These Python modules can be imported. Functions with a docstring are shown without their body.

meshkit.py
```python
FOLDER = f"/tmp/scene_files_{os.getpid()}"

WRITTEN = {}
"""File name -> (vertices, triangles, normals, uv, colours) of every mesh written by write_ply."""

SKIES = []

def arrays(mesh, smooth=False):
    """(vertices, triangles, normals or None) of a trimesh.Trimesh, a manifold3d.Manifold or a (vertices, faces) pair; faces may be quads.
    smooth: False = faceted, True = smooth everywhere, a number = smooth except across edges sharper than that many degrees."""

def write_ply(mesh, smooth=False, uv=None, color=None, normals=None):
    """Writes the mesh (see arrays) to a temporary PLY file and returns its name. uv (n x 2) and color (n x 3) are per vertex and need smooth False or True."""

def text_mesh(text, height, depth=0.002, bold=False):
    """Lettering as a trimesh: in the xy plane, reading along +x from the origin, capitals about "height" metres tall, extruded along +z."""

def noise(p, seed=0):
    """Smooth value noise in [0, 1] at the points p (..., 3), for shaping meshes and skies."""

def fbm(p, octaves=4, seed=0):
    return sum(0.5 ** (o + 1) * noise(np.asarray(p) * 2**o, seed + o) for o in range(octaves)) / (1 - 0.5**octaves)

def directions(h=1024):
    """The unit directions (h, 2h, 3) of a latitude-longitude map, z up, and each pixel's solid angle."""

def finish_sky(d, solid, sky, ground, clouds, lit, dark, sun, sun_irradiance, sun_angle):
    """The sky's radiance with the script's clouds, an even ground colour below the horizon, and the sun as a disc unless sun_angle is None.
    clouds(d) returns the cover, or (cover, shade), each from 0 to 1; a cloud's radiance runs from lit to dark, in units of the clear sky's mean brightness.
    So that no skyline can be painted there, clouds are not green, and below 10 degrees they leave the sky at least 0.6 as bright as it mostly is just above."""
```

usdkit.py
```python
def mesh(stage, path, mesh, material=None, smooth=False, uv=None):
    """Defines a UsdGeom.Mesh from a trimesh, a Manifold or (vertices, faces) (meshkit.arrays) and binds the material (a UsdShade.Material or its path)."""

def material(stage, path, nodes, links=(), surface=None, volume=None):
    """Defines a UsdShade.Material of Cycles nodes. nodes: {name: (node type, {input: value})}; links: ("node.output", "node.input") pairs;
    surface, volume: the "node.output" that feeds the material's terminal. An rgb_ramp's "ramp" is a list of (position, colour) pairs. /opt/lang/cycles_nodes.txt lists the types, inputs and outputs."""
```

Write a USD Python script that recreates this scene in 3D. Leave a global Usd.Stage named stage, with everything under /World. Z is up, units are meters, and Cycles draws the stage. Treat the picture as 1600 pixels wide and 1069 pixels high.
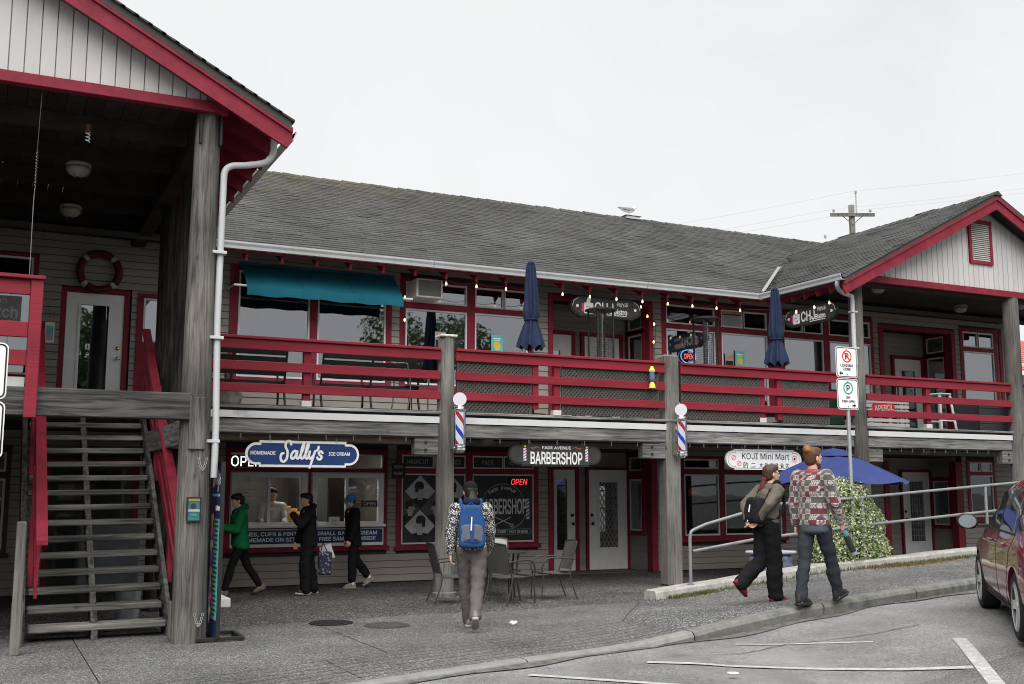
import math, random, numpy as np, trimesh, usdkit, meshkit
from pxr import Usd, UsdGeom, UsdLux, UsdShade, Gf, Sdf
from shapely.geometry import Polygon, LineString, Point, box as sbox
from shapely.ops import unary_union
from manifold3d import Manifold
random.seed(7); RNG = np.random.default_rng(7)
stage = Usd.Stage.CreateInMemory()
UsdGeom.SetStageUpAxis(stage, 'Z'); UsdGeom.SetStageMetersPerUnit(stage, 1.0)
UsdGeom.Xform.Define(stage, '/World'); UsdGeom.Scope.Define(stage, '/World/Looks')

# ------------------------------------------------------------------ camera, sky, sun, exposure
PITCH, YAW = 7.913, 26.069            # degrees up, degrees right of +y
cam = UsdGeom.Camera.Define(stage, '/World/camera')
cam.AddTranslateOp().Set(Gf.Vec3d(0, 0, 1.6))
cam.AddRotateXYZOp().Set(Gf.Vec3f(90 + PITCH, 0, -YAW))
cam.CreateHorizontalApertureAttr(36.0); cam.CreateVerticalApertureAttr(24.05)
cam.CreateFocalLengthAttr(37.8); cam.CreateClippingRangeAttr(Gf.Vec2f(0.05, 5000))
cam.CreateExposureAttr(2.25)

SUN_AZ, SUN_EL = math.radians(212), math.radians(56)      # azimuth of the sun from +y towards +x
M_SKY = usdkit.material(stage, '/World/Looks/sky_overcast', {
    'sky': ('sky_texture', {'sky_type': 'single_scattering', 'sun_disc': False, 'sun_elevation': SUN_EL, 'sun_rotation': SUN_AZ}),
    'tc': ('texture_coordinate', {}),
    'n': ('noise_texture', {'scale': 2.2, 'detail': 5.0, 'roughness': 0.55, 'distortion': 0.4}),
    'r': ('rgb_ramp', {'ramp': [(0.25, (1.66, 1.69, 1.705)), (0.45, (1.86, 1.87, 1.87)), (0.75, (1.97, 1.97, 1.955))]}),
    'sp': ('separate_xyz', {}), 'zr': ('map_range', {'range_type': 'smoothstep', 'from_min': 0.42, 'from_max': 1.0, 'to_min': 1.0, 'to_max': 1.6}), 'zm': ('vector_math', {'math_type': 'scale'}),
    'm': ('mix_color', {'fac': 0.985, 'use_clamp': False}),
    'bg': ('background_shader', {'strength': 0.1})},
    [('tc.generated', 'n.vector'), ('n.fac', 'r.fac'), ('sky.color', 'm.a'), ('tc.generated', 'sp.vector'), ('sp.z', 'zr.value'), ('r.color', 'zm.vector1'), ('zr.result', 'zm.scale'), ('zm.vector', 'm.b'), ('m.result', 'bg.color')], surface='bg.background')
dome = UsdLux.DomeLight.Define(stage, '/World/sky')
dome.CreateIntensityAttr(1.0)
UsdShade.MaterialBindingAPI.Apply(dome.GetPrim()).Bind(M_SKY)
dome.GetPrim().SetCustomDataByKey('kind', 'structure')
sun = UsdLux.DistantLight.Define(stage, '/World/sun')
sun.CreateIntensityAttr(0.34); sun.CreateAngleAttr(75.0); sun.CreateNormalizeAttr(True)
sun.CreateColorAttr(Gf.Vec3f(1.0, 0.985, 0.96))
sun.AddRotateXYZOp().Set(Gf.Vec3f(90 - math.degrees(SUN_EL), 0, 180 - math.degrees(SUN_AZ)))

# ------------------------------------------------------------------ prim helpers
COUNT = {}
def numbered(parent, name):
    k = (str(parent), name); n = COUNT.get(k, 0); COUNT[k] = n + 1
    return name if n == 0 else f'{name}_{n:03d}'
def data(p, **kw):
    for k, v in kw.items():
        if v: p.SetCustomDataByKey(k, v)
IS_RND = np.random.default_rng(99)
def rnd_of(g, blk=0):
    """a random number per piece (blk vertices each) or per mesh, for tone variation"""
    n = len(g.GetPointsAttr().Get()); k = max(blk, 0) or n
    r = np.repeat(IS_RND.random((n+k-1)//k), k)[:n].astype(np.float32)
    UsdGeom.PrimvarsAPI(g).CreatePrimvar('rnd', Sdf.ValueTypeNames.FloatArray, 'vertex').Set(r)
class T:
    """A thing: an Xform at its base, whose children are its parts."""
    def __init__(s, name, label=None, cat=None, o=(0, 0, 0), rz=0.0, group=None, kind=None):
        s.path = '/World/' + numbered('/World', name); s.o = np.array(o, float); s.rz = rz
        x = UsdGeom.Xform.Define(stage, s.path); x.AddTranslateOp().Set(Gf.Vec3d(*map(float, o)))
        if rz: x.AddRotateZOp().Set(float(rz))
        s.prim = x.GetPrim(); data(s.prim, label=label, category=cat, group=group, kind=kind)
    def add(s, name, m, mat, smooth=False, label=None, under=None, kind=None, local=False, blk=0):
        v, f = m
        v = np.asarray(v, float)
        if not blk: smooth = smooth
        if not local: v = v - s.o
        par = under or s.path
        path = par + '/' + numbered(par, name)
        g = usdkit.mesh(stage, path, (v, np.asarray(f, int)), mat, smooth=smooth); rnd_of(g, blk)
        data(g.GetPrim(), label=label, kind=kind)
        return path
    def hold(s, name, under=None):
        par = under or s.path
        path = par + '/' + numbered(par, name); UsdGeom.Xform.Define(stage, path); return path
def single(name, m, mat, label=None, cat=None, group=None, kind=None, smooth=False):
    path = '/World/' + numbered('/World', name)
    g = usdkit.mesh(stage, path, m, mat, smooth=smooth); data(g.GetPrim(), label=label, category=cat, group=group, kind=kind)
    return g.GetPrim()
def copy_of(src, label, o, rz=0, group=None):
    name = src.path.rsplit('/', 1)[1]
    path = '/World/' + numbered('/World', name)
    x = UsdGeom.Xform.Define(stage, path)
    x.GetPrim().GetReferences().AddInternalReference(src.prim.GetPath())
    x.ClearXformOpOrder()
    x.AddTranslateOp(opSuffix='place').Set(Gf.Vec3d(*map(float, o))); x.AddRotateZOp(opSuffix='turn').Set(float(rz))
    x.GetPrim().SetInstanceable(True)
    data(x.GetPrim(), label=label, group=group)
    cd = src.prim.GetCustomData()
    data(x.GetPrim(), category=cd.get('category'))
    return x.GetPrim()

# ------------------------------------------------------------------ mesh helpers: every mesh is (vertices, triangles)
def cat(ms):
    vs, fs, n = [], [], 0
    for v, f in ms:
        vs.append(np.asarray(v, float)); fs.append(np.asarray(f, int) + n); n += len(v)
    return np.vstack(vs), np.vstack(fs)
BF = np.array([[0,2,1],[1,2,3],[4,5,6],[5,7,6],[0,1,4],[1,5,4],[2,6,3],[3,6,7],[0,4,2],[2,4,6],[1,3,5],[3,7,5]])
def bx(x0, x1, y0, y1, z0, z1):
    return np.array([[x, y, z] for z in (z0, z1) for y in (y0, y1) for x in (x0, x1)], float), BF
def hexa(p8):
    return np.array(p8, float), BF
def mf(m):
    g = m.to_mesh(); return np.array(g.vert_properties[:, :3], float), np.array(g.tri_verts, int)
def tm(m): return np.array(m.vertices, float), np.array(m.faces, int)
def cbx(x0, x1, y0, y1, z0, z1, c=0.008):
    """box with chamfered edges"""
    pts = []
    for x, sx in ((x0, 1), (x1, -1)):
        for y, sy in ((y0, 1), (y1, -1)):
            for z, sz in ((z0, 1), (z1, -1)):
                pts += [(x + sx*c, y + sy*c, z), (x + sx*c, y, z + sz*c), (x, y + sy*c, z + sz*c)]
    return mf(Manifold.hull_points(pts))
def move(m, d): return np.asarray(m[0]) + np.array(d, float), m[1]
def rot(m, ax, deg, c=(0, 0, 0)):
    R = trimesh.transformations.rotation_matrix(math.radians(deg), ax)[:3, :3]
    return (np.asarray(m[0]) - c) @ R.T + c, m[1]
def xf(m, M): return np.asarray(m[0]) @ np.asarray(M)[:3, :3].T + np.asarray(M)[:3, 3], m[1]
def tube(pts, r, n=8, closed=False, caps=True):
    p = np.asarray(pts, float); k = len(p); r = np.broadcast_to(r, (k,))
    t = (np.roll(p, -1, 0) - np.roll(p, 1, 0)) if closed else np.gradient(p, axis=0)
    t /= np.linalg.norm(t, axis=1, keepdims=True) + 1e-12
    up = np.array([0, 0, 1.0]) if abs(t[0, 2]) < 0.9 else np.array([1.0, 0, 0])
    V = []
    for i in range(k):
        a = np.cross(t[i], up); a /= np.linalg.norm(a) + 1e-12
        b = np.cross(t[i], a); up = -b if not closed else up
        an = np.arange(n) * 2 * np.pi / n
        V.append(p[i] + r[i] * (np.cos(an)[:, None] * a + np.sin(an)[:, None] * b))
    V = np.vstack(V); F = []
    for i in range(k if closed else k - 1):
        j = (i + 1) % k
        for q in range(n):
            q2 = (q + 1) % n
            F += [[i*n+q, j*n+q, j*n+q2], [i*n+q, j*n+q2, i*n+q2]]
    if caps and not closed:
        c0, c1 = len(V), len(V) + 1
        V = np.vstack([V, p[0], p[-1]])
        for q in range(n):
            q2 = (q + 1) % n
            F += [[c0, q, q2], [c1, (k-1)*n+q2, (k-1)*n+q]]
    return V, np.array(F)
def cyl(a, b, r, n=12, r2=None): return tube([a, b], [r, r if r2 is None else r2], n)
def lathe(prof, c=(0, 0, 0), n=20, caps=True):
    """prof: (radius, z) pairs from bottom to top"""
    V, F = [], []; k = len(prof)
    for rr, z in prof:
        for q in range(n):
            a = 2*np.pi*q/n; V.append((c[0]+rr*math.cos(a), c[1]+rr*math.sin(a), c[2]+z))
    for i in range(k-1):
        for q in range(n):
            q2 = (q+1) % n
            F += [[i*n+q, i*n+q2, (i+1)*n+q2], [i*n+q, (i+1)*n+q2, (i+1)*n+q]]
    if caps:
        V += [(c[0], c[1], c[2]+prof[0][1]), (c[0], c[1], c[2]+prof[-1][1])]
        for q in range(n):
            q2 = (q+1) % n
            F += [[k*n, q2, q], [k*n+1, (k-1)*n+q, (k-1)*n+q2]]
    return np.array(V), np.array(F)
def sphere(c, r, sub=2, s=(1, 1, 1)):
    m = trimesh.creation.icosphere(subdivisions=sub, radius=1.0); return np.array(m.vertices)*np.array(s)*r + c, np.array(m.faces)
def ex(poly, y0, y1):
    """a shapely polygon in (x, z) made solid between y0 (front) and y1"""
    out = []
    for g in getattr(poly, 'geoms', [poly]):
        if g.is_empty or g.area < 1e-7 or g.geom_type != 'Polygon': continue
        m = trimesh.creation.extrude_polygon(g, y1 - y0, engine='earcut')
        v = np.array(m.vertices)[:, [0, 2, 1]]; v[:, 1] += y0
        out.append((v, np.array(m.faces)[:, ::-1]))
    return cat(out)
def pts(*p): return Polygon(p)
def curve(p, n=8):
    """Catmull-Rom through the points"""
    p = [np.array(q, float) for q in p]; p = [2*p[0]-p[1]] + p + [2*p[-1]-p[-2]]; out = []
    for i in range(1, len(p)-2):
        for t in np.linspace(0, 1, n, endpoint=False):
            a, b, c, d = p[i-1:i+3]
            out.append(0.5*((2*b)+(c-a)*t+(2*a-5*b+4*c-d)*t*t+(3*b-a-3*c+d)*t**3))
    return np.array(out + [p[-2]])
def strokes(lines, w, n=8, smooth=True):
    return unary_union([LineString(curve(l, n) if smooth and len(l) > 2 else l).buffer(w/2) for l in lines])
TXT = {}
def text2d(s, h, w=None, bold=False):
    """lettering mesh in x-z, centred on the origin, facing -y, front at y = 0"""
    k = (s, bold)
    if k not in TXT:
        m = meshkit.text_mesh(s, 1.0, 0.1, bold); TXT[k] = (np.array(m.vertices), np.array(m.faces))
    v, f = TXT[k]; lo, hi = v.min(0), v.max(0)
    sx = h if w is None else w / (hi[0]-lo[0])
    v = (v - [(lo[0]+hi[0])/2, 0.5, 0]) * [sx, h, 0.03]
    return np.stack([v[:, 0], -v[:, 2], v[:, 1]], 1), f
def text_at(s, x, y, z, h, w=None, bold=False, rx=0, rzdeg=0):
    m = text2d(s, h, w, bold)
    if rzdeg: m = rot(m, (0, 0, 1), rzdeg)
    return move(m, (x, y, z))
def grid(xs, ys, zf):
    X, Y = np.meshgrid(xs, ys, indexing='ij'); Z = zf(X, Y)
    return sheet(X, Y, Z)
def sheet(X, Y, Z):
    V = np.stack([X, Y, Z], -1).reshape(-1, 3); a, b = X.shape
    i, j = np.meshgrid(np.arange(a-1), np.arange(b-1), indexing='ij'); q = (i*b+j).ravel()
    return V, np.vstack([np.stack([q, q+b, q+b+1], 1), np.stack([q, q+b+1, q+1], 1)])

# ------------------------------------------------------------------ materials
MATS = {}
def mk(name, nodes, links, surface='p.BSDF'):
    if name not in MATS: MATS[name] = usdkit.material(stage, '/World/Looks/' + name, nodes, links, surface=surface)
    return MATS[name]
def paint(name, c, rough=0.5, var=0.12, scale=6.0, bump=0.0, bscale=40.0, metal=0.0, spec=0.2, island=0.0, dirt=None, sv=(1, 1, 1), coat=0.0, emit=0.0, sheen=0.0, obj=False):
    """a plain colour with slight uneven tone, worn patches and optional grain"""
    c = np.array(c, float)
    lo, hi = np.clip(c*(1-var), 0, 1), np.clip(c*(1+var), 0, 1)
    src = ('tc.object' if obj else 'g.position')
    nodes = {'g': ('geometry', {}), 'tc': ('texture_coordinate', {}), 'map': ('mapping', {'scale': sv}), 'n': ('noise_texture', {'scale': scale, 'detail': 4.0, 'roughness': 0.6}),
             'r': ('rgb_ramp', {'ramp': [(0.3, lo), (0.7, hi)]}), 'p': ('principled_bsdf', {'roughness': rough, 'metallic': metal, 'specular_ior_level': spec, 'coat_weight': coat, 'sheen_weight': sheen})}
    links = [(src, 'map.vector'), ('map.vector', 'n.vector'), ('n.fac', 'r.fac')]
    last = 'r.color'
    if island:
        nodes['isl'] = ('attribute', {'attribute': 'rnd'}); nodes['ir'] = ('map_range', {'from_min': 0.0, 'from_max': 1.0, 'to_min': 1-island, 'to_max': 1+island})
        nodes['im'] = ('vector_math', {'math_type': 'scale'})
        links += [('isl.fac', 'ir.value'), (last, 'im.vector1'), ('ir.result', 'im.scale')]; last = 'im.vector'
    if dirt is not None:
        nodes['dn'] = ('noise_texture', {'scale': dirt[1], 'detail': 6.0, 'roughness': 0.7}); nodes['dr'] = ('map_range', {'from_min': dirt[2], 'from_max': dirt[2]+0.2, 'to_min': 0.0, 'to_max': dirt[3], 'clamp': True})
        nodes['dm'] = ('mix_color', {'b': dirt[0]})
        links += [('map.vector', 'dn.vector'), ('dn.fac', 'dr.value'), ('dr.result', 'dm.fac'), (last, 'dm.a')]; last = 'dm.result'
    links.append((last, 'p.base_color'))
    if emit:
        nodes['p'][1]['emission_strength'] = emit; links.append((last, 'p.emission_color'))
    if bump:
        nodes['bn'] = ('noise_texture', {'scale': bscale, 'detail': 5.0, 'roughness': 0.6}); nodes['b'] = ('bump', {'strength': bump, 'distance': 0.01})
        links += [('map.vector', 'bn.vector'), ('bn.fac', 'b.height'), ('b.normal', 'p.normal')]
    return mk(name, nodes, links)
def wood(name, axis, dark, light, rough=0.85, fine=32.0, stain=0.45):
    """weathered grain running along an axis"""
    s = [1.0, 1.0, 1.0]; s[axis] = 0.05
    nodes = {'g': ('geometry', {}), 'map': ('mapping', {'scale': s}), 'n': ('noise_texture', {'scale': fine, 'detail': 6.0, 'roughness': 0.65, 'distortion': 0.8}),
             'r': ('rgb_ramp', {'ramp': [(0.30, np.array(dark)*0.5), (0.42, np.array(dark)*1.15), (0.6, light), (0.8, np.array(light)*1.15)]}),
             'n2': ('noise_texture', {'scale': 1.3, 'detail': 4.0}), 'r2': ('map_range', {'from_min': 0.35, 'from_max': 0.65, 'to_min': 1-stain, 'to_max': 1.15}),
             'm': ('vector_math', {'math_type': 'scale'}), 'isl': ('attribute', {'attribute': 'rnd'}), 'ir': ('map_range', {'to_min': 0.78, 'to_max': 1.2}), 'm2': ('vector_math', {'math_type': 'scale'}),
             'v': ('voronoi_texture', {'scale': 3.1}), 'vr': ('map_range', {'from_min': 0.02, 'from_max': 0.09, 'to_min': 0.35, 'to_max': 1.0, 'clamp': True}), 'm3': ('vector_math', {'math_type': 'scale'}),
             'b': ('bump', {'strength': 0.55, 'distance': 0.012}), 'p': ('principled_bsdf', {'roughness': rough, 'specular_ior_level': 0.1})}
    s2 = [1.0, 1.0, 1.0]; s2[axis] = 0.55; nodes['map2'] = ('mapping', {'scale': s2})
    links = [('g.position', 'map.vector'), ('map.vector', 'n.vector'), ('n.fac', 'r.fac'), ('g.position', 'map2.vector'), ('map2.vector', 'n2.vector'), ('n2.fac', 'r2.value'), ('r.color', 'm.vector1'), ('r2.result', 'm.scale'),
             ('isl.fac', 'ir.value'), ('m.vector', 'm2.vector1'), ('ir.result', 'm2.scale'), ('map2.vector', 'v.vector'), ('v.distance', 'vr.value'), ('m2.vector', 'm3.vector1'), ('vr.result', 'm3.scale'),
             ('m3.vector', 'p.base_color'), ('n.fac', 'b.height'), ('b.normal', 'p.normal')]
    return mk(name, nodes, links)
def glow(name, c, strength):
    return mk(name, {'e': ('emission', {'color': c, 'strength': strength})}, [], surface='e.emission')
def chrome(name, c=(0.7, 0.7, 0.7), rough=0.2): return paint(name, c, rough=rough, metal=1.0, var=0.05)

RED = paint('red_paint', (0.158, 0.0122, 0.0245), rough=0.6, var=0.25, scale=5.0, bump=0.2, bscale=60, dirt=((0.105, 0.018, 0.024), 3.3, 0.56, 0.6))
REDX = paint('red_paint_rail', (0.165, 0.0120, 0.0215), rough=0.55, var=0.22, scale=5.0, bump=0.25, bscale=40, sv=(0.12, 1, 1), dirt=((0.11, 0.018, 0.022), 4.0, 0.57, 0.6))
SIDING = paint('taupe_siding', (0.225, 0.205, 0.182), rough=0.75, var=0.08, scale=4.0, bump=0.2, bscale=50, sv=(0.15, 1, 1), island=0.07, dirt=((0.13, 0.12, 0.106), 2.0, 0.6, 0.5))
PALE = paint('pale_gable_paint', (0.40, 0.39, 0.378), rough=0.7, var=0.05, scale=3.0, bump=0.15, bscale=40, sv=(1, 1, 0.2), island=0.05, dirt=((0.32, 0.31, 0.295), 2.5, 0.6, 0.5))
GROOVE = paint('groove_grey', (0.22, 0.215, 0.205), rough=0.8)
WHITE = paint('white_trim', (0.52, 0.52, 0.515), rough=0.45, var=0.04)
GUTTER = paint('gutter_white', (0.40, 0.41, 0.415), rough=0.4, var=0.07, scale=2.5, dirt=((0.30, 0.29, 0.26), 3.0, 0.58, 0.55))
FASCIA = paint('fascia_white', (0.43, 0.435, 0.43), rough=0.5, var=0.06, dirt=((0.22, 0.18, 0.14), 4.0, 0.60, 0.8), sv=(0.5, 1, 1))
WOODX = wood('weathered_wood_x', 0, (0.10, 0.097, 0.092), (0.24, 0.232, 0.220))
WOODY = wood('weathered_wood_y', 1, (0.08, 0.077, 0.072), (0.19, 0.183, 0.17))
WOODZ = wood('weathered_wood_z', 2, (0.10, 0.095, 0.086), (0.165, 0.157, 0.143), fine=34.0)
STAIRW = wood('stair_wood', 0, (0.062, 0.06, 0.056), (0.175, 0.168, 0.155), fine=22)
STAIRY = wood('stair_wood_side', 1, (0.045, 0.044, 0.041), (0.125, 0.12, 0.11), fine=22)
OLDPOST = wood('old_post_wood', 2, (0.062, 0.059, 0.054), (0.135, 0.128, 0.117), fine=30.0, stain=0.6)
DARKW = wood('dark_log_wood', 2, (0.012, 0.011, 0.010), (0.042, 0.038, 0.033))
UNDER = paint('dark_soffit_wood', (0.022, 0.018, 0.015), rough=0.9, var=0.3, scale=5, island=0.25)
BLACKM = paint('black_metal', (0.018, 0.018, 0.02), rough=0.45, var=0.1)
GREYM = paint('galvanised_steel', (0.36, 0.37, 0.38), rough=0.42, metal=0.7, var=0.12, scale=9)
CHROME = chrome('chrome')
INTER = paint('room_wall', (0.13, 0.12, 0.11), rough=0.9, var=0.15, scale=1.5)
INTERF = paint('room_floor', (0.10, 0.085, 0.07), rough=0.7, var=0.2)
def glassmat(name, tint, ior):
    return mk(name, {'t': ('transparent_bsdf', {'color': tint}), 'gl': ('glossy_bsdf', {'color': (0.93, 0.96, 1.0), 'roughness': 0.015, 'normal': (0, 0, 0)}), 'f': ('fresnel', {'IOR': ior}), 'mx': ('mix_closure', {}),
        'g': ('geometry', {}), 'n': ('noise_texture', {'scale': 0.9, 'detail': 2.0}), 'b': ('bump', {'strength': 0.04, 'distance': 0.05})},
        [('f.fac', 'mx.fac'), ('t.BSDF', 'mx.closure1'), ('gl.BSDF', 'mx.closure2'), ('g.position', 'n.vector'), ('n.fac', 'b.height'), ('b.normal', 'gl.normal')], surface='mx.closure')
GLASS = glassmat('window_glass', (0.78, 0.82, 0.84), 2.9)
GLASSL = glassmat('shop_glass', (0.86, 0.88, 0.88), 1.65)
SHINGLE = mk('asphalt_shingle', {'g': ('geometry', {}), 'isl': ('attribute', {'attribute': 'rnd'}), 'i': ('rgb_ramp', {'ramp': [(0.0, (0.036, 0.036, 0.035)), (0.15, (0.0475, 0.047, 0.0455)), (0.8, (0.053, 0.0525, 0.0505)), (1.0, (0.064, 0.063, 0.060))]}),
    'n': ('noise_texture', {'scale': 90.0, 'detail': 3.0}), 'nr': ('map_range', {'to_min': 0.6, 'to_max': 1.4}), 'm': ('vector_math', {'math_type': 'scale'}),
    'ns': ('noise_texture', {'scale': 0.55, 'detail': 4.0}), 'nsr': ('map_range', {'from_min': 0.3, 'from_max': 0.7, 'to_min': 0.75, 'to_max': 1.2}), 'ms': ('vector_math', {'math_type': 'scale'}),
    'sep': ('separate_xyz', {}), 'hz': ('map_range', {'from_min': 7.35, 'from_max': 8.5, 'to_min': 0.0, 'to_max': 1.0, 'clamp': True}), 'hx': ('map_range', {'from_min': 11.5, 'from_max': 4.0, 'to_min': 0.0, 'to_max': 1.0, 'clamp': True}),
    'mn': ('noise_texture', {'scale': 1.5, 'detail': 5.0, 'roughness': 0.65}), 'mr': ('map_range', {'from_min': 0.40, 'from_max': 0.72, 'to_max': 0.8, 'clamp': True}), 'm1': ('math', {'math_type': 'multiply'}), 'm2': ('math', {'math_type': 'multiply'}),
    'lich': ('mix_color', {'b': (0.105, 0.09, 0.032)}), 'b': ('bump', {'strength': 0.4, 'distance': 0.004}), 'p': ('principled_bsdf', {'roughness': 0.92, 'specular_ior_level': 0.2})},
    [('isl.fac', 'i.fac'), ('g.position', 'n.vector'), ('n.fac', 'nr.value'), ('i.color', 'm.vector1'), ('nr.result', 'm.scale'), ('g.position', 'ns.vector'), ('ns.fac', 'nsr.value'), ('m.vector', 'ms.vector1'), ('nsr.result', 'ms.scale'),
     ('g.position', 'sep.vector'), ('sep.z', 'hz.value'), ('sep.x', 'hx.value'), ('g.position', 'mn.vector'), ('mn.fac', 'mr.value'), ('hz.result', 'm1.value1'), ('hx.result', 'm1.value2'), ('m1.value', 'm2.value1'), ('mr.result', 'm2.value2'),
     ('m2.value', 'lich.fac'), ('ms.vector', 'lich.a'), ('lich.result', 'p.base_color'), ('n.fac', 'b.height'), ('b.normal', 'p.normal')])
def aggregate(name, stops, scale, base_rough=0.85, bump=0.6, big=0.35, patch=None):
    nodes = {'g': ('geometry', {}), 'v': ('voronoi_texture', {'scale': scale}), 'w': ('white_noise_texture', {'dimensions': '3D'}), 'r': ('rgb_ramp', {'ramp': stops}),
        'n': ('noise_texture', {'scale': 0.8, 'detail': 6.0, 'roughness': 0.62}), 'nr': ('map_range', {'from_min': 0.3, 'from_max': 0.7, 'to_min': 1-big, 'to_max': 1+big*0.6}), 'm': ('vector_math', {'math_type': 'scale'}),
        'd': ('map_range', {'from_min': 0.25, 'from_max': 0.6, 'to_min': 1.0, 'to_max': 0.45, 'clamp': True}), 'm2': ('vector_math', {'math_type': 'scale'}),
        'b': ('bump', {'strength': bump, 'distance': 0.004, 'invert': True}), 'p': ('principled_bsdf', {'roughness': base_rough, 'specular_ior_level': 0.12})}
    links = [('g.position', 'v.vector'), ('v.color', 'w.vector'), ('w.value', 'r.fac'), ('g.position', 'n.vector'), ('n.fac', 'nr.value'), ('r.color', 'm.vector1'), ('nr.result', 'm.scale'), ('v.distance', 'd.value'), ('m.vector', 'm2.vector1'), ('d.result', 'm2.scale'),
             ('m2.vector', 'p.base_color'), ('v.distance', 'b.height'), ('b.normal', 'p.normal')]
    return mk(name, nodes, links)
PLAZA = aggregate('exposed_aggregate', [(0.0, (0.03, 0.03, 0.032)), (0.45, (0.072, 0.071, 0.069)), (0.8, (0.125, 0.122, 0.115)), (0.93, (0.33, 0.31, 0.27)), (1.0, (0.45, 0.43, 0.39))], 62.0)
PAVE = aggregate('pavement_concrete', [(0.0, (0.085, 0.085, 0.083)), (0.5, (0.145, 0.144, 0.140)), (0.85, (0.20, 0.198, 0.19)), (1.0, (0.36, 0.352, 0.33))], 68.0, bump=0.3, big=0.35)
WALKAGG = aggregate('sidewalk_aggregate', [(0.0, (0.06, 0.061, 0.065)), (0.5, (0.125, 0.125, 0.128)), (0.85, (0.20, 0.199, 0.195)), (1.0, (0.46, 0.44, 0.41))], 58.0, bump=0.6)
ASPHALT = aggregate('worn_asphalt', [(0.0, (0.16, 0.16, 0.158)), (0.5, (0.235, 0.233, 0.229)), (0.9, (0.295, 0.292, 0.286)), (1.0, (0.40, 0.395, 0.38))], 90.0, bump=0.25, big=0.4)
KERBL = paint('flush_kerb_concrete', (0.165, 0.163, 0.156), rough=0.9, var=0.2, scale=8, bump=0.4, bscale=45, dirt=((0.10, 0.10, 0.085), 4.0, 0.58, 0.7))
RAILM = paint('rail_steel', (0.20, 0.205, 0.21), rough=0.5, metal=0.4, var=0.15, scale=8)
KERB_SHADED = paint('kerb_concrete_shaded', (0.125, 0.125, 0.115), rough=0.9, var=0.25, scale=7, bump=0.5, bscale=45, dirt=((0.05, 0.055, 0.038), 3.0, 0.48, 0.8))  # raised kerb: mossy patches, base darkened to stand in for its shaded face
LOWWALL = paint('low_wall_concrete', (0.27, 0.262, 0.245), rough=0.9, var=0.2, scale=9, bump=0.6, bscale=30, dirt=((0.12, 0.13, 0.07), 4.0, 0.56, 0.75))
LINE = mk('worn_road_paint', {'g': ('geometry', {}), 'n': ('noise_texture', {'scale': 14.0, 'detail': 6.0, 'roughness': 0.75}), 'r': ('rgb_ramp', {'ramp': [(0.47, (0.235, 0.233, 0.228)), (0.62, (0.355, 0.355, 0.35)), (0.85, (0.45, 0.45, 0.445))]}), 'p': ('principled_bsdf', {'roughness': 0.8})},
    [('g.position', 'n.vector'), ('n.fac', 'r.fac'), ('r.color', 'p.base_color')])
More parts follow.
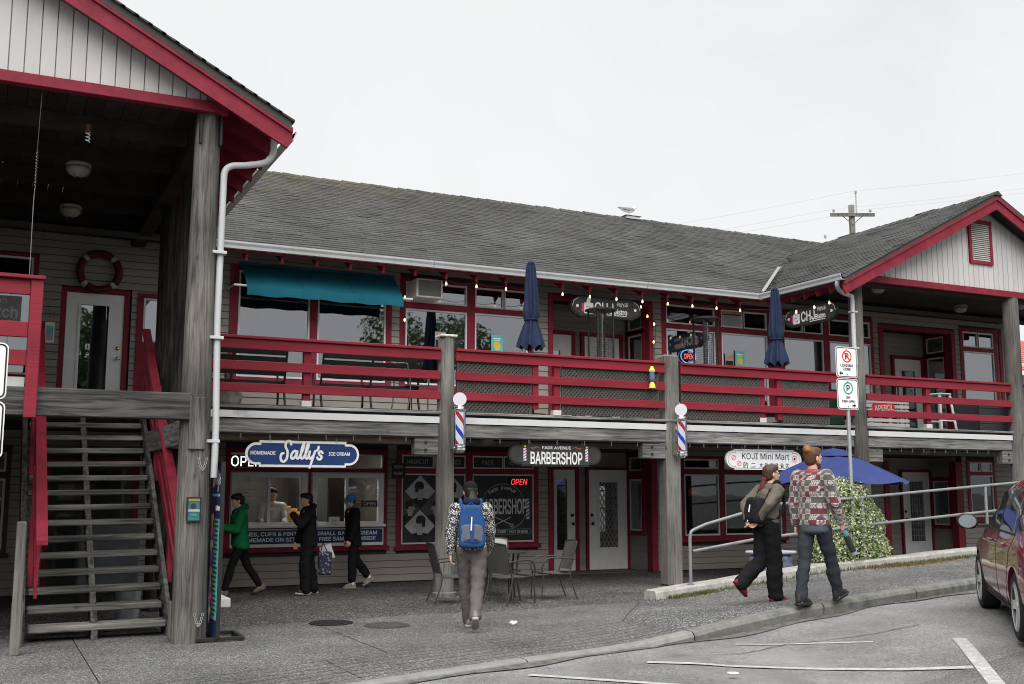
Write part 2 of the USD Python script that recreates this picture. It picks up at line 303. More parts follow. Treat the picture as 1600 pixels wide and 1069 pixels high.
# ================================================================== ground
def lerp(xs, ys): return lambda x: np.interp(x, xs, ys)
K_Y = lerp([-40, 0, 3.3, 4.6, 5.85, 6.6, 7.5, 8.6, 10.3, 12.2, 16, 40], [-6, 7.8, 9.0, 9.42, 9.73, 9.88, 9.95, 10.0, 10.2, 10.6, 11.2, 15])
K_Z = lerp([-40, 5.8, 6.4, 7.0, 7.5, 8.6, 10.3, 12.2, 16, 20, 40], [0, 0, 0.02, 0.08, 0.15, 0.27, 0.37, 0.42, 0.55, 0.6, 0.6])
W_Z = lerp([-40, 8.8, 9.4, 12.4, 14.2, 15.5, 20, 40], [0, 0, 0.05, 0.33, 0.40, 0.48, 0.6, 0.6])      # foot of the low wall
DROP = lerp([-40, 5.5, 6.2, 7.5, 40], [0.03, 0.03, 0.035, 0.14, 0.14])
WALL_Y = 13.62
def pave_z(X, Y):
    t = np.clip((Y - K_Y(X)) / (WALL_Y - K_Y(X)), 0, 1); t = t*t*(3-2*t)
    return K_Z(X)*(1-t) + W_Z(X)*t
def street_z(X, Y): return K_Z(X) - DROP(X)
def uneven(m, a=0.004, s=1.3, seed=3):
    v, f = m; v = v.copy(); v[:, 2] += (meshkit.fbm(v*[s, s, 0], 3, seed)-0.5)*2*a; return v, f
gx = np.concatenate([np.arange(-40, 2, 2.0), np.arange(2, 17, 0.25), np.arange(17, 41, 2.0)])
# the land round the place
a = np.linspace(0, 2*np.pi, 49)[:-1]
ring = [(0, 0, -0.3)] + [(600*math.cos(t), 600*math.sin(t), -0.3) for t in a]
single('ground', (np.array(ring, float), np.array([[0, i+1, (i+1) % 48+1] for i in range(48)])), paint('far_ground', (0.12, 0.125, 0.11), rough=0.95, var=0.3, scale=0.05), label='grey open ground stretching away round the shops', kind='structure')
# street
T_ = np.linspace(0, 1, 34)[None, :]**1.7
X = np.repeat(gx[:, None], 34, 1); Y = K_Y(X)*(1-T_) + (-40)*T_
single('street', uneven(sheet(X[:, ::-1], Y[:, ::-1], street_z(X, Y)[:, ::-1]), 0.006), ASPHALT, label='worn grey asphalt street with faded parking lines', kind='structure')
# plaza under and in front of the shops (exposed aggregate), and the paving between kerb and low wall
PL_Y = lerp([-40, 3.0, 5.3, 6.54, 8.66, 9.2, 40], [13.2, 13.3, 13.55, 13.4, 13.66, WALL_Y+0.1, WALL_Y+0.1])
px_ = np.concatenate([np.arange(-20, 0, 2.0), np.arange(0, 12, 0.3), np.arange(12, 31, 2.0)])
X = np.repeat(px_[:, None], 30, 1); Y = PL_Y(X) + (25-PL_Y(X))*np.linspace(0, 1, 30)[None, :]
single('plaza', uneven(sheet(X, Y, 0*X), 0.003), PLAZA, label='dark pebbled concrete plaza under the balcony', kind='structure')
KW = 0.16                                                        # kerb top width
def band(x0, x1, d0, d1, zoff=0.0, n=24, nd=2, fY=None, zf=pave_z):
    """a strip of paving between two distances behind the kerb line"""
    xs = np.linspace(x0, x1, n)[:, None]; ds = np.linspace(d0, d1, nd)[None, :]
    X = np.repeat(xs, nd, 1); Y = K_Y(X) + ds
    return sheet(X, Y, zf(X, Y) + zoff)
foot = T('footway', 'light grey concrete paving between street and plaza', None, kind='structure')
X = np.repeat(px_[:, None], 24, 1); T_ = np.linspace(0, 1, 24)[None, :]
Y = (K_Y(X)+KW*0.5)*(1-T_) + (PL_Y(X)+0.02)*T_
SW = 7.15                                                           # where the raised sidewalk starts
foot.add('paving_bed', sheet(X, Y, pave_z(X, Y)-0.04), paint('joint_dirt', (0.03, 0.028, 0.024), rough=0.95))
d = KW + 0.012
for i, wd in enumerate([0.17, 0.17, 0.17, 0.17, 0.17, 0.17, 0.2]):
    for x0, x1 in ((-8, 3.05), (3.06, 5.0), (5.01, 6.997)):
        foot.add('tooled_strip', band(x0, x1, d, d+wd-0.016, 0.0, 20), PAVE)
    d += wd
def pave_panel(x0, x1):
    xs = np.linspace(x0, x1, 18)[:, None]; T2 = np.linspace(0, 1, 16)[None, :]
    X = np.repeat(xs, 16, 1); Y = (K_Y(X)+d)*(1-T2) + PL_Y(X)*T2
    return uneven(sheet(X, Y, pave_z(X, Y)), 0.002)
for x0, x1 in ((-20, -4.01), (-4, 0.99), (1, 3.75), (3.762, 6.45)): foot.add('concrete_slab', pave_panel(x0, x1), PAVE)
# the slab whose joint runs slantwise to the sidewalk, then the pebbled sidewalk itself
def slant(T2, xa0, xa1, xb0, xb1, mat, name, n=20, d0=d, off=0.0):
    s = np.linspace(0, 1, n)[:, None]
    X = (xa0+(xb0-xa0)*s)*(1-T2) + (xa1+(xb1-xa1)*s)*T2
    Y = (K_Y(X)+d0)*(1-T2) + PL_Y(X)*T2
    foot.add(name, uneven(sheet(X, Y, pave_z(X, Y)+off), 0.002), mat)
T2 = np.linspace(0, 1, 16)[None, :]
slant(T2, 6.462, 6.462, 7.0, 8.75, PAVE, 'concrete_slab')
slant(T2, 7.015, 8.765, 30, 30, WALKAGG, 'sidewalk_panel', 90)
foot.add('sidewalk_panel', uneven(band(7.0, 30, KW+0.004, d+0.003, 0.0, 90, 8), 0.002), WALKAGG)
# a darker tar patch in the street and a dirty gutter
xs = np.linspace(6.6, 12.5, 24)[:, None]; T3 = np.linspace(0, 1, 8)[None, :]
X = np.repeat(xs, 8, 1); Y = (6.85+0.12*(X-6.6))*(1-T3)+(-6.0)*T3
single('asphalt_patch', sheet(X[:, ::-1], Y[:, ::-1], (street_z(X, Y)+0.005)[:, ::-1]), aggregate('tar_patch', [(0.0, (0.11, 0.11, 0.11)), (0.5, (0.17, 0.169, 0.166)), (0.9, (0.22, 0.218, 0.213)), (1.0, (0.30, 0.296, 0.288))], 90.0, bump=0.3), label='darker repaired patch of asphalt in the near street', kind='structure')
xs = np.linspace(-6, 20, 120)[:, None]; X = np.repeat(xs, 2, 1); gw = 0.12+0.07*np.sin(xs*1.7)+0.05*np.sin(xs*4.3); Y = np.hstack([K_Y(xs)-gw, K_Y(xs)-0.0])
single('gutter_dirt', sheet(X, Y, street_z(X, Y)+0.0085), paint('gutter_grime', (0.085, 0.083, 0.075), rough=0.95, var=0.5, scale=12), label='dark grime lying in the gutter along the kerb', kind='structure')
# kerb stones
kerb = T('kerb', 'concrete kerb along the street, flush at the crossing and stepped beside the sidewalk', None, kind='structure')
ks = [-9, -6, -3, 0, 2.4, 4.8, 7.05, 9.0, 10.75, 13.3, 16, 19, 24]
for x0, x1 in zip(ks[:-1], ks[1:]):
    xs = np.linspace(x0+0.006, x1-0.006, 14)
    prof = [(0.0, None), (-0.012, -0.05), (0.012, -0.012), (0.035, 0.0), (KW, 0.002), (KW, -0.03)]
    V = []
    for xx in xs:
        kz, sz = float(K_Z(xx)), float(street_z(xx, 0))-0.03
        for dd, dz in prof:
            V.append((xx, float(K_Y(xx))+dd, sz if dz is None else max(kz+dz, sz+0.001*(dd+1))))
    V = np.array(V).reshape(len(xs), len(prof), 3)
    m = sheet(V[..., 0], V[..., 1], V[..., 2])
    kerb.add('kerb_stone', (m[0], m[1]), KERB_SHADED if x0 > 7 else KERBL)
cr = [(5.32, 7.60), (5.6, 7.38), (5.80, 7.18), (5.98, 7.02), (6.2, 6.75), (6.62, 6.62)]
for i, cc in enumerate((cr, [(6.3, 9.3), (6.9, 9.0), (7.6, 9.05), (8.4, 8.75), (9.2, 8.8)])):
    cc = curve(cc, 8); nn = np.random.default_rng(i).normal(0, 0.012, (len(cc), 2)); cc = cc+nn; X = np.stack([cc[:, 0], cc[:, 0]+0.004], 1); Y = np.stack([cc[:, 1]+0.008, cc[:, 1]-0.008], 1)
    single('street_crack', sheet(X[:, ::-1], Y[:, ::-1], (street_z(X, Y)+0.0095)[:, ::-1]), paint('crack_dark', (0.06, 0.06, 0.05), rough=0.95), label=['crooked crack in the asphalt crossing the long parking line', 'faint crack in the asphalt below the raised kerb'][i], kind='structure')
# painted parking lines: centre lines in plan
def painted(p0, p1, w, label):
    p0, p1 = np.array(p0), np.array(p1); n = 24; t = np.linspace(0, 1, n)[:, None]; dirv = (p1-p0)/np.linalg.norm(p1-p0); nr = np.array([-dirv[1], dirv[0]])
    c = p0+(p1-p0)*t; X = np.stack([c[:, 0]+nr[0]*w/2*s for s in (-1, 0, 1)], 1); Y = np.stack([c[:, 1]+nr[1]*w/2*s for s in (-1, 0, 1)], 1)
    single('parking_line', sheet(X[:, ::-1], Y[:, ::-1], (street_z(X, Y)+0.009)[:, ::-1]), LINE, label=label, cat='road marking', kind='structure')
painted((5.85, 9.0), (7.95, 7.0), 0.10, 'long white parking line nearer the kerb, running to the corner mark')
painted((4.5, 8.85), (6.6, 6.5), 0.10, 'white parking line nearest the camera at the picture foot')
painted((8.85, 7.95), (7.3, 6.1), 0.13, 'broad white line crossing the parking line ends by the red car')
painted((7.25, 9.45), (8.2, 8.45), 0.05, 'faint worn white line beside the kerb')

# ================================================================== the long shop building
WY = 18.5                                                         # face of the front wall
Z2 = 2.80                                                         # balcony floor
bld = T('shop_building', 'long two-storey grey clapboard shop building with red window trim and grey shingle roof', 'building', (10, 18.5, 0))
UP = [  # openings of the upper storey: x0, x1, z0, z1
    (-6.5, 0.62, 3.3, 5.35), (0.97, 2.05, Z2, 4.9), (2.2, 3.1, Z2, 4.9), (3.64, 6.58, 3.45, 5.5), (6.74, 9.50, 3.45, 5.55), (9.84, 12.27, Z2, 5.47), (12.5, 18.35, 3.3, 5.56), (18.54, 20.98, Z2, 5.46), (21.15, 22.45, 3.4, 5.56)]
LO = [(-6.5, 0.40, 0.62, 2.3), (0.9, 2.3, 0.0, 2.12), (3.67, 6.55, 0.60, 2.34), (6.72, 9.60, 0.58, 2.34), (9.82, 12.28, 0.0, 2.4), (12.88, 15.6, 0.60, 2.33), (18.5, 21.0, 0.0, 2.4), (21.14, 22.1, 0.9, 2.34)]
X0, X1 = -8.0, 22.62
def cells(x0, x1, z0, z1, ops):
    xs = sorted({x0, x1, *[v for o in ops for v in o[:2] if x0 < v < x1]}); out = []
    for a_, b_ in zip(xs[:-1], xs[1:]):
        blocked = sorted((max(o[2], z0), min(o[3], z1)) for o in ops if o[0] < b_-1e-6 and o[1] > a_+1e-6)
        z = z0
        for p, q in blocked:
            if p > z+1e-6: out.append((a_, b_, z, p))
            z = max(z, q)
        if z < z1-1e-6: out.append((a_, b_, z, z1))
    return out
core = bld.add('front_wall', cat([bx(a_, b_, WY+0.003, WY+0.15, z, q) for a_, b_, z, q in cells(X0, X1, 0, 2.55, LO)+cells(X0, X1, 2.56, 5.8, UP)]), paint('lap_shadow_gap', (0.035, 0.032, 0.028), rough=0.95))
boards = []
def course(x0, x1, z, h, Y, ops, back=0.0):
    iv = [(x0, x1)]
    for o in ops:
        if o[2] < z+h-0.02 and o[3] > z+0.02:
            iv = [w for a_, b_ in iv for w in ((a_, min(b_, o[0])), (max(a_, o[1]), b_)) if w[1]-w[0] > 0.03]
    for a_, b_ in iv:
        y0, y1 = Y-0.024, Y-0.010
        m = hexa([(a_, y0, z), (b_, y0, z), (a_, Y+0.001, z), (b_, Y+0.001, z), (a_, y1, z+h-0.010), (b_, y1, z+h-0.010), (a_, Y+0.001, z+h-0.010), (b_, Y+0.001, z+h-0.010)])
        boards.append((b_-a_, m))
CH = 0.121
for k in range(21): course(X0, X1, 0.02+k*CH, CH, WY, LO)
for k in range(25): course(X0, X1, 2.72+k*CH, CH, WY, UP)
# alcoves with doors: side walls and back wall, up and down
ALC = [(9.92, 12.20, 0.0, 2.4, 19.4), (9.92, 12.20, Z2, 5.47, 19.402), (18.62, 20.90, 0.0, 2.4, 19.4), (18.62, 20.90, Z2, 5.46, 19.402)]
alc = bld.hold('alcove_walls')
for x0, x1, z0, z1, yb in ALC:
    bld.add('alcove_side', cat([bx(x0-0.10, x0-0.003, WY+0.16, yb, z0, z1)]), SIDING, under=alc)
    bld.add('alcove_side', cat([bx(x1+0.003, x1+0.1, WY+0.16, yb, z0, z1)]), SIDING, under=alc)
    bld.add('alcove_back', bx(x0-0.1, x1+0.1, yb, yb+0.12, z0, z1), SIDING, under=alc)
    bld.add('alcove_ceiling', bx(x0-0.1, x1+0.1, WY+0.16, yb, z1+0.003, z1+0.06), UNDER, under=alc)
    for k in range(int((z1-z0)/CH)): course(x0, x1, z0+0.01+k*CH, CH, yb, [])
for xr in (12.20, 20.90):
    for k in range(19):
        z = 0.02+k*CH
        if not (0.72 < z < 2.0):
            m = bx(xr-0.016, xr-0.001, WY+0.17, 19.4, z, z+CH-0.006); boards.append((1.0, m))
boards.sort(key=lambda b: -b[0])
for L, m in boards[:285]: bld.add('siding_board', m, SIDING, under=core)
bld.add('siding_boards', cat([m for L, m in boards[285:]]), SIDING, under=core, kind='stuff', blk=8)
# rooms behind the glass: dark shells so that nothing shows through to the sky
ROOM = 21.6
rooms = bld.hold('rooms')
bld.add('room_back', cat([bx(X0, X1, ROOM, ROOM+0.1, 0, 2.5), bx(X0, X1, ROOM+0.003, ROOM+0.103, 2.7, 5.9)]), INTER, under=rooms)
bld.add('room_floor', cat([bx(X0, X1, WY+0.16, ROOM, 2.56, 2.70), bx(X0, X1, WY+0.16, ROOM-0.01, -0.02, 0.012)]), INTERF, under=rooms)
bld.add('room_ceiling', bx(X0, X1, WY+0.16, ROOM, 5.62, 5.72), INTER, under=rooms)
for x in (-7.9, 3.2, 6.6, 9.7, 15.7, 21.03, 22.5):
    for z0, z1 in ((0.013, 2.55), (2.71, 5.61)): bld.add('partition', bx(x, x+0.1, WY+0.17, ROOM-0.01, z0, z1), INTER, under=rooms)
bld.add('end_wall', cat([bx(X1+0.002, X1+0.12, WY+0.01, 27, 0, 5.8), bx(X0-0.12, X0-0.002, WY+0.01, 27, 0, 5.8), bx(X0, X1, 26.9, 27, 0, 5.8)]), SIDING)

def rect_ring(o, i): return sbox(o[0], o[2], o[1], o[3]).difference(sbox(i[0], i[2], i[1], i[3]))
WIN = 0
def window(outer, panes, Y=WY, trim=RED, glass=GLASS, fw=0.032, proud=0.035, sill=True, trimdepth=0.02, thing=None, name='window', open_=()):
    """red trim board with one white-framed pane per opening"""
    th = thing or bld
    h = th.hold(name)
    P_ = sbox(outer[0], outer[2], outer[1], outer[3])
    for p in panes: P_ = P_.difference(sbox(p[0], p[2], p[1], p[3]))
    th.add('trim', ex(P_, Y-proud, Y+trimdepth), trim, under=h)
    if sill: th.add('sill', cbx(outer[0]-0.04, outer[1]+0.04, Y-proud-0.04, Y-proud-0.001, outer[2]-0.03, outer[2]+0.05), trim, under=h)
    for p in panes:
        th.add('frame', ex(rect_ring(p, (p[0]+fw, p[1]-fw, p[2]+fw, p[3]-fw)), Y-proud+0.010, Y+trimdepth+0.02), WHITE, under=h)
        y = Y+0.002; ga, gb = p[0]+fw-0.004, p[1]-fw+0.004
        for oa, ob in open_:                                        # a sliding half that stands open
            if p[2] < 1.5 and abs(oa-p[0]) < 0.01: ga = ob
            if p[2] < 1.5 and abs(ob-p[1]) < 0.01: gb = oa
        th.add('pane', (np.array([(ga, y, p[2]+fw-0.004), (gb, y, p[2]+fw-0.004), (gb, y, p[3]-fw+0.004), (ga, y, p[3]-fw+0.004)]), np.array([[0, 1, 2], [0, 2, 3]])), glass, under=h)
    return h
# upper windows
window((-6.5, 0.62, 3.3, 5.35), [(-6.3, -2.2, 3.42, 5.25), (-2.1, -0.9, 3.42, 4.85), (-0.8, 0.54, 3.42, 4.85), (-2.1, -0.9, 5.0, 5.28), (-0.8, 0.54, 4.98, 5.30)])
w1 = window((3.64, 6.58, 3.45, 5.5), [(3.79, 5.05, 3.55, 5.40), (5.19, 6.47, 3.55, 5.40)])
window((6.74, 9.50, 3.45, 5.55), [(6.85, 8.09, 3.55, 4.96), (8.25, 9.38, 3.55, 4.97), (6.85, 8.09, 5.08, 5.47), (8.25, 8.86, 5.08, 5.47), (8.87, 9.38, 5.08, 5.47)])
window((12.5, 15.44, 3.3, 5.56), [(12.61, 13.86, 3.4, 4.97), (14.02, 15.26, 3.4, 4.97), (12.61, 13.86, 5.08, 5.48), (14.02, 14.60, 5.09, 5.47), (14.62, 15.26, 5.09, 5.47)])
window((15.445, 18.35, 3.3, 5.56), [(15.72, 16.85, 3.4, 4.97), (17.02, 18.26, 3.4, 4.97), (15.72, 16.28, 5.1, 5.47), (16.29, 16.85, 5.1, 5.47), (17.02, 18.26, 5.1, 5.47)])
window((21.15, 22.45, 3.4, 5.56), [(21.26, 22.32, 3.5, 4.99), (21.26, 21.78, 5.09, 5.47), (21.79, 22.32, 5.09, 5.47)])
# lower windows
DOORW = paint('door_white', (0.64, 0.64, 0.635), rough=0.45, var=0.05)
window((-6.5, 0.40, 0.62, 2.3), [(-6.3, -2.5, 0.72, 2.2), (-2.4, 0.33, 0.72, 1.80), (-2.4, 0.33, 1.9, 2.2)], glass=GLASSL, trim=paint('dark_trim', (0.05, 0.02, 0.022)))
SAL = window((3.67, 6.55, 0.60, 2.34), [(3.76, 6.46, 2.0, 2.25), (3.76, 5.10, 0.98, 1.93), (5.15, 6.49, 0.98, 1.93)], glass=GLASSL, fw=0.02, open_=((4.42, 5.10), (5.15, 5.80)))
for x0, x1, xm in ((3.782, 5.078, 4.42), (5.172, 6.468, 5.80)):
    hs = bld.hold('slider'); bld.add('outer_frame', ex(rect_ring((x0, x1, 1.002, 1.908), (x0+0.085, x1-0.085, 1.075, 1.835)), WY-0.045, WY+0.05), DOORW, under=hs)
    bld.add('slide_bar', cbx(xm-0.025, xm+0.025, WY-0.035, WY+0.04, 1.076, 1.834, 0.004), DOORW, under=hs); bld.add('sill_shelf', cbx(x0-0.02, x1+0.02, WY-0.16, WY-0.047, 0.985, 1.03, 0.006), DOORW, under=hs)
BAR = window((6.72, 9.60, 0.58, 2.34), [(6.82, 7.445, 2.02, 2.26), (7.45, 8.08, 2.02, 2.26), (8.22, 8.86, 2.02, 2.26), (8.865, 9.50, 2.02, 2.26), (6.82, 8.08, 0.66, 1.92), (8.22, 9.50, 0.66, 1.92)], glass=GLASSL, fw=0.025)
KOJ = window((12.88, 15.6, 0.60, 2.33), [(12.98, 13.86, 2.06, 2.27), (14.0, 15.50, 2.06, 2.27), (12.98, 13.86, 0.70, 1.95), (14.0, 15.50, 0.70, 1.95)], glass=GLASSL)
window((21.14, 22.1, 0.9, 2.34), [(21.24, 22.02, 1.0, 1.98), (21.24, 21.62, 2.07, 2.29), (21.63, 22.02, 2.07, 2.29)], glass=GLASSL)

def door(x0, z0, w, h, Y, lite, label, knob='left', glass=GLASS, bars=None, trim=RED, tw=0.085, lockc=CHROME, name='door', color=None):
    """white door leaf with a glazed opening, in red trim"""
    hd = bld.hold(name); data(stage.GetPrimAtPath(hd), label=label)
    x1, z1 = x0+w, z0+h
    leaf = sbox(x0, z0+0.02, x1, z1).difference(sbox(*lite))
    bld.add('leaf', ex(leaf, Y-0.05, Y-0.004), color or DOORW, under=hd)
    bld.add('bead', ex(sbox(lite[0]-0.03, lite[1]-0.03, lite[2]+0.03, lite[3]+0.03).difference(sbox(lite[0]+0.012, lite[1]+0.012, lite[2]-0.012, lite[3]-0.012)), Y-0.062, Y-0.045), color or DOORW, under=hd)
    y = Y-0.03
    bld.add('pane', (np.array([(lite[0], y, lite[1]), (lite[2], y, lite[1]), (lite[2], y, lite[3]), (lite[0], y, lite[3])]), np.array([[0, 1, 2], [0, 2, 3]])), glass, under=hd)
    bld.add('backing', bx(lite[0]-0.02, lite[2]+0.02, Y-0.003, Y-0.001, lite[1], lite[3]), paint('door_dark', (0.03, 0.03, 0.03)), under=hd)
    if trim is not None:
        fr = sbox(x0-tw, z0, x1+tw, z1+tw).difference(sbox(x0-0.004, z0-1, x1+0.004, z1+0.004))
        bld.add('trim', ex(fr, Y-0.075, Y-0.001), trim, under=hd)
    kx = x0+0.07 if knob == 'left' else x1-0.07
    bld.add('knob', cat([sphere((kx, Y-0.10, z0+0.95), 0.032, 1), cyl((kx, Y-0.05, z0+0.95), (kx, Y-0.1, z0+0.95), 0.014, 8)]), lockc, True, under=hd)
    bld.add('lock', cyl((kx, Y-0.075, z0+1.12), (kx, Y-0.045, z0+1.12), 0.032, 12), lockc, True, under=hd)
    bld.add('threshold', bx(x0-tw, x1+tw, Y-0.11, Y-0.01, z0+0.004, z0+0.02), BLACKM, under=hd)
    if bars is not None: bld.add('grille', bars, paint('pale_bars', (0.42, 0.42, 0.41)), under=hd)
    return hd
BRASS = chrome('brass', (0.75, 0.55, 0.22), 0.3)
def lattice(x0, x1, z0, z1, y, nx, nz, r=0.006):
    out = []; dx, dz = (x1-x0)/nx, (z1-z0)/nz
    for s in (1, -1):
        for k in range(-nz, nx+1):
            # segments of slope s, one diamond per cell
            ln = LineString([(x0+k*dx, z0 if s > 0 else z1), (x0+(k+nz)*dx, z1 if s > 0 else z0)]).intersection(sbox(x0, z0, x1, z1))
            if ln.is_empty or ln.length < 0.01: continue
            (ax, az), (cx, cz) = ln.coords[0], ln.coords[-1]
            out.append(tube([(ax, y, az), (cx, y, cz)], r, 4, caps=False))
    return cat(out)
door(0.98, 0.0, 1.24, 2.05, WY+0.12, (1.08, 0.25, 2.12, 1.95), 'dark glazed shop door behind the stairs', 'right', lockc=BLACKM, glass=GLASSL, color=paint('dark_door', (0.03, 0.028, 0.028)))
door(1.06, Z2, 0.88, 2.0, WY+0.08, (1.27, Z2+0.2, 1.72, Z2+1.82), 'white door with a tall dark glass under the life ring', 'right', lockc=BRASS)
window((2.14, 2.75, Z2+0.05, 4.86), [(2.24, 2.66, 4.05, 4.78)], sill=False)
bld.add('wall_panel', bx(2.2, 3.1, WY+0.02, WY+0.06, Z2, 4.9), SIDING)
door(10.40, 0, 0.50, 2.04, 19.4, (10.46, 0.42, 10.72, 1.86), 'narrow white shop door with a frosted striped pane', 'right', lockc=BLACKM)
door(11.22, 0, 0.92, 2.04, 19.4, (11.46, 0.45, 11.92, 1.80), 'white shop door with a diamond grille across its glass', 'left', lockc=BLACKM, bars=lattice(11.46, 11.92, 0.45, 1.80, 19.355, 5, 8), tw=0.06)
door(19.93, 0, 0.90, 2.06, 19.4, (20.15, 0.4, 20.62, 1.85), 'white shop door with a square grille behind the railing', 'left', lockc=BLACKM, bars=cat([bx(20.15+i*0.08, 20.16+i*0.08, 19.34, 19.35, 0.4, 1.85) for i in range(1, 6)]+[bx(20.15, 20.62, 19.34, 19.352, 0.4+i*0.145, 0.41+i*0.145) for i in range(1, 10)]), tw=0.06)
door(10.22, Z2, 0.62, 2.02, 19.4, (10.3, Z2+0.25, 10.58, Z2+1.7), 'white bistro door with a narrow glass behind the left of the balcony heater', 'left', lockc=BRASS)
door(11.15, Z2, 0.85, 2.02, 19.4, (11.45, Z2+0.25, 11.82, Z2+1.5), 'white bistro door behind the tall heater', 'left', lockc=BRASS)
door(19.87, Z2, 0.88, 2.02, 19.4, (20.08, Z2+0.15, 20.55, Z2+1.75), 'white upper door with a greenish glass behind the right balcony', 'left', lockc=BLACKM)
# red corner trim of the alcoves
for x0, x1, z0, z1 in ((9.82, 9.93, 0, 2.35), (12.17, 12.31, 0, 2.35), (9.83, 9.93, Z2, 5.47), (12.18, 12.28, Z2, 5.47), (18.47, 18.63, 0, 2.3), (20.75, 20.95, 0, 2.3), (18.52, 18.66, Z2, 5.46), (20.85, 20.98, Z2, 5.46), (22.5, 22.61, Z2, 5.6)):
    bld.add('corner_trim', cbx(x0, x1, WY-0.045, WY+0.155, z0, z1, 0.004), RED)
for x0, x1, z in ((9.93, 12.18, 5.38), (18.66, 20.85, 5.37)): bld.add('alcove_header', bx(x0, x1, WY-0.04, WY+0.15, z, z+0.09), RED)
# windows in the side walls of the alcoves (seen at a slant)
def side_window(x, y0, y1, z0, z1, g=GLASS):
    h = bld.hold('window')
    def yz(poly, xa, xb):
        v, f = ex(poly, 0, xb-xa); return np.stack([v[:, 1]+xa, v[:, 0], v[:, 2]], 1), f[:, ::-1]
    bld.add('trim', yz(rect_ring((y0-0.09, y1+0.09, z0-0.09, z1+0.09), (y0, y1, z0, z1)), x-0.045, x-0.001), RED, under=h)
    bld.add('frame', yz(rect_ring((y0, y1, z0, z1), (y0+0.03, y1-0.03, z0+0.03, z1-0.03)), x-0.035, x-0.002), WHITE, under=h)
    bld.add('pane', (np.array([(x-0.02, y1-0.03, z0+0.03), (x-0.02, y0+0.03, z0+0.03), (x-0.02, y0+0.03, z1-0.03), (x-0.02, y1-0.03, z1-0.03)]), np.array([[0, 1, 2], [0, 2, 3]])), g, under=h)
side_window(12.18, 18.78, 19.25, 0.80, 1.85); side_window(12.18, 18.78, 19.25, 2.02, 2.3)
side_window(20.88, 18.78, 19.25, 0.80, 1.85)
side_window(12.2, 18.72, 19.25, Z2+0.3, 4.85); side_window(12.2, 18.72, 19.25, 4.97, 5.35)
side_window(20.9, 18.72, 19.25, Z2+0.3, 4.85); side_window(20.9, 18.72, 19.25, 4.97, 5.35)

# ---------------------------------------------------------------- roof
EY, EZ, RY, RZ = 17.55, 5.66, 22.95, 8.56                         # main eave and ridge
SL = (RZ-EZ)/(RY-EY)
def mz(y): return EZ+(y-EY)*SL
GX, GZ, GHW, GS = 18.6, 7.74, 4.25, 0.505                        # right porch gable: ridge x, height, half width, slope
VY = EY+(GZ-EZ)/SL
roof = bld.hold('roof')
RX0, RX1 = -9.0, 26.0
def slab(q, t=0.10):
    """a roof plane from 3 or 4 corner points (counter-clockwise seen from above), t thick"""
    q = np.array(q, float); n = len(q); V = np.vstack([q, q-[0, 0, t]]); F = []
    for i in range(1, n-1): F += [[0, i, i+1], [n, n+i+1, n+i]]
    for i in range(n):
        j = (i+1) % n; F += [[i, n+i, n+j], [i, n+j, j]]
    return V, np.array(F)
bld.add('roof_deck', cat([slab([(RX0, EY, EZ), (RX1, EY, EZ), (RX1, RY, RZ), (RX0, RY, RZ)]), slab([(RX0, RY, RZ-0.003), (RX1, RY, RZ-0.003), (RX1, 2*RY-EY, EZ), (RX0, 2*RY-EY, EZ)])]), SHINGLE, under=roof)
def tabs(us, z_of, place, w, h, th=0.011, cover=None):
    """rows of shingle tabs: place(u, s) gives the 3-D point at run u and slope distance s"""
    V, n = [], 0
    return V
def shingle_rows(place, run, slope, normal, keep, seed):
    rg = np.random.default_rng(seed); EXP, W = 0.142, 0.315; V = []
    for r in range(int(slope/EXP)+1):
        s0 = r*EXP-0.012; s1 = min(s0+EXP+0.05, slope)
        u = run[0]-(r % 2)*W/2-rg.random()*0.08
        while u < run[1]:
            w = W*(0.93 if rg.random() < 0.5 else 1.0); a_, b_ = max(u+0.004, run[0]), min(u+w-0.003, run[1]); u += w
            if b_-a_ < 0.03 or not keep((a_+b_)/2, s0): continue
            j = rg.normal(0, 0.004); t = 0.013+abs(rg.normal(0, 0.004))
            c = [place(a_, s0+j), place(b_, s0+j), place(a_, s1), place(b_, s1)]; nn = np.array(normal)
            V.append([c[0]+nn*0.002, c[1]+nn*0.002, c[2]-nn*0.004, c[3]-nn*0.004, c[0]+nn*t, c[1]+nn*t, c[2]+nn*0.004, c[3]+nn*0.004])
    V = np.array(V); k = len(V)
    return V.reshape(-1, 3), (BF[None]+8*np.arange(k)[:, None, None]).reshape(-1, 3)
ca, sa = math.cos(math.atan(SL)), math.sin(math.atan(SL))
main_pl = lambda u, s: np.array([u, EY+s*ca, EZ+s*sa])
def keep_main(u, s):
    y = EY+s*ca; z = EZ+s*sa
    return not (abs(u-GX) < (GZ-z)/GS-0.12)
bld.add('shingles', shingle_rows(main_pl, (2.2, 23.5), math.hypot(RY-EY, RZ-EZ), (0, -sa, ca), keep_main, 11), SHINGLE, under=roof, kind='stuff', blk=8)
cap = []
for i in range(95):
    x = 2.2+i*0.225; j = RNG.normal(0, 0.006)
    cap.append(hexa([(x, RY-0.13, RZ-0.06+j), (x+0.26, RY-0.13, RZ-0.075+j), (x, RY+0.13, RZ-0.06+j), (x+0.26, RY+0.13, RZ-0.075+j), (x, RY-0.02, RZ+0.035+j), (x+0.26, RY-0.02, RZ+0.02+j), (x, RY+0.02, RZ+0.035+j), (x+0.26, RY+0.02, RZ+0.02+j)]))
for m in cap: bld.add('ridge_cap', m, SHINGLE, under=roof)
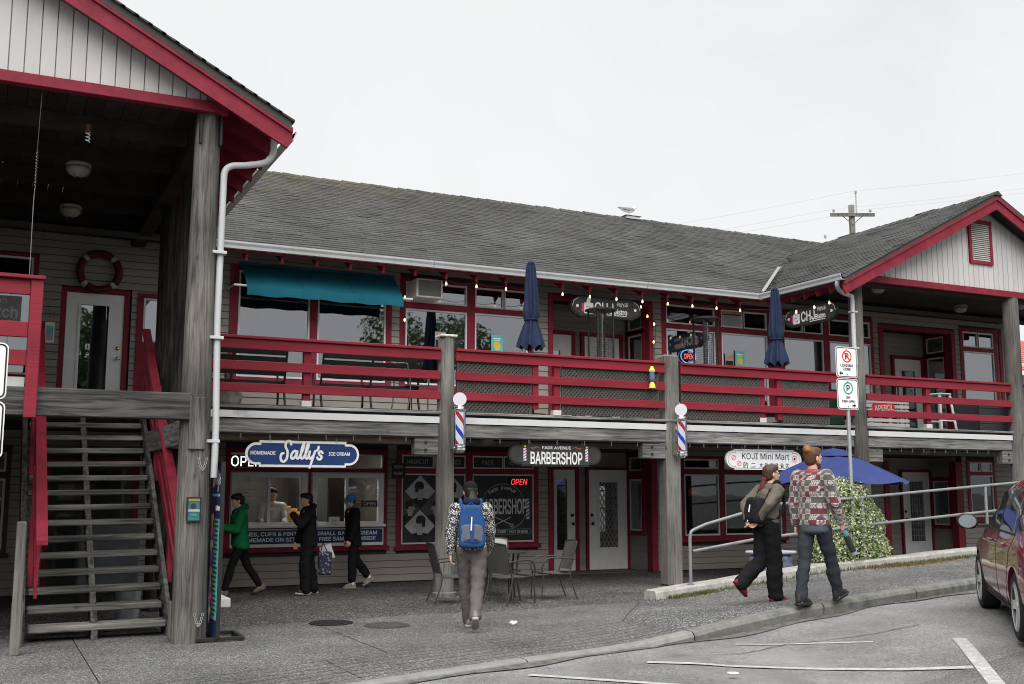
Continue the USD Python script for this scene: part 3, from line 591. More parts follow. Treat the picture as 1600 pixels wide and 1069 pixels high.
# eave: gutter, red fascia, rafter tails
gut = [(EY+0.0, EZ-0.115), (EY-0.09, EZ-0.115), (EY-0.10, EZ-0.07), (EY-0.125, EZ-0.03), (EY-0.13, EZ+0.0), (EY-0.118, EZ+0.0), (EY-0.105, EZ-0.04), (EY-0.08, EZ-0.10), (EY, EZ-0.10)]
def gutter_x(x0, x1):
    V = [(x, y, z) for x in (x0, x1) for y, z in gut]; n = len(gut); F = []
    for i in range(n):
        j = (i+1) % n; F += [[i, j, n+j], [i, n+j, n+i]]
    return np.array(V), np.array(F)
ec = GX-GHW                                                           # x of the inner corner of the eaves
eg = bld.hold('eaves')
for x0, x1 in ((2.6, 6.99), (7.0, 11.49), (11.5, ec-0.02)): bld.add('gutter', gutter_x(x0, x1), GUTTER, under=eg)
bld.add('fascia', bx(2.4, ec+0.1, EY+0.003, EY+0.03, EZ-0.155, EZ-0.102), RED, under=eg)
bld.add('soffit', hexa([(2.4, EY+0.03, EZ-0.112), (ec+0.2, EY+0.03, EZ-0.112), (2.4, WY, mz(WY)-0.112), (ec+0.2, WY, mz(WY)-0.112), (2.4, EY+0.03, EZ-0.103), (ec+0.2, EY+0.03, EZ-0.103), (2.4, WY, mz(WY)-0.103), (ec+0.2, WY, mz(WY)-0.103)]), RED, under=eg)
RAFX = [3.72+0.597*i for i in range(18)]
for x in RAFX:
    bld.add('rafter_tail', hexa([(x-0.022, EY+0.07, EZ-0.265), (x+0.022, EY+0.07, EZ-0.265), (x-0.022, WY, mz(WY)-0.265), (x+0.022, WY, mz(WY)-0.265), (x-0.022, EY+0.04, EZ-0.15), (x+0.022, EY+0.04, EZ-0.15), (x-0.022, WY, mz(WY)-0.115), (x+0.022, WY, mz(WY)-0.115)]), RED, under=eg)
# ---------------------------------------------------------------- right gabled porch
def roof_wing(t, x_ridge, hw, z_ridge, slope, y0, yv_e, yv_r, visible_sides, seed, u_off=0.0):
    """two roof planes running back from a gable at y0 to a valley (yv_e at the eave, yv_r at the ridge)"""
    th = t.hold('roof')
    ze = z_ridge-hw*slope
    for s in (-1, 1):
        xe = x_ridge+s*hw; q = [(xe, y0, ze), (x_ridge, y0, z_ridge), (x_ridge, yv_r, z_ridge), (xe, yv_e, ze)]
        if s > 0: q = q[::-1]
        t.add('roof_deck', slab(q[::-1] if True else q, 0.09), SHINGLE, under=th)
        if s in visible_sides:
            c, si = 1/math.hypot(1, slope), slope/math.hypot(1, slope)
            L = hw*math.hypot(1, slope)
            pl = lambda u, d, s=s: np.array([x_ridge+s*(hw-d*c), u, ze+d*si])
            keep = lambda u, d: u < yv_e+(yv_r-yv_e)*(d/L)+0.02
            m = shingle_rows(pl, (y0-0.02, yv_r), L, (s*si, 0, c), keep, seed+s)
            if s < 0: m = (m[0], m[1][:, ::-1])
            t.add('shingles', m, SHINGLE, under=th, kind='stuff', blk=8)
    n = int((yv_r-y0)/0.22)
    for i in range(n):
        y = y0-0.03+i*0.22; j = RNG.normal(0, 0.005)
        t.add('ridge_cap', hexa([(x_ridge-0.14, y, z_ridge-0.05+j), (x_ridge+0.14, y, z_ridge-0.05+j), (x_ridge-0.14, y+0.26, z_ridge-0.065+j), (x_ridge+0.14, y+0.26, z_ridge-0.065+j),
            (x_ridge-0.02, y, z_ridge+0.04+j), (x_ridge+0.02, y, z_ridge+0.04+j), (x_ridge-0.02, y+0.26, z_ridge+0.025+j), (x_ridge+0.02, y+0.26, z_ridge+0.025+j)]), SHINGLE, under=th)
    return th, ze
def gable(t, xr, hw, zr, slope, yf, zband, bandh, board, x_lo, x_hi, yroof):
    """pale upright boards between a red band and red barge boards"""
    g = t.hold('gable')
    zb = zband+bandh
    under = lambda x: zr-abs(x-xr)*slope-0.30
    xl, xh = max(x_lo, xr-(zr-0.30-zb)/slope), min(x_hi, xr+(zr-0.30-zb)/slope)
    t.add('gable_backing', ex(pts((xl-0.1, zb-0.05), (xh+0.1, zb-0.05), (xh+0.1, under(xh)+0.1), (xr, under(xr)+0.12), (xl-0.1, under(xl)+0.1)) if xl < xr < xh else pts((xl-0.1, zb-0.05), (xh+0.1, zb-0.05), (xl-0.1, under(xl)+0.15)), yf+0.012, yf+0.05), GROOVE, under=g)
    x = xl
    while x < xh-0.02:
        a_, b_ = x, min(x+board-0.012, xh); x += board
        j = RNG.normal(0, 0.0012)
        za, zc = under(a_)+0.06, under(b_)+0.06
        top = [(a_, za), (b_, zc)] if not (a_ < xr < b_) else [(a_, za), (xr, under(xr)+0.06), (b_, zc)]
        t.add('gable_board', ex(pts((a_, zb-0.03), (b_, zb-0.03), *top[::-1]), yf-0.006+j, yf+0.013), PALE, under=g)
    t.add('band', cbx(x_lo if x_lo > xr-hw else xl-0.25, x_hi if x_hi < xr+hw else xh+0.25, yf-0.055, yf+0.06, zband, zb, 0.006), RED, under=g)
    # barge boards with a narrow moulding above
    for s in (-1, 1):
        xe = xr+s*(hw+0.02)
        for nm, lo, hi, yy in (('barge_board', -0.335, -0.135, yroof), ('barge_moulding', -0.137, -0.075, yroof-0.028)):
            P = [(xr, zr+lo), (xe, zr-hw*slope+lo), (xe, zr-hw*slope+hi), (xr, zr+hi)]
            if nm == 'barge_board': P = [(xr, zr+lo), (xe-s*0.05, zr-hw*slope+lo+0.02), (xe, zr-hw*slope+lo+0.10), (xe, zr-hw*slope+hi), (xr, zr+hi)]
            t.add(nm, ex(pts(*P), yy, yy+0.04), RED, under=g)
    return g
YP = 15.5
rp = T('gabled_porch', 'open gabled porch over the right end of the balcony, with a louvred gable vent', 'porch', (GX, YP, 0))
roof_wing(rp, GX, GHW, GZ, GS, YP-0.42, EY-0.2, VY, (-1,), 21)
gable(rp, GX, GHW, GZ, GS, YP, 5.655, 0.135, 0.147, -99, 99, YP-0.40)
ze = GZ-GHW*GS
# vent with louvres
vx0, vx1, vz0, vz1 = 18.15, 18.83, 6.30, 7.24
vh = rp.hold('gable_vent')
rp.add('frame', ex(rect_ring((vx0, vx1, vz0, vz1), (vx0+0.07, vx1-0.07, vz0+0.07, vz1-0.07)), YP-0.05, YP+0.01), RED, under=vh)
for i in range(19):
    z = vz0+0.075+i*0.042
    rp.add('louvre', hexa([(vx0+0.07, YP-0.04, z), (vx1-0.07, YP-0.04, z), (vx0+0.07, YP-0.012, z+0.03), (vx1-0.07, YP-0.012, z+0.03), (vx0+0.07, YP-0.04, z+0.007), (vx1-0.07, YP-0.04, z+0.007), (vx0+0.07, YP-0.012, z+0.037), (vx1-0.07, YP-0.012, z+0.037)]), paint('louvre_grey', (0.42, 0.40, 0.37)), under=vh)
rp.add('vent_dark', bx(vx0+0.05, vx1-0.05, YP-0.0105, YP-0.0085, vz0+0.05, vz1-0.05), BLACKM, under=vh)
# log posts of the porch
def log(t, x, y, z0, z1, r0, r1, mat=WOODZ, seed=0, name='log_post', n=18, flat=0.0):
    zs = np.linspace(z0, z1, max(6, int((z1-z0)/0.18))); V = []; rg = np.random.default_rng(seed)
    ph = rg.random()*6; bow = rg.normal(0, 0.012, 2)
    for i, z in enumerate(zs):
        u = (z-z0)/(z1-z0); r = r0+(r1-r0)*u
        for q in range(n):
            a_ = 2*np.pi*q/n
            nz = meshkit.noise(np.array([math.cos(a_)*3+seed*7, math.sin(a_)*3, z*0.35]), 5)-0.5
            rr = r*(1+0.10*nz)+0.006*math.sin(a_*5+ph)
            V.append((x+rr*math.cos(a_)+bow[0]*math.sin(u*3.1), y+rr*math.sin(a_)+bow[1]*math.sin(u*3.1), z))
    k = len(zs); F = []
    for i in range(k-1):
        for q in range(n):
            q2 = (q+1) % n; F += [[i*n+q, i*n+q2, (i+1)*n+q2], [i*n+q, (i+1)*n+q2, (i+1)*n+q]]
    V += [(x, y, z0), (x, y, z1+0.01)]
    for q in range(n):
        q2 = (q+1) % n; F += [[k*n, q2, q], [k*n+1, (k-1)*n+q, (k-1)*n+q2]]
    return t.add(name, (np.array(V), np.array(F)), mat, 40)
log(rp, 15.08, YP+0.1, 0.0, 5.68, 0.165, 0.13, seed=3); log(rp, 19.42, YP+0.1, 0.0, 5.68, 0.185, 0.16, seed=4); log(rp, 22.45, YP+0.1, 0.0, 5.68, 0.17, 0.14, seed=5)
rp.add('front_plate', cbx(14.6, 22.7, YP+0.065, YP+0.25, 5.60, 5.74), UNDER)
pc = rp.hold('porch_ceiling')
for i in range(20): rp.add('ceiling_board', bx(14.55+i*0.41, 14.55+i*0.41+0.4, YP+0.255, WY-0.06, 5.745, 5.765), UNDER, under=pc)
# porch eave on the left: gutter, fascia and rafter tails, all running front to back
pe = rp.hold('eaves')
gy = [(y-EY, z-EZ) for y, z in gut]
def gutter_y(xe, zt, y0, y1, s=-1):
    V = [(xe+s*(-dy), y, zt+dz) for y in (y0, y1) for dy, dz in gy]; n = len(gy); F = []
    for i in range(n):
        j = (i+1) % n; F += [[i, n+j, j], [i, n+i, n+j]]
    F += [[0, i, i+1] for i in range(1, n-1)]
    return np.array(V), np.array(F)
rp.add('gutter', gutter_y(ec, ze+0.065, YP-0.42, EY-0.12), GUTTER, under=pe)
rp.add('fascia', bx(ec+0.003, ec+0.03, YP-0.36, EY-0.002, ze-0.10, ze-0.003), RED, under=pe)
for i in range(6):
    y = YP+0.1+i*0.36
    rp.add('rafter_tail', hexa([(ec+0.10, y-0.022, ze-0.22), (ec+0.9, y-0.022, ze+0.2), (ec+0.10, y+0.022, ze-0.22), (ec+0.9, y+0.022, ze+0.2), (ec+0.05, y-0.022, ze-0.10), (ec+0.9, y-0.022, ze+0.34), (ec+0.05, y+0.022, ze-0.10), (ec+0.9, y+0.022, ze+0.34)]), RED, under=pe)
# valley flashing and the round weight beside it
vf = []
for s in (-1, 1):
    a0, a1 = np.array([ec+0.02, EY-0.05, EZ+0.02]), np.array([ec+2.2, EY+(VY-EY)*2.2/GHW-0.02, EZ+0.02+2.2*GS])
    w = np.array([0.05*s, 0.0, 0.03]) if s > 0 else np.array([-0.055, 0.0, 0.012])
    vf.append((np.array([a0, a0+w, a1+w, a1]), np.array([[0, 1, 2], [0, 2, 3]]) if s > 0 else np.array([[0, 2, 1], [0, 3, 2]])))
rp.add('valley_flashing', move(cat(vf), (0, -0.03, 0.035)), paint('flashing_metal', (0.24, 0.235, 0.225), rough=0.5, metal=0.3, var=0.15), under=pe)
dp = rp.hold('downpipe')
P = curve([(ec-0.05, YP-0.28, ze-0.02), (ec-0.02, YP-0.22, ze-0.14), (ec+0.20, YP-0.10, ze-0.22), (ec+0.43, YP-0.08, ze-0.27), (ec+0.475, YP-0.08, ze-0.36), (ec+0.475, YP-0.08, ze-1.2)], 8)
rp.add('pipe', tube(np.vstack([P, [(ec+0.50, YP-0.08, 4.0)]]), 0.042, 10), GUTTER, True, under=dp)
for z in (5.0, 4.3): rp.add('pipe_strap', bx(ec+0.42, ec+0.56, YP-0.13, YP-0.02, z, z+0.03), GUTTER, under=dp)
# roof vents on the far side of the ridge
for y in (16.99, 19.45):
    rp.add('roof_vent', cat([bx(GX+0.02, GX+0.30, y-0.24, y+0.24, GZ-0.1, GZ+0.035), bx(GX-0.02, GX+0.36, y-0.28, y+0.28, GZ+0.035, GZ+0.055)]), BLACKM)

# ---------------------------------------------------------------- left gabled porch over the stairs
LXR, LHW, LZ, LS, LYF = -1.36, 4.30, 8.06, 0.525, 12.05
lp = T('gabled_porch', 'open gabled porch over the wooden stairs at the left edge', 'porch', (LXR, LYF, 0))
roof_wing(lp, LXR, LHW, LZ, LS, LYF-0.30, 18.0, 21.0, (1,), 31)
gable(lp, LXR, LHW, LZ, LS, LYF, 5.855, 0.125, 0.152, -3.2, 99, LYF-0.27)
lze = LZ-LHW*LS
# doubled shingle edge along the rake, seen as dark steps
for i in range(30):
    x = LXR+LHW+0.03-i*0.145; z = lze+(LXR+LHW-x)*LS
    lp.add('rake_shingle', hexa([(x-0.19, LYF-0.335, z+0.19*LS-0.004), (x, LYF-0.335, z-0.004), (x-0.19, LYF-0.1, z+0.19*LS-0.004), (x, LYF-0.1, z-0.004), (x-0.19, LYF-0.335, z+0.19*LS+0.012), (x, LYF-0.335, z+0.022), (x-0.19, LYF-0.1, z+0.19*LS+0.012), (x, LYF-0.1, z+0.022)]), SHINGLE)
log(lp, 2.09, LYF+0.15, 0.0, 5.88, 0.182, 0.135, mat=OLDPOST, seed=8)
log(lp, 2.25, 14.0, 0.0, 5.9, 0.17, 0.165, mat=DARKW, seed=9); log(lp, 2.225, 15.55, 0.0, 5.62, 0.16, 0.15, mat=DARKW, seed=10)
log(lp, -2.6, LYF+0.15, 0.0, 5.88, 0.16, 0.14, seed=12)
for x in (1.975, 2.2): lp.add('post_bracket', bx(x, x+0.025, LYF, LYF+0.2, 5.5, 5.84), BLACKM)
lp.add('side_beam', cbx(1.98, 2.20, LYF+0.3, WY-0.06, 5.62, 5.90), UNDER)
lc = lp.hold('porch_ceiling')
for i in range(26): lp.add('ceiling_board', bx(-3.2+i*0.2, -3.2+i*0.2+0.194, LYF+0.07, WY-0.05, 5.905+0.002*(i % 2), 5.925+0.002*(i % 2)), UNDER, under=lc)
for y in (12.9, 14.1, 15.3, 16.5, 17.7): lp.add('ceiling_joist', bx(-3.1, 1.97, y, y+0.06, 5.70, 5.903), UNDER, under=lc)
# right soffit of the left porch: red rafters under the overhang, gutter beyond
REDD = RED
le = lp.hold('eaves')
for i in range(11):
    y = LYF+0.35+i*0.56
    lp.add('rafter_tail', hexa([(2.22, y-0.025, lze+0.12), (2.88, y-0.025, lze-0.26), (2.22, y+0.025, lze+0.12), (2.88, y+0.025, lze-0.26), (2.22, y-0.025, lze+0.27), (2.9, y-0.025, lze-0.10), (2.22, y+0.025, lze+0.27), (2.9, y+0.025, lze-0.10)]), REDD, under=le)
lp.add('soffit', hexa([(2.0, LYF-0.22, lze+0.36), (2.93, LYF-0.22, lze-0.105), (2.0, 18, lze+0.36), (2.93, 18, lze-0.105), (2.0, LYF-0.22, lze+0.37), (2.93, LYF-0.22, lze-0.093), (2.0, 18, lze+0.37), (2.93, 18, lze-0.093)]), REDD, under=le)
lp.add('gutter', gutter_y(2.95, lze-0.02, LYF-0.02, 17.9, 1)[0:2], GUTTER, under=le)
ld = lp.hold('downpipe')
P = curve([(2.83, LYF+0.06, lze-0.12), (2.82, LYF+0.06, 5.50), (2.74, LYF+0.07, 5.39), (2.55, LYF+0.09, 5.335), (2.36, LYF+0.10, 5.30), (2.285, LYF+0.10, 5.22), (2.275, LYF+0.10, 5.05)], 8)
lp.add('pipe', tube(np.vstack([P, [(2.262, LYF+0.09, 3.5), (2.285, LYF+0.06, 2.3), (2.285, LYF+0.06, 1.75)]]), 0.038, 10), GUTTER, True, under=ld)
for z in (4.25, 3.28, 2.13): lp.add('pipe_strap', cbx(2.17, 2.33, LYF+0.02, LYF+0.14, z, z+0.035, 0.004), GUTTER, under=ld)
for i in range(21): lp.add('added_side_board', bx(-3.06, -3.03, LYF+0.12+i*0.3, LYF+0.12+i*0.3+0.294, 0.0, 5.9), paint('brown_side_boards', (0.06, 0.042, 0.034), rough=0.9, var=0.2))  # boarding carried out of view as a full wall, added to cut side light
# landing edge: heavy cross beam, white fascia, deck
lp.add('cross_beam', cbx(-3.0, 2.0, LYF-0.05, LYF+0.10, 2.37, 2.66, 0.01), wood('dark_beam_wood', 0, (0.028, 0.027, 0.026), (0.085, 0.082, 0.077), fine=24))
lp.add('beam_block', cbx(1.98, 2.16, LYF-0.06, LYF+0.005, 2.05, 2.62, 0.008), OLDPOST)
lp.add('fascia', bx(-3.0, 0.33, LYF-0.02, LYF+0.01, 2.662, 2.76), FASCIA)
lp.add('tie_beam', cbx(1.98, 2.2, LYF+0.42, 15.4, 2.12, 2.40), WOODY)
for i in range(14):
    y = 16.02+i*0.178; lp.add('deck_board', bx(-3.0, 2.6, y, y+0.17, 2.70, 2.745), WOODX)
for i in range(22):
    y = LYF+0.05+i*0.178; lp.add('deck_board', bx(-3.0, 0.36, y, y+0.17, 2.70, 2.745), WOODX)
# left railing on the landing
lr = T('landing_railing', 'short red railing with a broad end post at the head of the stairs', 'railing', (0.3, LYF, 2.4))
lr.add('post', cbx(0.335, 0.455, LYF-0.14, LYF-0.055, 2.34, 3.76, 0.006), REDX)
lr.add('cap', cbx(-3.0, 0.47, LYF-0.17, LYF-0.01, 3.762, 3.80, 0.005), REDX)
for z0, z1 in ((3.60, 3.755), (3.16, 3.32), (2.93-0.06, 3.03-0.0)): lr.add('rail', cbx(-3.0, 0.332, LYF-0.115, LYF-0.075, z0+0.0, z1+0.0, 0.005), REDX)

# ---------------------------------------------------------------- wooden stairs
st = T('staircase', 'weathered open wooden stairs with red handrails climbing to the upper floor', 'staircase', (1.2, 12.8, 0))
NT, RISE, RUN, SY, SZ = 14, 0.1815, 0.226, 12.82, 0.17
for i in range(NT):
    y, z = SY+i*RUN, SZ+i*RISE; rg = RNG.normal(0, 0.006, 4)
    m = cbx(0.53+rg[0], 1.955+rg[1], y-0.015, y+0.275, z-0.072, z, 0.013)
    v, f = m; v = v.copy(); v[:, 2] += (v[:, 0]-1.2)*(0.012+rg[2]*0.5)
    st.add('tread', (v, f), STAIRW)
def stringer(x0, x1, dz, h, name='stringer'):
    y0, y1 = SY-0.02, SY+NT*RUN+0.05; s = RISE/RUN
    P = [(y0, 0.0), (y0, SZ+dz), (y1, SZ+dz+(y1-y0)*s), (y1, SZ+dz+(y1-y0)*s-h), (y0+h*0.9, 0.0)]
    v, f = ex(Polygon(P), 0, x1-x0); v = np.stack([v[:, 1]+x0, v[:, 0], v[:, 2]], 1); st.add(name, (v, f[:, ::-1]), STAIRY)
stringer(0.44, 0.50, 0.10, 0.45); stringer(1.96, 2.005, 0.10, 0.42); stringer(1.17, 1.235, -0.06, 0.26, 'middle_stringer')
st.add('newel', cbx(0.345, 0.435, SY-0.98+0.05, SY-0.82+0.05, 0.0, 1.30, 0.01), WOODZ)
st.add('newel', cbx(0.36, 0.47, SY-0.30, SY-0.12, 0, 0.45, 0.01), WOODZ)
st.add('newel', cbx(1.94, 2.03, SY-0.33, SY-0.20, 0.0, 0.40, 0.01), WOODZ)
def sloped(x0, x1, p0, p1, h, name, ch=0.006):
    (ya, za), (yb, zb) = p0, p1
    st.add(name, hexa([(x0, ya, za-h), (x1, ya, za-h), (x0, yb, zb-h), (x1, yb, zb-h), (x0, ya, za), (x1, ya, za), (x0, yb, zb), (x1, yb, zb)]), RED)
sl = RISE/RUN*0.93
for x, s in ((0.60, 1), (2.005, -1)):
    yb = 16.1; zt = 1.09+(yb-12.27)*0.74
    sloped(x-0.055, x+0.055, (12.27, 1.10), (yb, zt), 0.05, 'handrail')
    for k, (dz, yl) in enumerate(((0.16, 12.36), (0.42, 12.45), (0.68, 12.55))):
        sloped(x-0.02-s*0.02, x+0.012-s*0.02, (yl, 1.10-dz+(yl-12.27)*0.74), (yb, zt-dz), 0.14, 'rail')
    for y in (13.4, 14.9): st.add('rail_post', cbx(x-0.03-s*0.05, x+0.03-s*0.05, y, y+0.085, SZ+(y-SY)*RISE/RUN-0.1, 1.05+(y-12.27)*0.74, 0.005), RED)

# ---------------------------------------------------------------- balcony
YB = 15.6
bal = T('balcony', 'long timber balcony on log posts running across the shop fronts', 'balcony', (9, YB, 0))
for x0, x1 in ((2.35, 6.36), (6.62, 10.6), (10.95, 14.9), (15.25, 19.22), (19.62, 23.2)):
    bal.add('beam', cbx(x0, x1, YB+0.0, YB+0.20, 2.44, 2.648, 0.012), WOODX)
    bal.add('fascia', bx(x0, x1, YB-0.025, YB+0.004, 2.655, 2.755), FASCIA)
for i in range(17):
    y = YB-0.03+i*0.171
    bal.add('deck_board', cbx(2.25, 23.3, y, y+0.163, 2.795, 2.84, 0.006), WOODX)
bal.add('drip_gap', bx(2.3, 23.2, YB+0.03, YB+0.06, 2.756, 2.794), BLACKM)
for i in range(51):
    x = 2.45+i*0.408
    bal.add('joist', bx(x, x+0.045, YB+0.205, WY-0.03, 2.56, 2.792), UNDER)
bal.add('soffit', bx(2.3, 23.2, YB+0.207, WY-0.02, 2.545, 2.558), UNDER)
log(bal, 6.50, YB+0.06, 0.0, 4.02, 0.155, 0.125, seed=14)
bal.add('post_collar', lathe([(0.19, 0.0), (0.19, 0.06), (0.165, 0.075)], (6.50, YB+0.06, 0.0), 18), WOODZ)
# the second post is squared timber
m = cbx(10.60, 10.90, YB-0.02, YB+0.27, 0.0, 3.98, 0.03); bal.add('timber_post', m, WOODZ)
bal.add('post_top', cbx(6.36, 6.64, YB-0.08, YB+0.2, 4.02, 4.06, 0.01), paint('lichen_grey', (0.40, 0.40, 0.37), var=0.3, scale=30))
for x, s in ((6.25, 0), (10.42, 0), (15.3, 0), (19.22, 0)):
    bal.add('corbel', cbx(x-0.28, x+0.34, YB+0.02, YB+0.19, 2.16, 2.437, 0.012), STAIRW)
    for z in (2.24, 2.36): bal.add('bolt', cyl((x-0.1, YB+0.0, z), (x-0.1, YB+0.022, z), 0.022, 8), BLACKM)
pipe = curve([(2.4, 16.4, 2.42), (4.5, 16.35, 2.42), (6.6, 16.4, 2.41)], 10)
bal.add('service_pipe', tube(pipe, 0.055, 10), paint('tan_pipe', (0.38, 0.30, 0.21)), True)

# ---------------------------------------------------------------- balcony railings, one per bay
def bay(x0, x1, label, posts, lats, name='balcony_railing'):
    t = T(name, label, 'railing', ((x0+x1)/2, YB, 2.84), group='red railings along the balcony')
    t.add('cap', cbx(x0, x1, YB-0.07, YB+0.10, 3.80, 3.842, 0.006), REDX)
    for z0, z1 in ((3.648, 3.795), (3.342, 3.476), (3.025, 3.155)):
        t.add('rail', cbx(x0, x1, YB-0.035, YB+0.005, z0, z1, 0.006), REDX)
    for x, zb, shoe in posts:
        t.add('post', cbx(x-0.055, x+0.055, YB+0.007, YB+0.10, zb, 3.798, 0.005), REDX)
        if shoe: t.add('post_shoe', cbx(x-0.075, x+0.075, YB-0.0, YB+0.12, 2.841, 2.93, 0.008), GREYM if shoe == 2 else FASCIA)
    for a_, b_, mat in lats:
        h = t.hold('lattice_panel')
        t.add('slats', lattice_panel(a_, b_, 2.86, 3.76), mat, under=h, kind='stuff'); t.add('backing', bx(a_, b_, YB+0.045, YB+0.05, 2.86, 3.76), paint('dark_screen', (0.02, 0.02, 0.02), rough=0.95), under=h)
        for xx in (a_, b_): t.add('edge_strip', bx(xx-0.015, xx+0.015, YB+0.008, YB+0.05, 2.85, 3.77), mat, under=h)
    return t
def lattice_panel(x0, x1, z0, z1):
    out = []; P = 0.070; W = 0.031; B = sbox(x0, z0, x1, z1)
    for s, y in ((1, YB+0.012), (-1, YB+0.022)):
        k = -int((z1-z0)/P)-1
        while x0+k*P < x1+(z1-z0):
            xa = x0+k*P; k += 1
            ln = LineString([(xa, z0 if s > 0 else z1), (xa+(z1-z0), z1 if s > 0 else z0)]).intersection(B)
            if ln.is_empty or ln.length < 0.03: continue
            (ax, az), (cx, cz) = ln.coords[0], ln.coords[-1]
            n = np.array([-(cz-az), cx-ax]); n = n/np.linalg.norm(n)*W/2
            out.append(hexa([(ax-n[0], y, az-n[1]), (cx-n[0], y, cz-n[1]), (ax-n[0], y+0.008, az-n[1]), (cx-n[0], y+0.008, cz-n[1]), (ax+n[0], y, az+n[1]), (cx+n[0], y, cz+n[1]), (ax+n[0], y+0.008, az+n[1]), (cx+n[0], y+0.008, cz+n[1])]))
    return cat(out)
LATT = paint('lattice_grey', (0.062, 0.058, 0.052), rough=0.85, var=0.2, scale=20)
GREENP = paint('dark_green_panel', (0.02, 0.045, 0.032), rough=0.5)
bay(2.3, 6.37, 'red railing bay in front of the black benches, left of the first log post', [(4.25, 2.92, 1)], [])
bay(6.635, 10.58, 'red latticed railing bay between the first log post and the square timber post', [(8.07, 2.93, 0), (8.47, 2.92, 1)], [(6.68, 7.98, LATT), (8.57, 10.46, LATT)])
bay(10.92, 14.92, 'red latticed railing bay between the square post and the parking signs', [(12.74, 2.90, 1), (13.14, 2.90, 0)], [(10.96, 12.66, LATT), (13.22, 14.3, LATT)])
bay(15.24, 19.24, 'red railing bay in front of the white slatted bench, right of the parking signs', [(16.9, 2.93, 1)], [])
bay(19.62, 23.2, 'short red railing stretch at the right edge beyond the last log post', [(21.2, 2.93, 1)], [])
gp = T('green_panel', 'dark green board standing behind the railing beside the parking signs', 'panel', (14.6, YB+0.25, 2.84))
gp.add('board', cbx(13.9, 14.9, YB+0.24, YB+0.27, 2.85, 3.55, 0.005), GREENP)
gp.add('batten', cbx(13.9, 14.9, YB+0.22, YB+0.238, 2.88, 2.94, 0.004), GREENP)
# ================================================================== signs
NAVY = paint('navy_sign', (0.014, 0.035, 0.115), rough=0.4, var=0.06)
SIGNW = paint('sign_white', (0.62, 0.62, 0.615), rough=0.4, var=0.03)
BLK = paint('sign_black', (0.016, 0.016, 0.017), rough=0.5, var=0.1)
CHAR = paint('sign_charcoal', (0.035, 0.033, 0.033), rough=0.5)
PINK = paint('sign_pink', (0.55, 0.05, 0.20), rough=0.5); TEAL = paint('poster_teal', (0.10, 0.42, 0.40), rough=0.5); YEL = paint('poster_yellow', (0.62, 0.42, 0.06), rough=0.5)
REDS = paint('sign_red', (0.62, 0.03, 0.04), rough=0.4); GREENS = paint('sign_green', (0.01, 0.25, 0.15), rough=0.4); BLUES = paint('sign_blue', (0.03, 0.08, 0.45), rough=0.4)
GREYS = paint('print_grey', (0.30, 0.30, 0.30)); DGREY = paint('print_dark_grey', (0.028, 0.028, 0.03), rough=0.5); MGREY = paint('print_mid_grey', (0.30, 0.30, 0.30)); SKINP = paint('print_skin', (0.36, 0.31, 0.29))
def plaque(w, h, r, step=0.0):
    """sign outline: straight middle with rounded ends set in by a step"""
    mid = sbox(-w/2+r+step, -h/2, w/2-r-step, h/2); inner = sbox(-w/2+r, -h/2+step, w/2-r, h/2-step)
    ends = [Point(s*(w/2-(h/2-step)), 0).buffer(h/2-step, 24) for s in (-1, 1)]
    return unary_union([mid, inner]+ends)
def shift(p, dx, dz):
    from shapely import affinity; return affinity.translate(p, dx, dz)
SALLY = [[(0.30, 0.84), (0.24, 1.0), (0.08, 0.96), (0.02, 0.74), (0.13, 0.48), (0.10, 0.14), (-0.06, -0.02), (-0.20, 0.10), (-0.18, 0.34), (-0.08, 0.40)],
    [(0.60, 0.46), (0.48, 0.52), (0.34, 0.36), (0.32, 0.18), (0.42, 0.14), (0.54, 0.28), (0.62, 0.50), (0.58, 0.22), (0.66, 0.15), (0.76, 0.26)],
    [(0.74, 0.24), (0.90, 0.60), (0.96, 0.90), (0.92, 0.94)], [(0.93, 0.94), (0.84, 0.60), (0.80, 0.24), (0.88, 0.15), (0.98, 0.26)],
    [(0.98, 0.26), (1.14, 0.62), (1.20, 0.90), (1.15, 0.94)], [(1.16, 0.94), (1.07, 0.60), (1.03, 0.24), (1.11, 0.15), (1.22, 0.26)],
    [(1.26, 0.50), (1.20, 0.26), (1.28, 0.15), (1.42, 0.28)], [(1.52, 0.52), (1.42, 0.20), (1.32, -0.12), (1.26, -0.30)],
    [(1.70, 0.74), (1.67, 0.62), (1.60, 0.55)], [(1.90, 0.44), (1.82, 0.52), (1.72, 0.46), (1.74, 0.36), (1.85, 0.26), (1.82, 0.14), (1.70, 0.12), (1.64, 0.20)]]
def sally_word(w):
    p = strokes(SALLY, 0.115); b = p.bounds
    from shapely import affinity
    return affinity.translate(affinity.scale(p, w/(b[2]-b[0]), w/(b[2]-b[0]), origin=(0, 0)), 0, 0)
def centred(p):
    b = p.bounds; return shift(p, -(b[0]+b[2])/2, -(b[1]+b[3])/2)
class Local:
    """builds flat print in its own x-z frame, then turns and places it"""
    def __init__(s, t, o, rz=0, f=1.0): s.t, s.o, s.rz, s.f = t, np.array(o, float), rz, f
    def put(s, name, m, mat, label=None, under=None, smooth=False):
        if s.f != 1: m = (np.asarray(m[0])*s.f, m[1])
        if s.rz: m = rot(m, (0, 0, 1), s.rz)
        return s.t.add(name, move(m, s.o), mat, smooth, label, under)
def hangers(L, xs, z0, z1):
    for x in xs:
        L.put('hanger', cat([tube([(x+0.012*math.sin(i*1.6), 0.012*math.cos(i*1.6), z0+(z1-z0)*i/9) for i in range(10)], 0.005, 5), tube([(x+0.018*math.cos(a_), 0, z0-0.01+0.018*math.sin(a_)) for a_ in np.linspace(0, 6.28, 9)], 0.004, 4)]), GREYM)
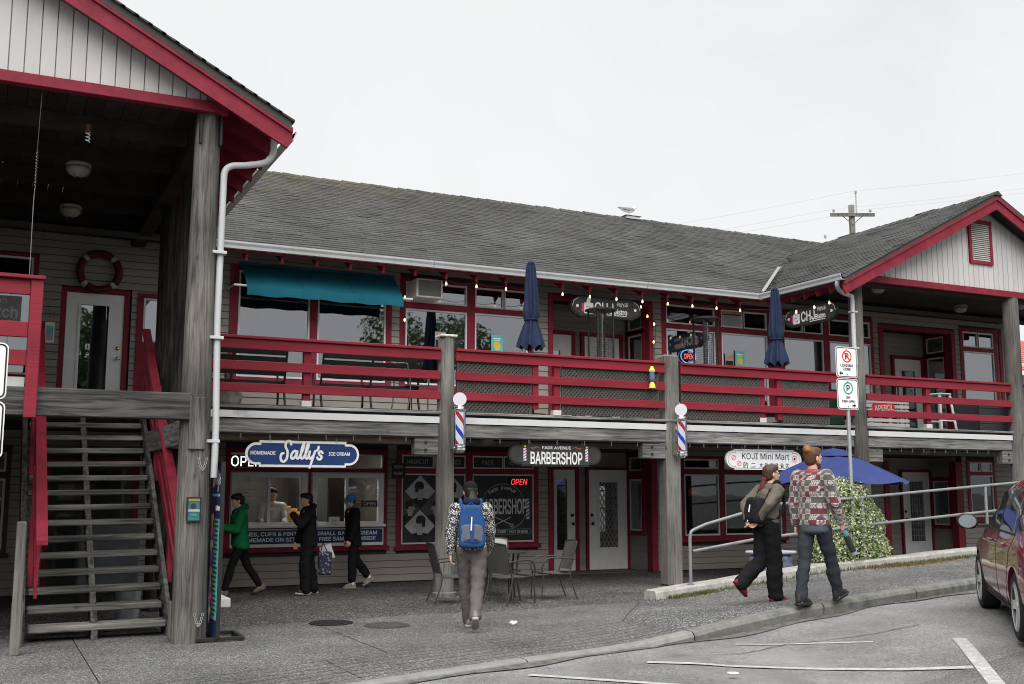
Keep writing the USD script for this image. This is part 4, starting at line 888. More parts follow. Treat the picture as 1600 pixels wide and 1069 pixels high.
# Sally's ice cream
t = T('ice_cream_sign', "blue hanging sign with white rim reading HOMEMADE Sally's ICE CREAM", 'sign', (4.25, 15.7, 1.96))
L = Local(t, (4.25, 15.7, 2.147))
pw, ph = 1.71, 0.385
L.put('board', ex(plaque(pw, ph, 0.17, 0.032), 0, 0.04), SIGNW)
L.put('blue_field', ex(plaque(pw-0.07, ph-0.075, 0.16, 0.032), -0.006, -0.001), NAVY)
L.put('script', ex(shift(centred(sally_word(0.66)), -0.03, -0.005), -0.014, -0.006), SIGNW)
L.put('lettering', text_at('HOMEMADE', -0.60, -0.006, 0.01, 0.05, 0.36, True), SIGNW); L.put('lettering', text_at('ICE CREAM', 0.545, -0.006, 0.01, 0.05, 0.33, True), SIGNW)
hangers(L, (-0.5, 0.5), 0.2, 0.27)
# neon OPEN behind it in the transom
def neon(name, s, x, y, z, h, w, mat, label, cat_='neon sign', italic=0.0, ring=None):
    t = T(name, label, cat_, (x, y, z-h/2))
    m = text2d(s, h, w, False); v = m[0].copy(); v[:, 0] += v[:, 2]*italic
    t.add('letters', move((v, m[1]), (x, y, z)), mat)
    t.add('backing', cbx(x-w/2-0.02, x+w/2+0.02, y+0.012, y+0.02, z-h/2-0.02, z+h/2+0.02, 0.002), BLK)
    return t
neon('neon_open_sign', 'OPEN', 4.02, 18.46, 2.11, 0.17, 0.52, glow('neon_white', (1.0, 1.0, 1.0), 0.35), "white lit OPEN sign in the transom behind the ice cream sign", 'neon sign')
neon('neon_open_sign', 'OPEN', 9.17, 18.44, 1.78, 0.11, 0.33, glow('neon_red', (1.0, 0.05, 0.06), 0.3), "red lit OPEN sign high in the barbershop window", 'neon sign', 0.2)
t = neon('neon_open_sign', 'OPEN', 13.14, 18.44, 4.40, 0.11, 0.24, glow('neon_pink', (1.0, 0.16, 0.16), 0.3), 'oval red and blue lit OPEN sign in the bistro window', 'neon sign')
t.add('ring', tube([(13.14+0.19*math.cos(a_), 18.45, 4.40+0.14*math.sin(a_)) for a_ in np.linspace(0, 2*np.pi, 33)[:-1]], 0.008, 6, True), glow('neon_blue', (0.25, 0.6, 1.0), 0.25), True)
# barbershop
t = T('barbershop_sign', 'dark hanging sign reading FADE AVENUE BARBERSHOP', 'sign', (8.50, 15.72, 2.03))
L = Local(t, (8.50, 15.72, 2.20))
L.put('board', ex(plaque(1.74, 0.385, 0.20, 0.03), 0, 0.05), BLK); L.put('face', ex(plaque(1.68, 0.33, 0.19, 0.03), -0.006, -0.001), CHAR)
L.put('lettering', text_at('BARBERSHOP', 0.01, -0.006, -0.055, 0.19, 0.97, True), SIGNW); L.put('lettering', text_at('FADE AVENUE', 0.01, -0.006, 0.115, 0.046, 0.54, True), SIGNW)
for s in (-1, 1):
    L.put('pole_emblem', ex(sbox(s*0.58-0.025, -0.10, s*0.58+0.025, 0.10), -0.010, -0.006), SIGNW)
    for k in range(4): L.put('stripe', ex(pts((s*0.58-0.024, -0.09+k*0.045), (s*0.58+0.024, -0.065+k*0.045), (s*0.58+0.024, -0.048+k*0.045), (s*0.58-0.024, -0.073+k*0.045)), -0.013, -0.010), REDS if k % 2 else BLUES)
    L.put('finial', sphere((s*0.58, -0.012, 0.125), 0.02, 1), YEL); L.put('flourish', ex(strokes([[(s*0.32, 0.11), (s*0.37, 0.125), (s*0.42, 0.10), (s*0.47, 0.115)]], 0.012), -0.010, -0.006), paint('copper_print', (0.35, 0.14, 0.06)))
hangers(L, (-0.48, 0.5), 0.18, 0.23)
# KOJI mini mart
def cjk(kind):
    S = {'a': [[(0, .9), (.25, .9)], [(.12, 1), (0, .6)], [(0, .7), (.0, 0), (.3, 0)], [(.3, .7), (.3, 0)], [(0, .35), (.3, .35)], [(.6, 1), (.48, .6)], [(.55, .75), (.95, .75), (.9, 0), (.75, .08)], [(.65, .5), (.75, .35)]],
         'b': [[(.1, .75), (.9, .8)], [(0, .15), (1, .2)]],
         'c': [[(.45, 1), (.55, .85)], [(.0, .75), (1, .75)], [(.8, .75), (.5, .3), (0, 0)], [(.2, .75), (.5, .3), (1, 0)]],
         'd': [[(.1, .9), (.4, .95)], [(.25, .95), (.2, 0)], [(0, .55), (.45, .6)], [(.6, 1), (.55, .4), (.7, .1)], [(.55, .65), (1, .7)], [(.8, .95), (.85, .05)]],
         'e': [[(0, .85), (1, .88)], [(.5, 1), (.5, 0)], [(.1, .55), (.9, .58)], [(.0, .2), (1, .22)], [(.2, .55), (.15, .2)], [(.85, .58), (.85, .2)]],
         'f': [[(.5, 1), (0, .5)], [(.5, 1), (1, .5)], [(.25, .5), (.75, .52)], [(.1, .3), (.9, .32)], [(.45, .3), (.2, 0), (.8, .05)], [(.7, .2), (.9, 0)]],
         'g': [[(.25, 1), (.1, .5)], [(.15, .7), (.15, 0)], [(.4, .8), (1, .82)], [(.7, 1), (.7, .4), (.35, 0)], [(.6, .4), (1, 0)]]}[kind]
    return strokes(S, 0.085, smooth=False)
def cjk_row(kinds, h, gap):
    from shapely import affinity
    return unary_union([affinity.translate(affinity.scale(cjk(k), h, h, origin=(0, 0)), i*gap, 0) for i, k in enumerate(kinds)])
t = T('mini_mart_sign', 'white hanging sign reading KOJI Mini Mart with brushed characters', 'sign', (12.83, 15.72, 2.0))
L = Local(t, (12.83, 15.72, 2.175))
L.put('board', ex(plaque(1.72, 0.37, 0.15, 0.03), 0, 0.05), SIGNW)
L.put('rim_line', ex(plaque(1.66, 0.32, 0.14, 0.03).difference(plaque(1.64, 0.30, 0.14, 0.03)), -0.004, 0.001), GREYS)
L.put('lettering', text_at('KOJI Mini Mart', 0.03, 0, 0.06, 0.11, 1.08, False), BLK)
for i, c_ in enumerate('ab'): L.put('character', ex(shift(cjk_row(c_, 0.10, 0), -0.48+i*0.165, -0.15), -0.005, 0.001), BLK)
for i, c_ in enumerate('cdedfg'): L.put('character', ex(shift(cjk_row(c_, 0.075, 0), -0.12+i*0.12, -0.138), -0.005, 0.001), BLK)
for x, z in ((-0.70, 0.03), (-0.58, -0.07)): L.put('emblem', ex(Point(x, z).buffer(0.045, 12).difference(Point(x, z).buffer(0.037, 12)).union(strokes([[(x-0.03, z-0.02), (x+0.01, z+0.01), (x+0.03, z+0.025)]], 0.008)), -0.005, 0.001), REDS)
L.put('emblem', ex(Point(0.70, 0.02).buffer(0.06, 14).difference(Point(0.70, 0.02).buffer(0.052, 14)), -0.005, 0.001), REDS); L.put('emblem', ex(Point(0.70, 0.02).buffer(0.022, 10), -0.006, 0.001), BLK)
hangers(L, (-0.5, 0.5), 0.19, 0.24)
# two bistro signs
def bistro(label, o, rz, z, f=1.0):
    t = T('bistro_sign', label, 'sign', (o[0], o[1], z-0.2)); L = Local(t, (o[0], o[1], z), rz, f)
    P_ = plaque(1.52, 0.38, 0.14, 0.03)
    L.put('board', ex(P_, 0, 0.05), BLK); L.put('face', ex(plaque(1.44, 0.32, 0.13, 0.03), -0.005, -0.001), CHAR)
    L.put('badge', ex(sbox(-0.53, -0.10, -0.40, 0.05), -0.009, -0.005), PINK)
    L.put('thumb', ex(unary_union([sbox(-0.46, -0.11, -0.31, 0.05).buffer(0.02), strokes([[(-0.40, 0.04), (-0.39, 0.10), (-0.38, 0.14)]], 0.075)]), -0.013, -0.009), SIGNW)
    L.put('thumb_lines', ex(strokes([[(-0.44, -0.02), (-0.40, 0.0), (-0.36, -0.02)], [(-0.42, -0.06), (-0.38, -0.09), (-0.34, -0.06)]], 0.010), -0.016, -0.013), DGREY)
    L.put('lettering', text_at('CHJ', -0.055, -0.005, -0.005, 0.19, 0.40, True), SIGNW)
    L.put('lettering', text_at('Bistro', 0.30, -0.005, -0.055, 0.095, 0.29, True), SIGNW)
    [L.put('character', ex(shift(cjk_row(c_, 0.075, 0), 0.22+i*0.085, 0.045), -0.010, -0.005), SIGNW) for i, c_ in enumerate('dae')]
    L.put('small_print', ex(unary_union([sbox(0.0+i*0.055, -0.135, 0.045+i*0.055, -0.122) for i in range(8)]), -0.009, -0.005), SIGNW)
    for s in (-1, 1):
        L.put('rivet', cat([cyl((s*0.62, -0.012, 0), (s*0.62, -0.004, 0), 0.03, 12)]), SIGNW)
        L.put('end_line', ex(strokes([[(s*0.60, 0.15), (s*0.69, 0.09), (s*0.72, 0.0)]], 0.008), -0.008, -0.005), SIGNW)
    return t
bistro('bistro sign hanging flat in front of the upper alcove, behind the tall heater', (10.80, 17.86), 0, 5.16, 1.06)
bistro('bistro sign turned side-on under the porch eave beside the closed umbrella', (14.62, 16.38), -90, 5.08)
# A-frame banner of Sally's
t = T('banner_stand', "tall narrow navy banner stand with the Sally's menu beside the front log post", 'banner', (2.37, 12.3, 0))
B0, B1 = 12.03, 12.60
L = Local(t, (2.36, (B0+B1)/2, 0), -90)                                    # print faces -x
hw = (B1-B0)/2
L.put('panel', ex(sbox(-hw, 0.06, hw, 1.90), 0, 0.018), NAVY)
L.put('frame', ex(sbox(-hw-0.02, 0.04, hw+0.02, 1.92).difference(sbox(-hw, 0.06, hw, 1.90)), -0.012, 0.03), BLK)
L.put('script', ex(shift(centred(sally_word(0.40)), 0.0, 1.72), -0.004, 0.0), SIGNW)
L.put('lettering', text_at('HOMEMADE ICE CREAM', 0.0, 0, 1.56, 0.03, 0.40), TEAL)
L.put('lettering', text_at('In House', 0.1, 0, 1.42, 0.06, 0.22), SIGNW)
L.put('menu_panel', ex(sbox(-0.06, 0.22, 0.24, 1.30), -0.004, 0.0), TEAL)
for i in range(21): L.put('menu_line', ex(unary_union([sbox(-0.04+RNG.random()*0.03, 1.262-i*0.05, 0.20-RNG.random()*0.06, 1.282-i*0.05)]), -0.007, -0.004), DGREY)
CONES = [paint('cone_%d' % i, c, rough=0.5) for i, c in enumerate([(0.5, 0.25, 0.10), (0.55, 0.12, 0.20), (0.6, 0.5, 0.3), (0.25, 0.10, 0.3), (0.55, 0.3, 0.05)])]
for i in range(8): L.put('cone_picture', ex(unary_union([Point(-0.17, 1.30-i*0.145).buffer(0.055, 8), pts((-0.21, 1.28-i*0.145), (-0.13, 1.28-i*0.145), (-0.17, 1.17-i*0.145))]), -0.004, 0.0), CONES[i % 5])
t.add('base', cat([cbx(2.06, 2.66, 12.02, 12.06, 0.012, 0.05, 0.004), cbx(2.06, 2.66, 12.56, 12.60, 0.012, 0.05, 0.004), cbx(2.06, 2.10, 12.06, 12.56, 0.012, 0.05, 0.004), cbx(2.62, 2.66, 12.06, 12.56, 0.012, 0.05, 0.004), cbx(2.345, 2.385, 12.06, 12.56, 0.012, 0.05, 0.004)]), BLK)
t.add('tag', bx(2.21, 2.33, 12.28, 12.36, 0.002, 0.006), SIGNW)
# small picture board and chains on the front post
t = T('picture_board', 'small framed picture board with a whale scene nailed to the front log post', 'board', (2.06, 12.02, 1.28))
t.add('frame', ex(rect_ring((1.99, 2.14, 1.28, 1.54), (2.003, 2.127, 1.293, 1.527)), 11.99, 12.03), BLK)
t.add('picture', bx(2.0, 2.13, 12.0, 12.02, 1.29, 1.53), paint('print_sky', (0.05, 0.10, 0.13)))
for nm, P_, mt in (('picture_band', sbox(2.003, 1.50, 2.127, 1.527), paint('print_ochre', (0.25, 0.22, 0.06))), ('whale', Point(2.06, 1.445).buffer(0.03), DGREY), ('wave', sbox(2.003, 1.385, 2.127, 1.41), GREYS), ('sea', sbox(2.003, 1.293, 2.127, 1.33), paint('print_teal', (0.03, 0.12, 0.13))), ('boat', pts((2.02, 1.36), (2.11, 1.36), (2.09, 1.34), (2.04, 1.34)), GREENS)):
    t.add(nm, ex(P_, 11.996, 11.9995), mt)
for z, x in ((1.95, 2.14), (0.30, 2.16)):
    t = T('chain', 'loose white chain hanging on the front log post, %s' % ('above the picture board' if z > 1 else 'near the ground'), 'chain', (x, 12.02, z))
    for i in range(9):
        u = i/8; c = np.array([x+0.07*(u-0.5)*2*0.6, 12.0-0.0, z-0.11*math.sin(u*math.pi)])
        t.add('link', tube([c+np.array([0.011*math.cos(a_), 0.006*(i % 2), 0.016*math.sin(a_)]) for a_ in np.linspace(0, 6.28, 9)[:-1]], 0.003, 4, True), GREYS)
# parking signs
def parking_pair(label, x, y, zb, zt, z1, z2, group=None, h=0.50, w=0.45):
    """z1, z2: tops of the two plates"""
    t = T('parking_sign', label, 'traffic sign', (x, y, zb))
    t.add('pole', cat([cyl((x, y+0.03, zb), (x, y+0.03, zt), 0.032, 10)]), GREYM, True)
    for k, zt_ in enumerate((z1, z2)):
        z = zt_-h/2; L = Local(t, (x-0.03, y-0.015, z)); hd = t.hold('plate')
        R_ = lambda a_, b_, r: sbox(-a_/2+r, -b_/2+r, a_/2-r, b_/2-r).buffer(r, 6)
        L.put('sheet', ex(R_(w, h, 0.05), 0, 0.004), SIGNW, under=hd)
        L.put('border', ex(R_(w-0.02, h-0.02, 0.045).difference(R_(w-0.045, h-0.045, 0.036)), -0.002, 0.0), BLK, under=hd)
        c = (0.01, 0.10)
        L.put('ring', ex(Point(c).buffer(0.105, 20).difference(Point(c).buffer(0.083, 20)), -0.0025, 0.0), REDS if k == 0 else GREENS, under=hd)
        L.put('letter', text_at('P', c[0], 0, c[1], 0.105, 0.075, True), BLK, under=hd)
        if k == 0:
            L.put('bar', ex(LineString([(c[0]-0.066, c[1]+0.066), (c[0]+0.066, c[1]-0.066)]).buffer(0.011), -0.006, -0.003), REDS, under=hd)
            L.put('lettering', text_at('LOADING', 0.0, 0, -0.055, 0.042, 0.27, True), BLK, under=hd); L.put('lettering', text_at('ZONE', 0.0, 0, -0.118, 0.042, 0.16, True), BLK, under=hd)
            ar = pts((-0.17, -0.19), (-0.13, -0.155), (-0.13, -0.178), (-0.09, -0.178), (-0.09, -0.202), (-0.13, -0.202), (-0.13, -0.225))
        else:
            L.put('lettering', text_at('3H', 0.0, 0, -0.055, 0.045, 0.085, True), BLK, under=hd); L.put('lettering', text_at('9AM-6PM', 0.0, 0, -0.12, 0.042, 0.27, True), BLK, under=hd)
            ar = pts((0.17, -0.19), (0.13, -0.155), (0.13, -0.178), (0.09, -0.178), (0.09, -0.202), (0.13, -0.202), (0.13, -0.225))
        L.put('arrow', ex(ar, -0.0025, 0.0), BLK, under=hd)
        L.put('bolt', cat([cyl((0.0, -0.008, 0.235-0.02), (0, 0, 0.235-0.02), 0.010, 8), cyl((0.0, -0.008, -0.205), (0, 0, -0.205), 0.012, 8)]), GREYM, under=hd)
    return t
parking_pair('pair of parking signs on a steel pole beside the leafy bush', 13.02, 13.72, 0.40, 4.02, 4.02, 3.48, h=0.52, w=0.47)
parking_pair('pair of parking signs cut off by the left edge of the picture', -0.03, 9.95, 0.0, 2.87, 2.84, 2.345, h=0.475, w=0.40)
# pickup sign, barbershop prints
t = T('pickup_sign', 'small black PICKUP HERE board on a bracket between the ice cream and barbershop windows', 'sign', (6.62, 18.2, 1.8))
t.add('board', cbx(6.52, 6.78, 18.18, 18.20, 1.84, 2.10, 0.004), BLK); t.add('bracket', tube([(6.60, 18.45, 2.16), (6.60, 18.19, 2.16), (6.60, 18.19, 2.10)], 0.008, 6), BLACKM)
for s, z in (('PICKUP', 2.03), ('HERE', 1.92)): t.add('lettering', text_at(s, 6.65, 18.18, z, 0.05, 0.17, True), MGREY)
def prints(name, label, cat_, x0, x1, z0, z1, mat, y=18.497):
    t = T(name, label, cat_, ((x0+x1)/2, y, z0)); t.add('sheet', bx(x0, x1, y, y+0.003, z0, z1), mat); return t
for i, (s, x0, x1, lab) in enumerate((('HAIRCUT', 6.85, 7.42, 'black transom panel reading HAIRCUT'), ('BEARD', 7.48, 8.05, 'black transom panel partly hidden by the log post, ending in D'), ('FADE', 8.25, 8.83, 'black transom panel reading FADE'), ('HOT SHAVE', 8.895, 9.47, 'black transom panel reading HOT SHAVE behind the barbershop sign'))):
    t = prints('transom_panel', lab, 'sign', x0, x1, 2.04, 2.24, DGREY, 18.482); t.add('lettering', text_at(s, (x0+x1)/2, 18.482, 2.14, 0.085, 0.42 if i != 2 else 0.24, False), MGREY)
t = prints('haircut_poster', 'dark poster of hairstyles in diamond frames in the left barbershop window', 'poster', 6.85, 8.05, 0.69, 1.89, DGREY, 18.484)
def head_print(t, x, z, s, face, P_):
    y = 18.484; I = lambda g: g.intersection(P_)
    t.add('shoulders', ex(I(pts((x-0.24*s, z-0.30*s), (x+0.24*s, z-0.30*s), (x+0.15*s, z-0.155*s), (x+0.05*s, z-0.13*s), (x-0.05*s, z-0.13*s), (x-0.15*s, z-0.155*s)).buffer(0.015*s)), y-0.005, y-0.0036), BLK)
    t.add('face', ex(I(unary_union([Point(x, z-0.01*s).buffer(0.075*s, 10), pts((x-0.055*s, z-0.02*s), (x+0.055*s, z-0.02*s), (x+0.035*s, z-0.10*s), (x-0.035*s, z-0.10*s)).buffer(0.012*s), sbox(x-0.04*s, z-0.15*s, x+0.04*s, z-0.05*s), Point(x+0.08*face*s, z-0.02*s).buffer(0.02*s, 6)])), y-0.007, y-0.0052), SKINP)
    t.add('hair', ex(I(unary_union([Point(x-0.015*face*s, z+0.065*s).buffer(0.078*s, 10).intersection(sbox(x-0.2, z+0.02*s, x+0.2, z+0.3)), sbox(min(x-0.085*face*s, x-0.035*face*s), z-0.03*s, max(x-0.085*face*s, x-0.035*face*s), z+0.06*s)])), y-0.009, y-0.0072), BLK)
for x, z, m, s_, f_ in ((7.18, 1.60, 0, 1.15, 1), (7.18, 0.98, 0, 1.2, -1), (7.80, 1.60, 0, 1.1, -1), (7.49, 1.29, 1, 0.95, -1), (7.80, 0.98, 1, 1.0, 1), (6.87, 1.29, 1, 1.0, 1)):
    P_ = pts((x-0.295, z), (x, z-0.295), (x+0.295, z), (x, z+0.295)).intersection(sbox(6.86, 0.70, 8.04, 1.88))
    t.add('diamond', ex(P_, 18.4808, 18.4835), paint('poster_light', (0.40, 0.40, 0.41)) if m == 0 else paint('poster_mid', (0.075, 0.075, 0.078)))
    head_print(t, x+(0.12 if x < 6.9 else 0), z+0.02, s_, f_, P_)
t = prints('barbershop_decal', 'dark window panel lettered Fade Avenue BARBERSHOP over crossed scissors', 'window lettering', 8.24, 9.48, 0.69, 1.89, DGREY, 18.484)
y = 18.484
PG = paint('decal_grey', (0.55, 0.55, 0.54)); PD = paint('decal_dim', (0.26, 0.26, 0.26))
t.add('lettering', text_at('BARBERSHOP', 8.86, y, 1.32, 0.27, 0.98, True), PG)
arc = [(8.86+0.42*math.cos(a_), 1.40+0.34*math.sin(a_)) for a_ in np.linspace(0.15, math.pi-0.15, 20)]
t.add('arch_line', ex(LineString(arc).buffer(0.006), y-0.004, y), PD); t.add('arch_line', ex(LineString([(8.86+0.47*math.cos(a_), 1.22-0.34*math.sin(a_)) for a_ in np.linspace(0.15, math.pi-0.15, 20)]).buffer(0.006), y-0.004, y), PD)
for i, ch in enumerate('Fade Avenue'):
    if ch != ' ':
        a_ = math.pi*0.78-i*0.16; m = text2d(ch, 0.075, 0.045, False); m = rot(m, (0, 1, 0), -math.degrees(a_-math.pi/2)*0.6)
        t.add('lettering', move(m, (8.86+0.36*math.cos(a_), y, 1.43+0.24*math.sin(a_))), PG)
for s in (1, -1): t.add('scissor_blade', ex(strokes([[(8.86-s*0.16, 1.12), (8.86+s*0.14, 0.99)]], 0.012, smooth=False).union(Point(8.86+s*0.18, 0.965).buffer(0.035, 10).difference(Point(8.86+s*0.18, 0.965).buffer(0.024, 10))), y-0.004, y), PG)
t.add('strip', ex(sbox(8.40, 0.80, 9.44, 0.90).difference(sbox(8.408, 0.808, 9.432, 0.892)), y-0.004, y), PD); t.add('lettering', text_at('BEARD · FADE · HOT SHAVE', 8.92, y, 0.85, 0.045, 0.92, True), PG)
t.add('pole_emblem', ex(sbox(9.34, 1.08, 9.41, 1.46), y-0.004, y), PG)
for k in range(5): t.add('stripe', ex(pts((9.34, 1.10+k*0.07), (9.41, 1.14+k*0.07), (9.41, 1.175+k*0.07), (9.34, 1.135+k*0.07)), y-0.007, y-0.004), REDS if k % 2 else BLUES)
# posters in the bistro windows
for x, z, lab in ((7.55, 4.40, 'small picture poster low in the window under the air conditioner'), (14.22, 4.36, 'small picture poster in the bistro window left of a teal one')):
    t = prints('picture_poster', lab, 'poster', x-0.11, x+0.11, z-0.16, z+0.16, GREYS, 18.478)
    t.add('picture', ex(sbox(x-0.10, z-0.15, x+0.10, z+0.01), 18.474, 18.4775), BLK); t.add('picture', ex(unary_union([Point(x-0.03, z+0.07).buffer(0.05), Point(x+0.05, z+0.08).buffer(0.04)]), 18.474, 18.4775), paint('poster_coral', (0.5, 0.16, 0.12)))
for x, z, lab in ((8.72, 4.34, 'teal poster with a yellow drink in the window behind the first closed umbrella'), (14.50, 4.36, 'teal poster with a yellow drink in the window by the second closed umbrella')):
    t = prints('drink_poster', lab, 'poster', x-0.125, x+0.125, z-0.24, z+0.24, TEAL, 18.478)
    t.add('drink', ex(Point(x, z+0.03).buffer(0.075).union(sbox(x-0.045, z-0.06, x+0.045, z+0.0)), 18.474, 18.4775), YEL); t.add('caption', ex(unary_union([sbox(x-0.08, z+0.15, x+0.08, z+0.175), sbox(x-0.06, z+0.12, x+0.06, z+0.135)]), 18.474, 18.4775), SIGNW); t.add('foot', ex(sbox(x-0.12, z-0.235, x+0.12, z-0.13), 18.474, 18.4775), SIGNW)
t = prints('window_print', 'grey patterned panel with two round flowers in a bistro transom', 'window print', 14.06, 14.57, 5.12, 5.36, MGREY, 18.478)
for x in (14.18, 14.44):
    for k in range(7):
        a_ = k*0.9; t.add('petal', ex(Point(x+0.055*math.cos(a_), 5.24+0.055*math.sin(a_)).buffer(0.028, 6), 18.474, 18.4775), GREYS)
t.add('band', bx(14.06, 14.57, 18.474, 18.4775, 5.38, 5.44), paint('ochre', (0.38, 0.20, 0.06)))
# wall numbers
for s, x, z, y, lab in (('220', 3.42, 4.46, 18.478, 'brass house number 220 on the siding beside the first upper window'), ('210', 0.82, 4.42, 18.478, 'brass house number 210 left of the white upper door')):
    t = T('house_number', lab, 'house number', (x, y, z)); t.add('digits', text_at(s, x, y, z, 0.12, 0.24), paint('dull_brass', (0.16, 0.13, 0.09), rough=0.4))
t = T('door_notice', 'small pale notice under the house number 210', 'notice', (0.83, 18.47, 4.0)); t.add('sheet', bx(0.76, 0.90, 18.468, 18.478, 3.95, 4.28), SIGNW); t.add('picture', ex(sbox(0.78, 3.98, 0.88, 4.22), 18.464, 18.4675), GREYS); t.add('picture', ex(sbox(0.78, 4.1, 0.88, 4.2), 18.460, 18.4635), TEAL)
# ice cream window panels
for x0, x1, l1, l2, lab in ((3.80, 5.08, 'CONES, CUPS & PINTS', 'HOMEMADE ON SITE', 'navy panel under the left ice cream window, white lettering about cones and pints'), (5.18, 6.46, 'SMALL BATCH CREAM', 'FREE SAMPLES INSIDE', 'navy panel under the right ice cream window, white lettering about samples')):
    t = T('slogan_sign', lab, 'sign', ((x0+x1)/2, 18.45, 0.70)); t.add('board', cbx(x0-0.02, x1+0.02, 18.455, 18.464, 0.66, 0.965, 0.003), SIGNW); t.add('field', bx(x0, x1, 18.451, 18.4545, 0.715, 0.945), NAVY)
    t.add('lettering', text_at(l1, (x0+x1)/2, 18.451, 0.88, 0.062, 1.08, True), SIGNW); t.add('lettering', text_at(l2, (x0+x1)/2, 18.451, 0.785, 0.062, 1.02, True), SIGNW)
t = T('closed_sign', 'small red CLOSED sign in the lattice window right of the square post', 'sign', (13.25, 18.53, 1.5)); t.add('board', bx(13.12, 13.42, 18.525, 18.53, 1.50, 1.66), REDS); t.add('lettering', text_at('CLOSED', 13.27, 18.525, 1.58, 0.05, 0.22, True), SIGNW)
t = T('shop_lettering', 'pale lettering ST COMPANY on the ground-floor window at the left edge', 'window lettering', (0.0, 18.49, 1.1))
t.add('lettering', text_at('POST', -0.07, 18.488, 1.38, 0.25, 0.72, True), PG); t.add('lettering', text_at('COMPANY', -0.18, 18.488, 1.10, 0.13, 0.92, True), PG)
t = T('watch_sign', 'black and white sign ending in Watch in the upper window at the left edge', 'sign', (-0.1, 18.49, 4.2))
t.add('sheet', bx(-1.2, 0.40, 18.486, 18.49, 4.22, 4.66), MGREY); t.add('lettering', text_at('Watch', 0.04, 18.486, 4.40, 0.17, 0.62, True), SIGNW); t.add('lettering', text_at('Ocean', -0.02, 18.486, 4.59, 0.09, 0.4), SIGNW); t.add('whale', ex(pts((-0.5, 4.24), (0.0, 4.24), (0.12, 4.31), (-0.1, 4.33), (-0.4, 4.30)), 18.481, 18.4855), BLK)
# menu writing on the sliding ice cream panes
for x, lab in ((4.18, 'white handwritten menu on the left ice cream pane'), (6.12, 'white handwritten notes on the right ice cream pane')):
    t = T('pane_writing', lab, 'window lettering', (x, 18.5, 1.2)); rg = np.random.default_rng(int(x*10)); D = paint('chalk_grey', (0.30, 0.30, 0.30))
    t.add('heading', text_at('Ice Cream' if x < 5 else 'Flavours', x, 18.499, 1.80, 0.075, 0.40), D)
    for k in range(6):
        z = 1.62-k*0.055; w = 0.16+0.1*rg.random(); t.add('line', ex(unary_union([sbox(x-0.24+i*0.034, z, x-0.24+i*0.034+0.024, z+0.012+0.012*rg.random()) for i in range(int(w/0.034))]+[sbox(x+0.20, z, x+0.25, z+0.02)]), 18.495, 18.4985), D)
t = T('pane_open_sign', 'small black OPEN card in the right ice cream window', 'sign', (6.22, 18.49, 1.4)); t.add('card', bx(6.07, 6.37, 18.488, 18.494, 1.33, 1.44), BLK); t.add('lettering', text_at('OPEN', 6.22, 18.488, 1.385, 0.06, 0.22), SIGNW)
t = T('white_card', 'small white card on the sill of the open ice cream window', 'card', (5.56, 18.44, 1.0)); t.add('card', cbx(5.47, 5.66, 18.42, 18.445, 1.04, 1.16, 0.003), SIGNW); t.add('lettering', text_at('Tips', 5.565, 18.42, 1.10, 0.035, 0.08), DGREY)
t = T('roller_blind', 'white blind sheet standing in the window behind the first log post', 'blind', (7.9, 18.56, 4.1)); t.add('sheet', cbx(7.62, 8.05, 18.56, 18.575, 3.95, 4.52, 0.003), paint('blind_white', (0.55, 0.55, 0.54)))

# ================================================================== lamps, bulbs, poles
WARM = glow('bulb_warm', (1.0, 0.68, 0.40), 0.45); GLOBE = glow('globe_white', (1.0, 0.98, 1.0), 0.17)
CREAM = paint('lamp_cream', (0.26, 0.245, 0.215), rough=0.5)
bulb_prof = [(0.004, -0.065), (0.014, -0.06), (0.021, -0.045), (0.020, -0.028), (0.012, -0.008), (0.010, 0.0)]
sl_ = T('string_lights', 'string of small warm bulbs looped under the eaves over the bistro balcony', 'string lights', (10, 17.6, 5.3))
pb = [(6.92, 17.62, 5.41)]+[(x, 17.62, 5.37) for x in RAFX[6:]]
pts_b = []
for p, q in zip(pb[:-1], pb[1:]):
    pts_b += [np.array(p)*(1-u)+np.array(q)*u-np.array([0, 0, 0.05*math.sin(math.pi*u)]) for u in (0, .25, .5, .75)]
pts_b.append(np.array(pb[-1]))
path2 = [(14.0, 17.6, 5.34), (14.42, 17.2, 5.30), (14.55, 16.7, 5.25), (14.58, 16.2, 5.27), (14.6, 15.8, 5.30)]
sl_.add('wire', cat([tube(pts_b, 0.005, 5), tube(curve(path2, 5), 0.005, 5), tube(curve([(6.78, 18.40, 5.45), (6.79, 18.41, 5.0), (6.78, 18.41, 4.2), (6.80, 18.40, 3.4)], 5), 0.005, 5), tube(curve([(12.2, 18.38, 5.5), (11.95, 18.35, 5.35), (12.25, 18.35, 5.1), (12.23, 18.36, 4.3)], 5), 0.005, 5)]), BLACKM)
for p in pb[1:]+path2[1:]+[(6.79, 18.36, 5.2), (6.79, 18.36, 4.78), (6.82, 18.34, 3.5), (11.9, 18.33, 5.40), (12.06, 18.33, 5.22), (12.22, 18.33, 5.07), (12.2, 18.33, 4.70)]:
    sl_.add('bulb', lathe(bulb_prof, np.array(p)-[0, 0, 0.03], 8), WARM, True); sl_.add('socket', cyl(np.array(p)-[0, 0, 0.03], np.array(p)+[0, 0, 0.012], 0.015, 6), BLACKM)
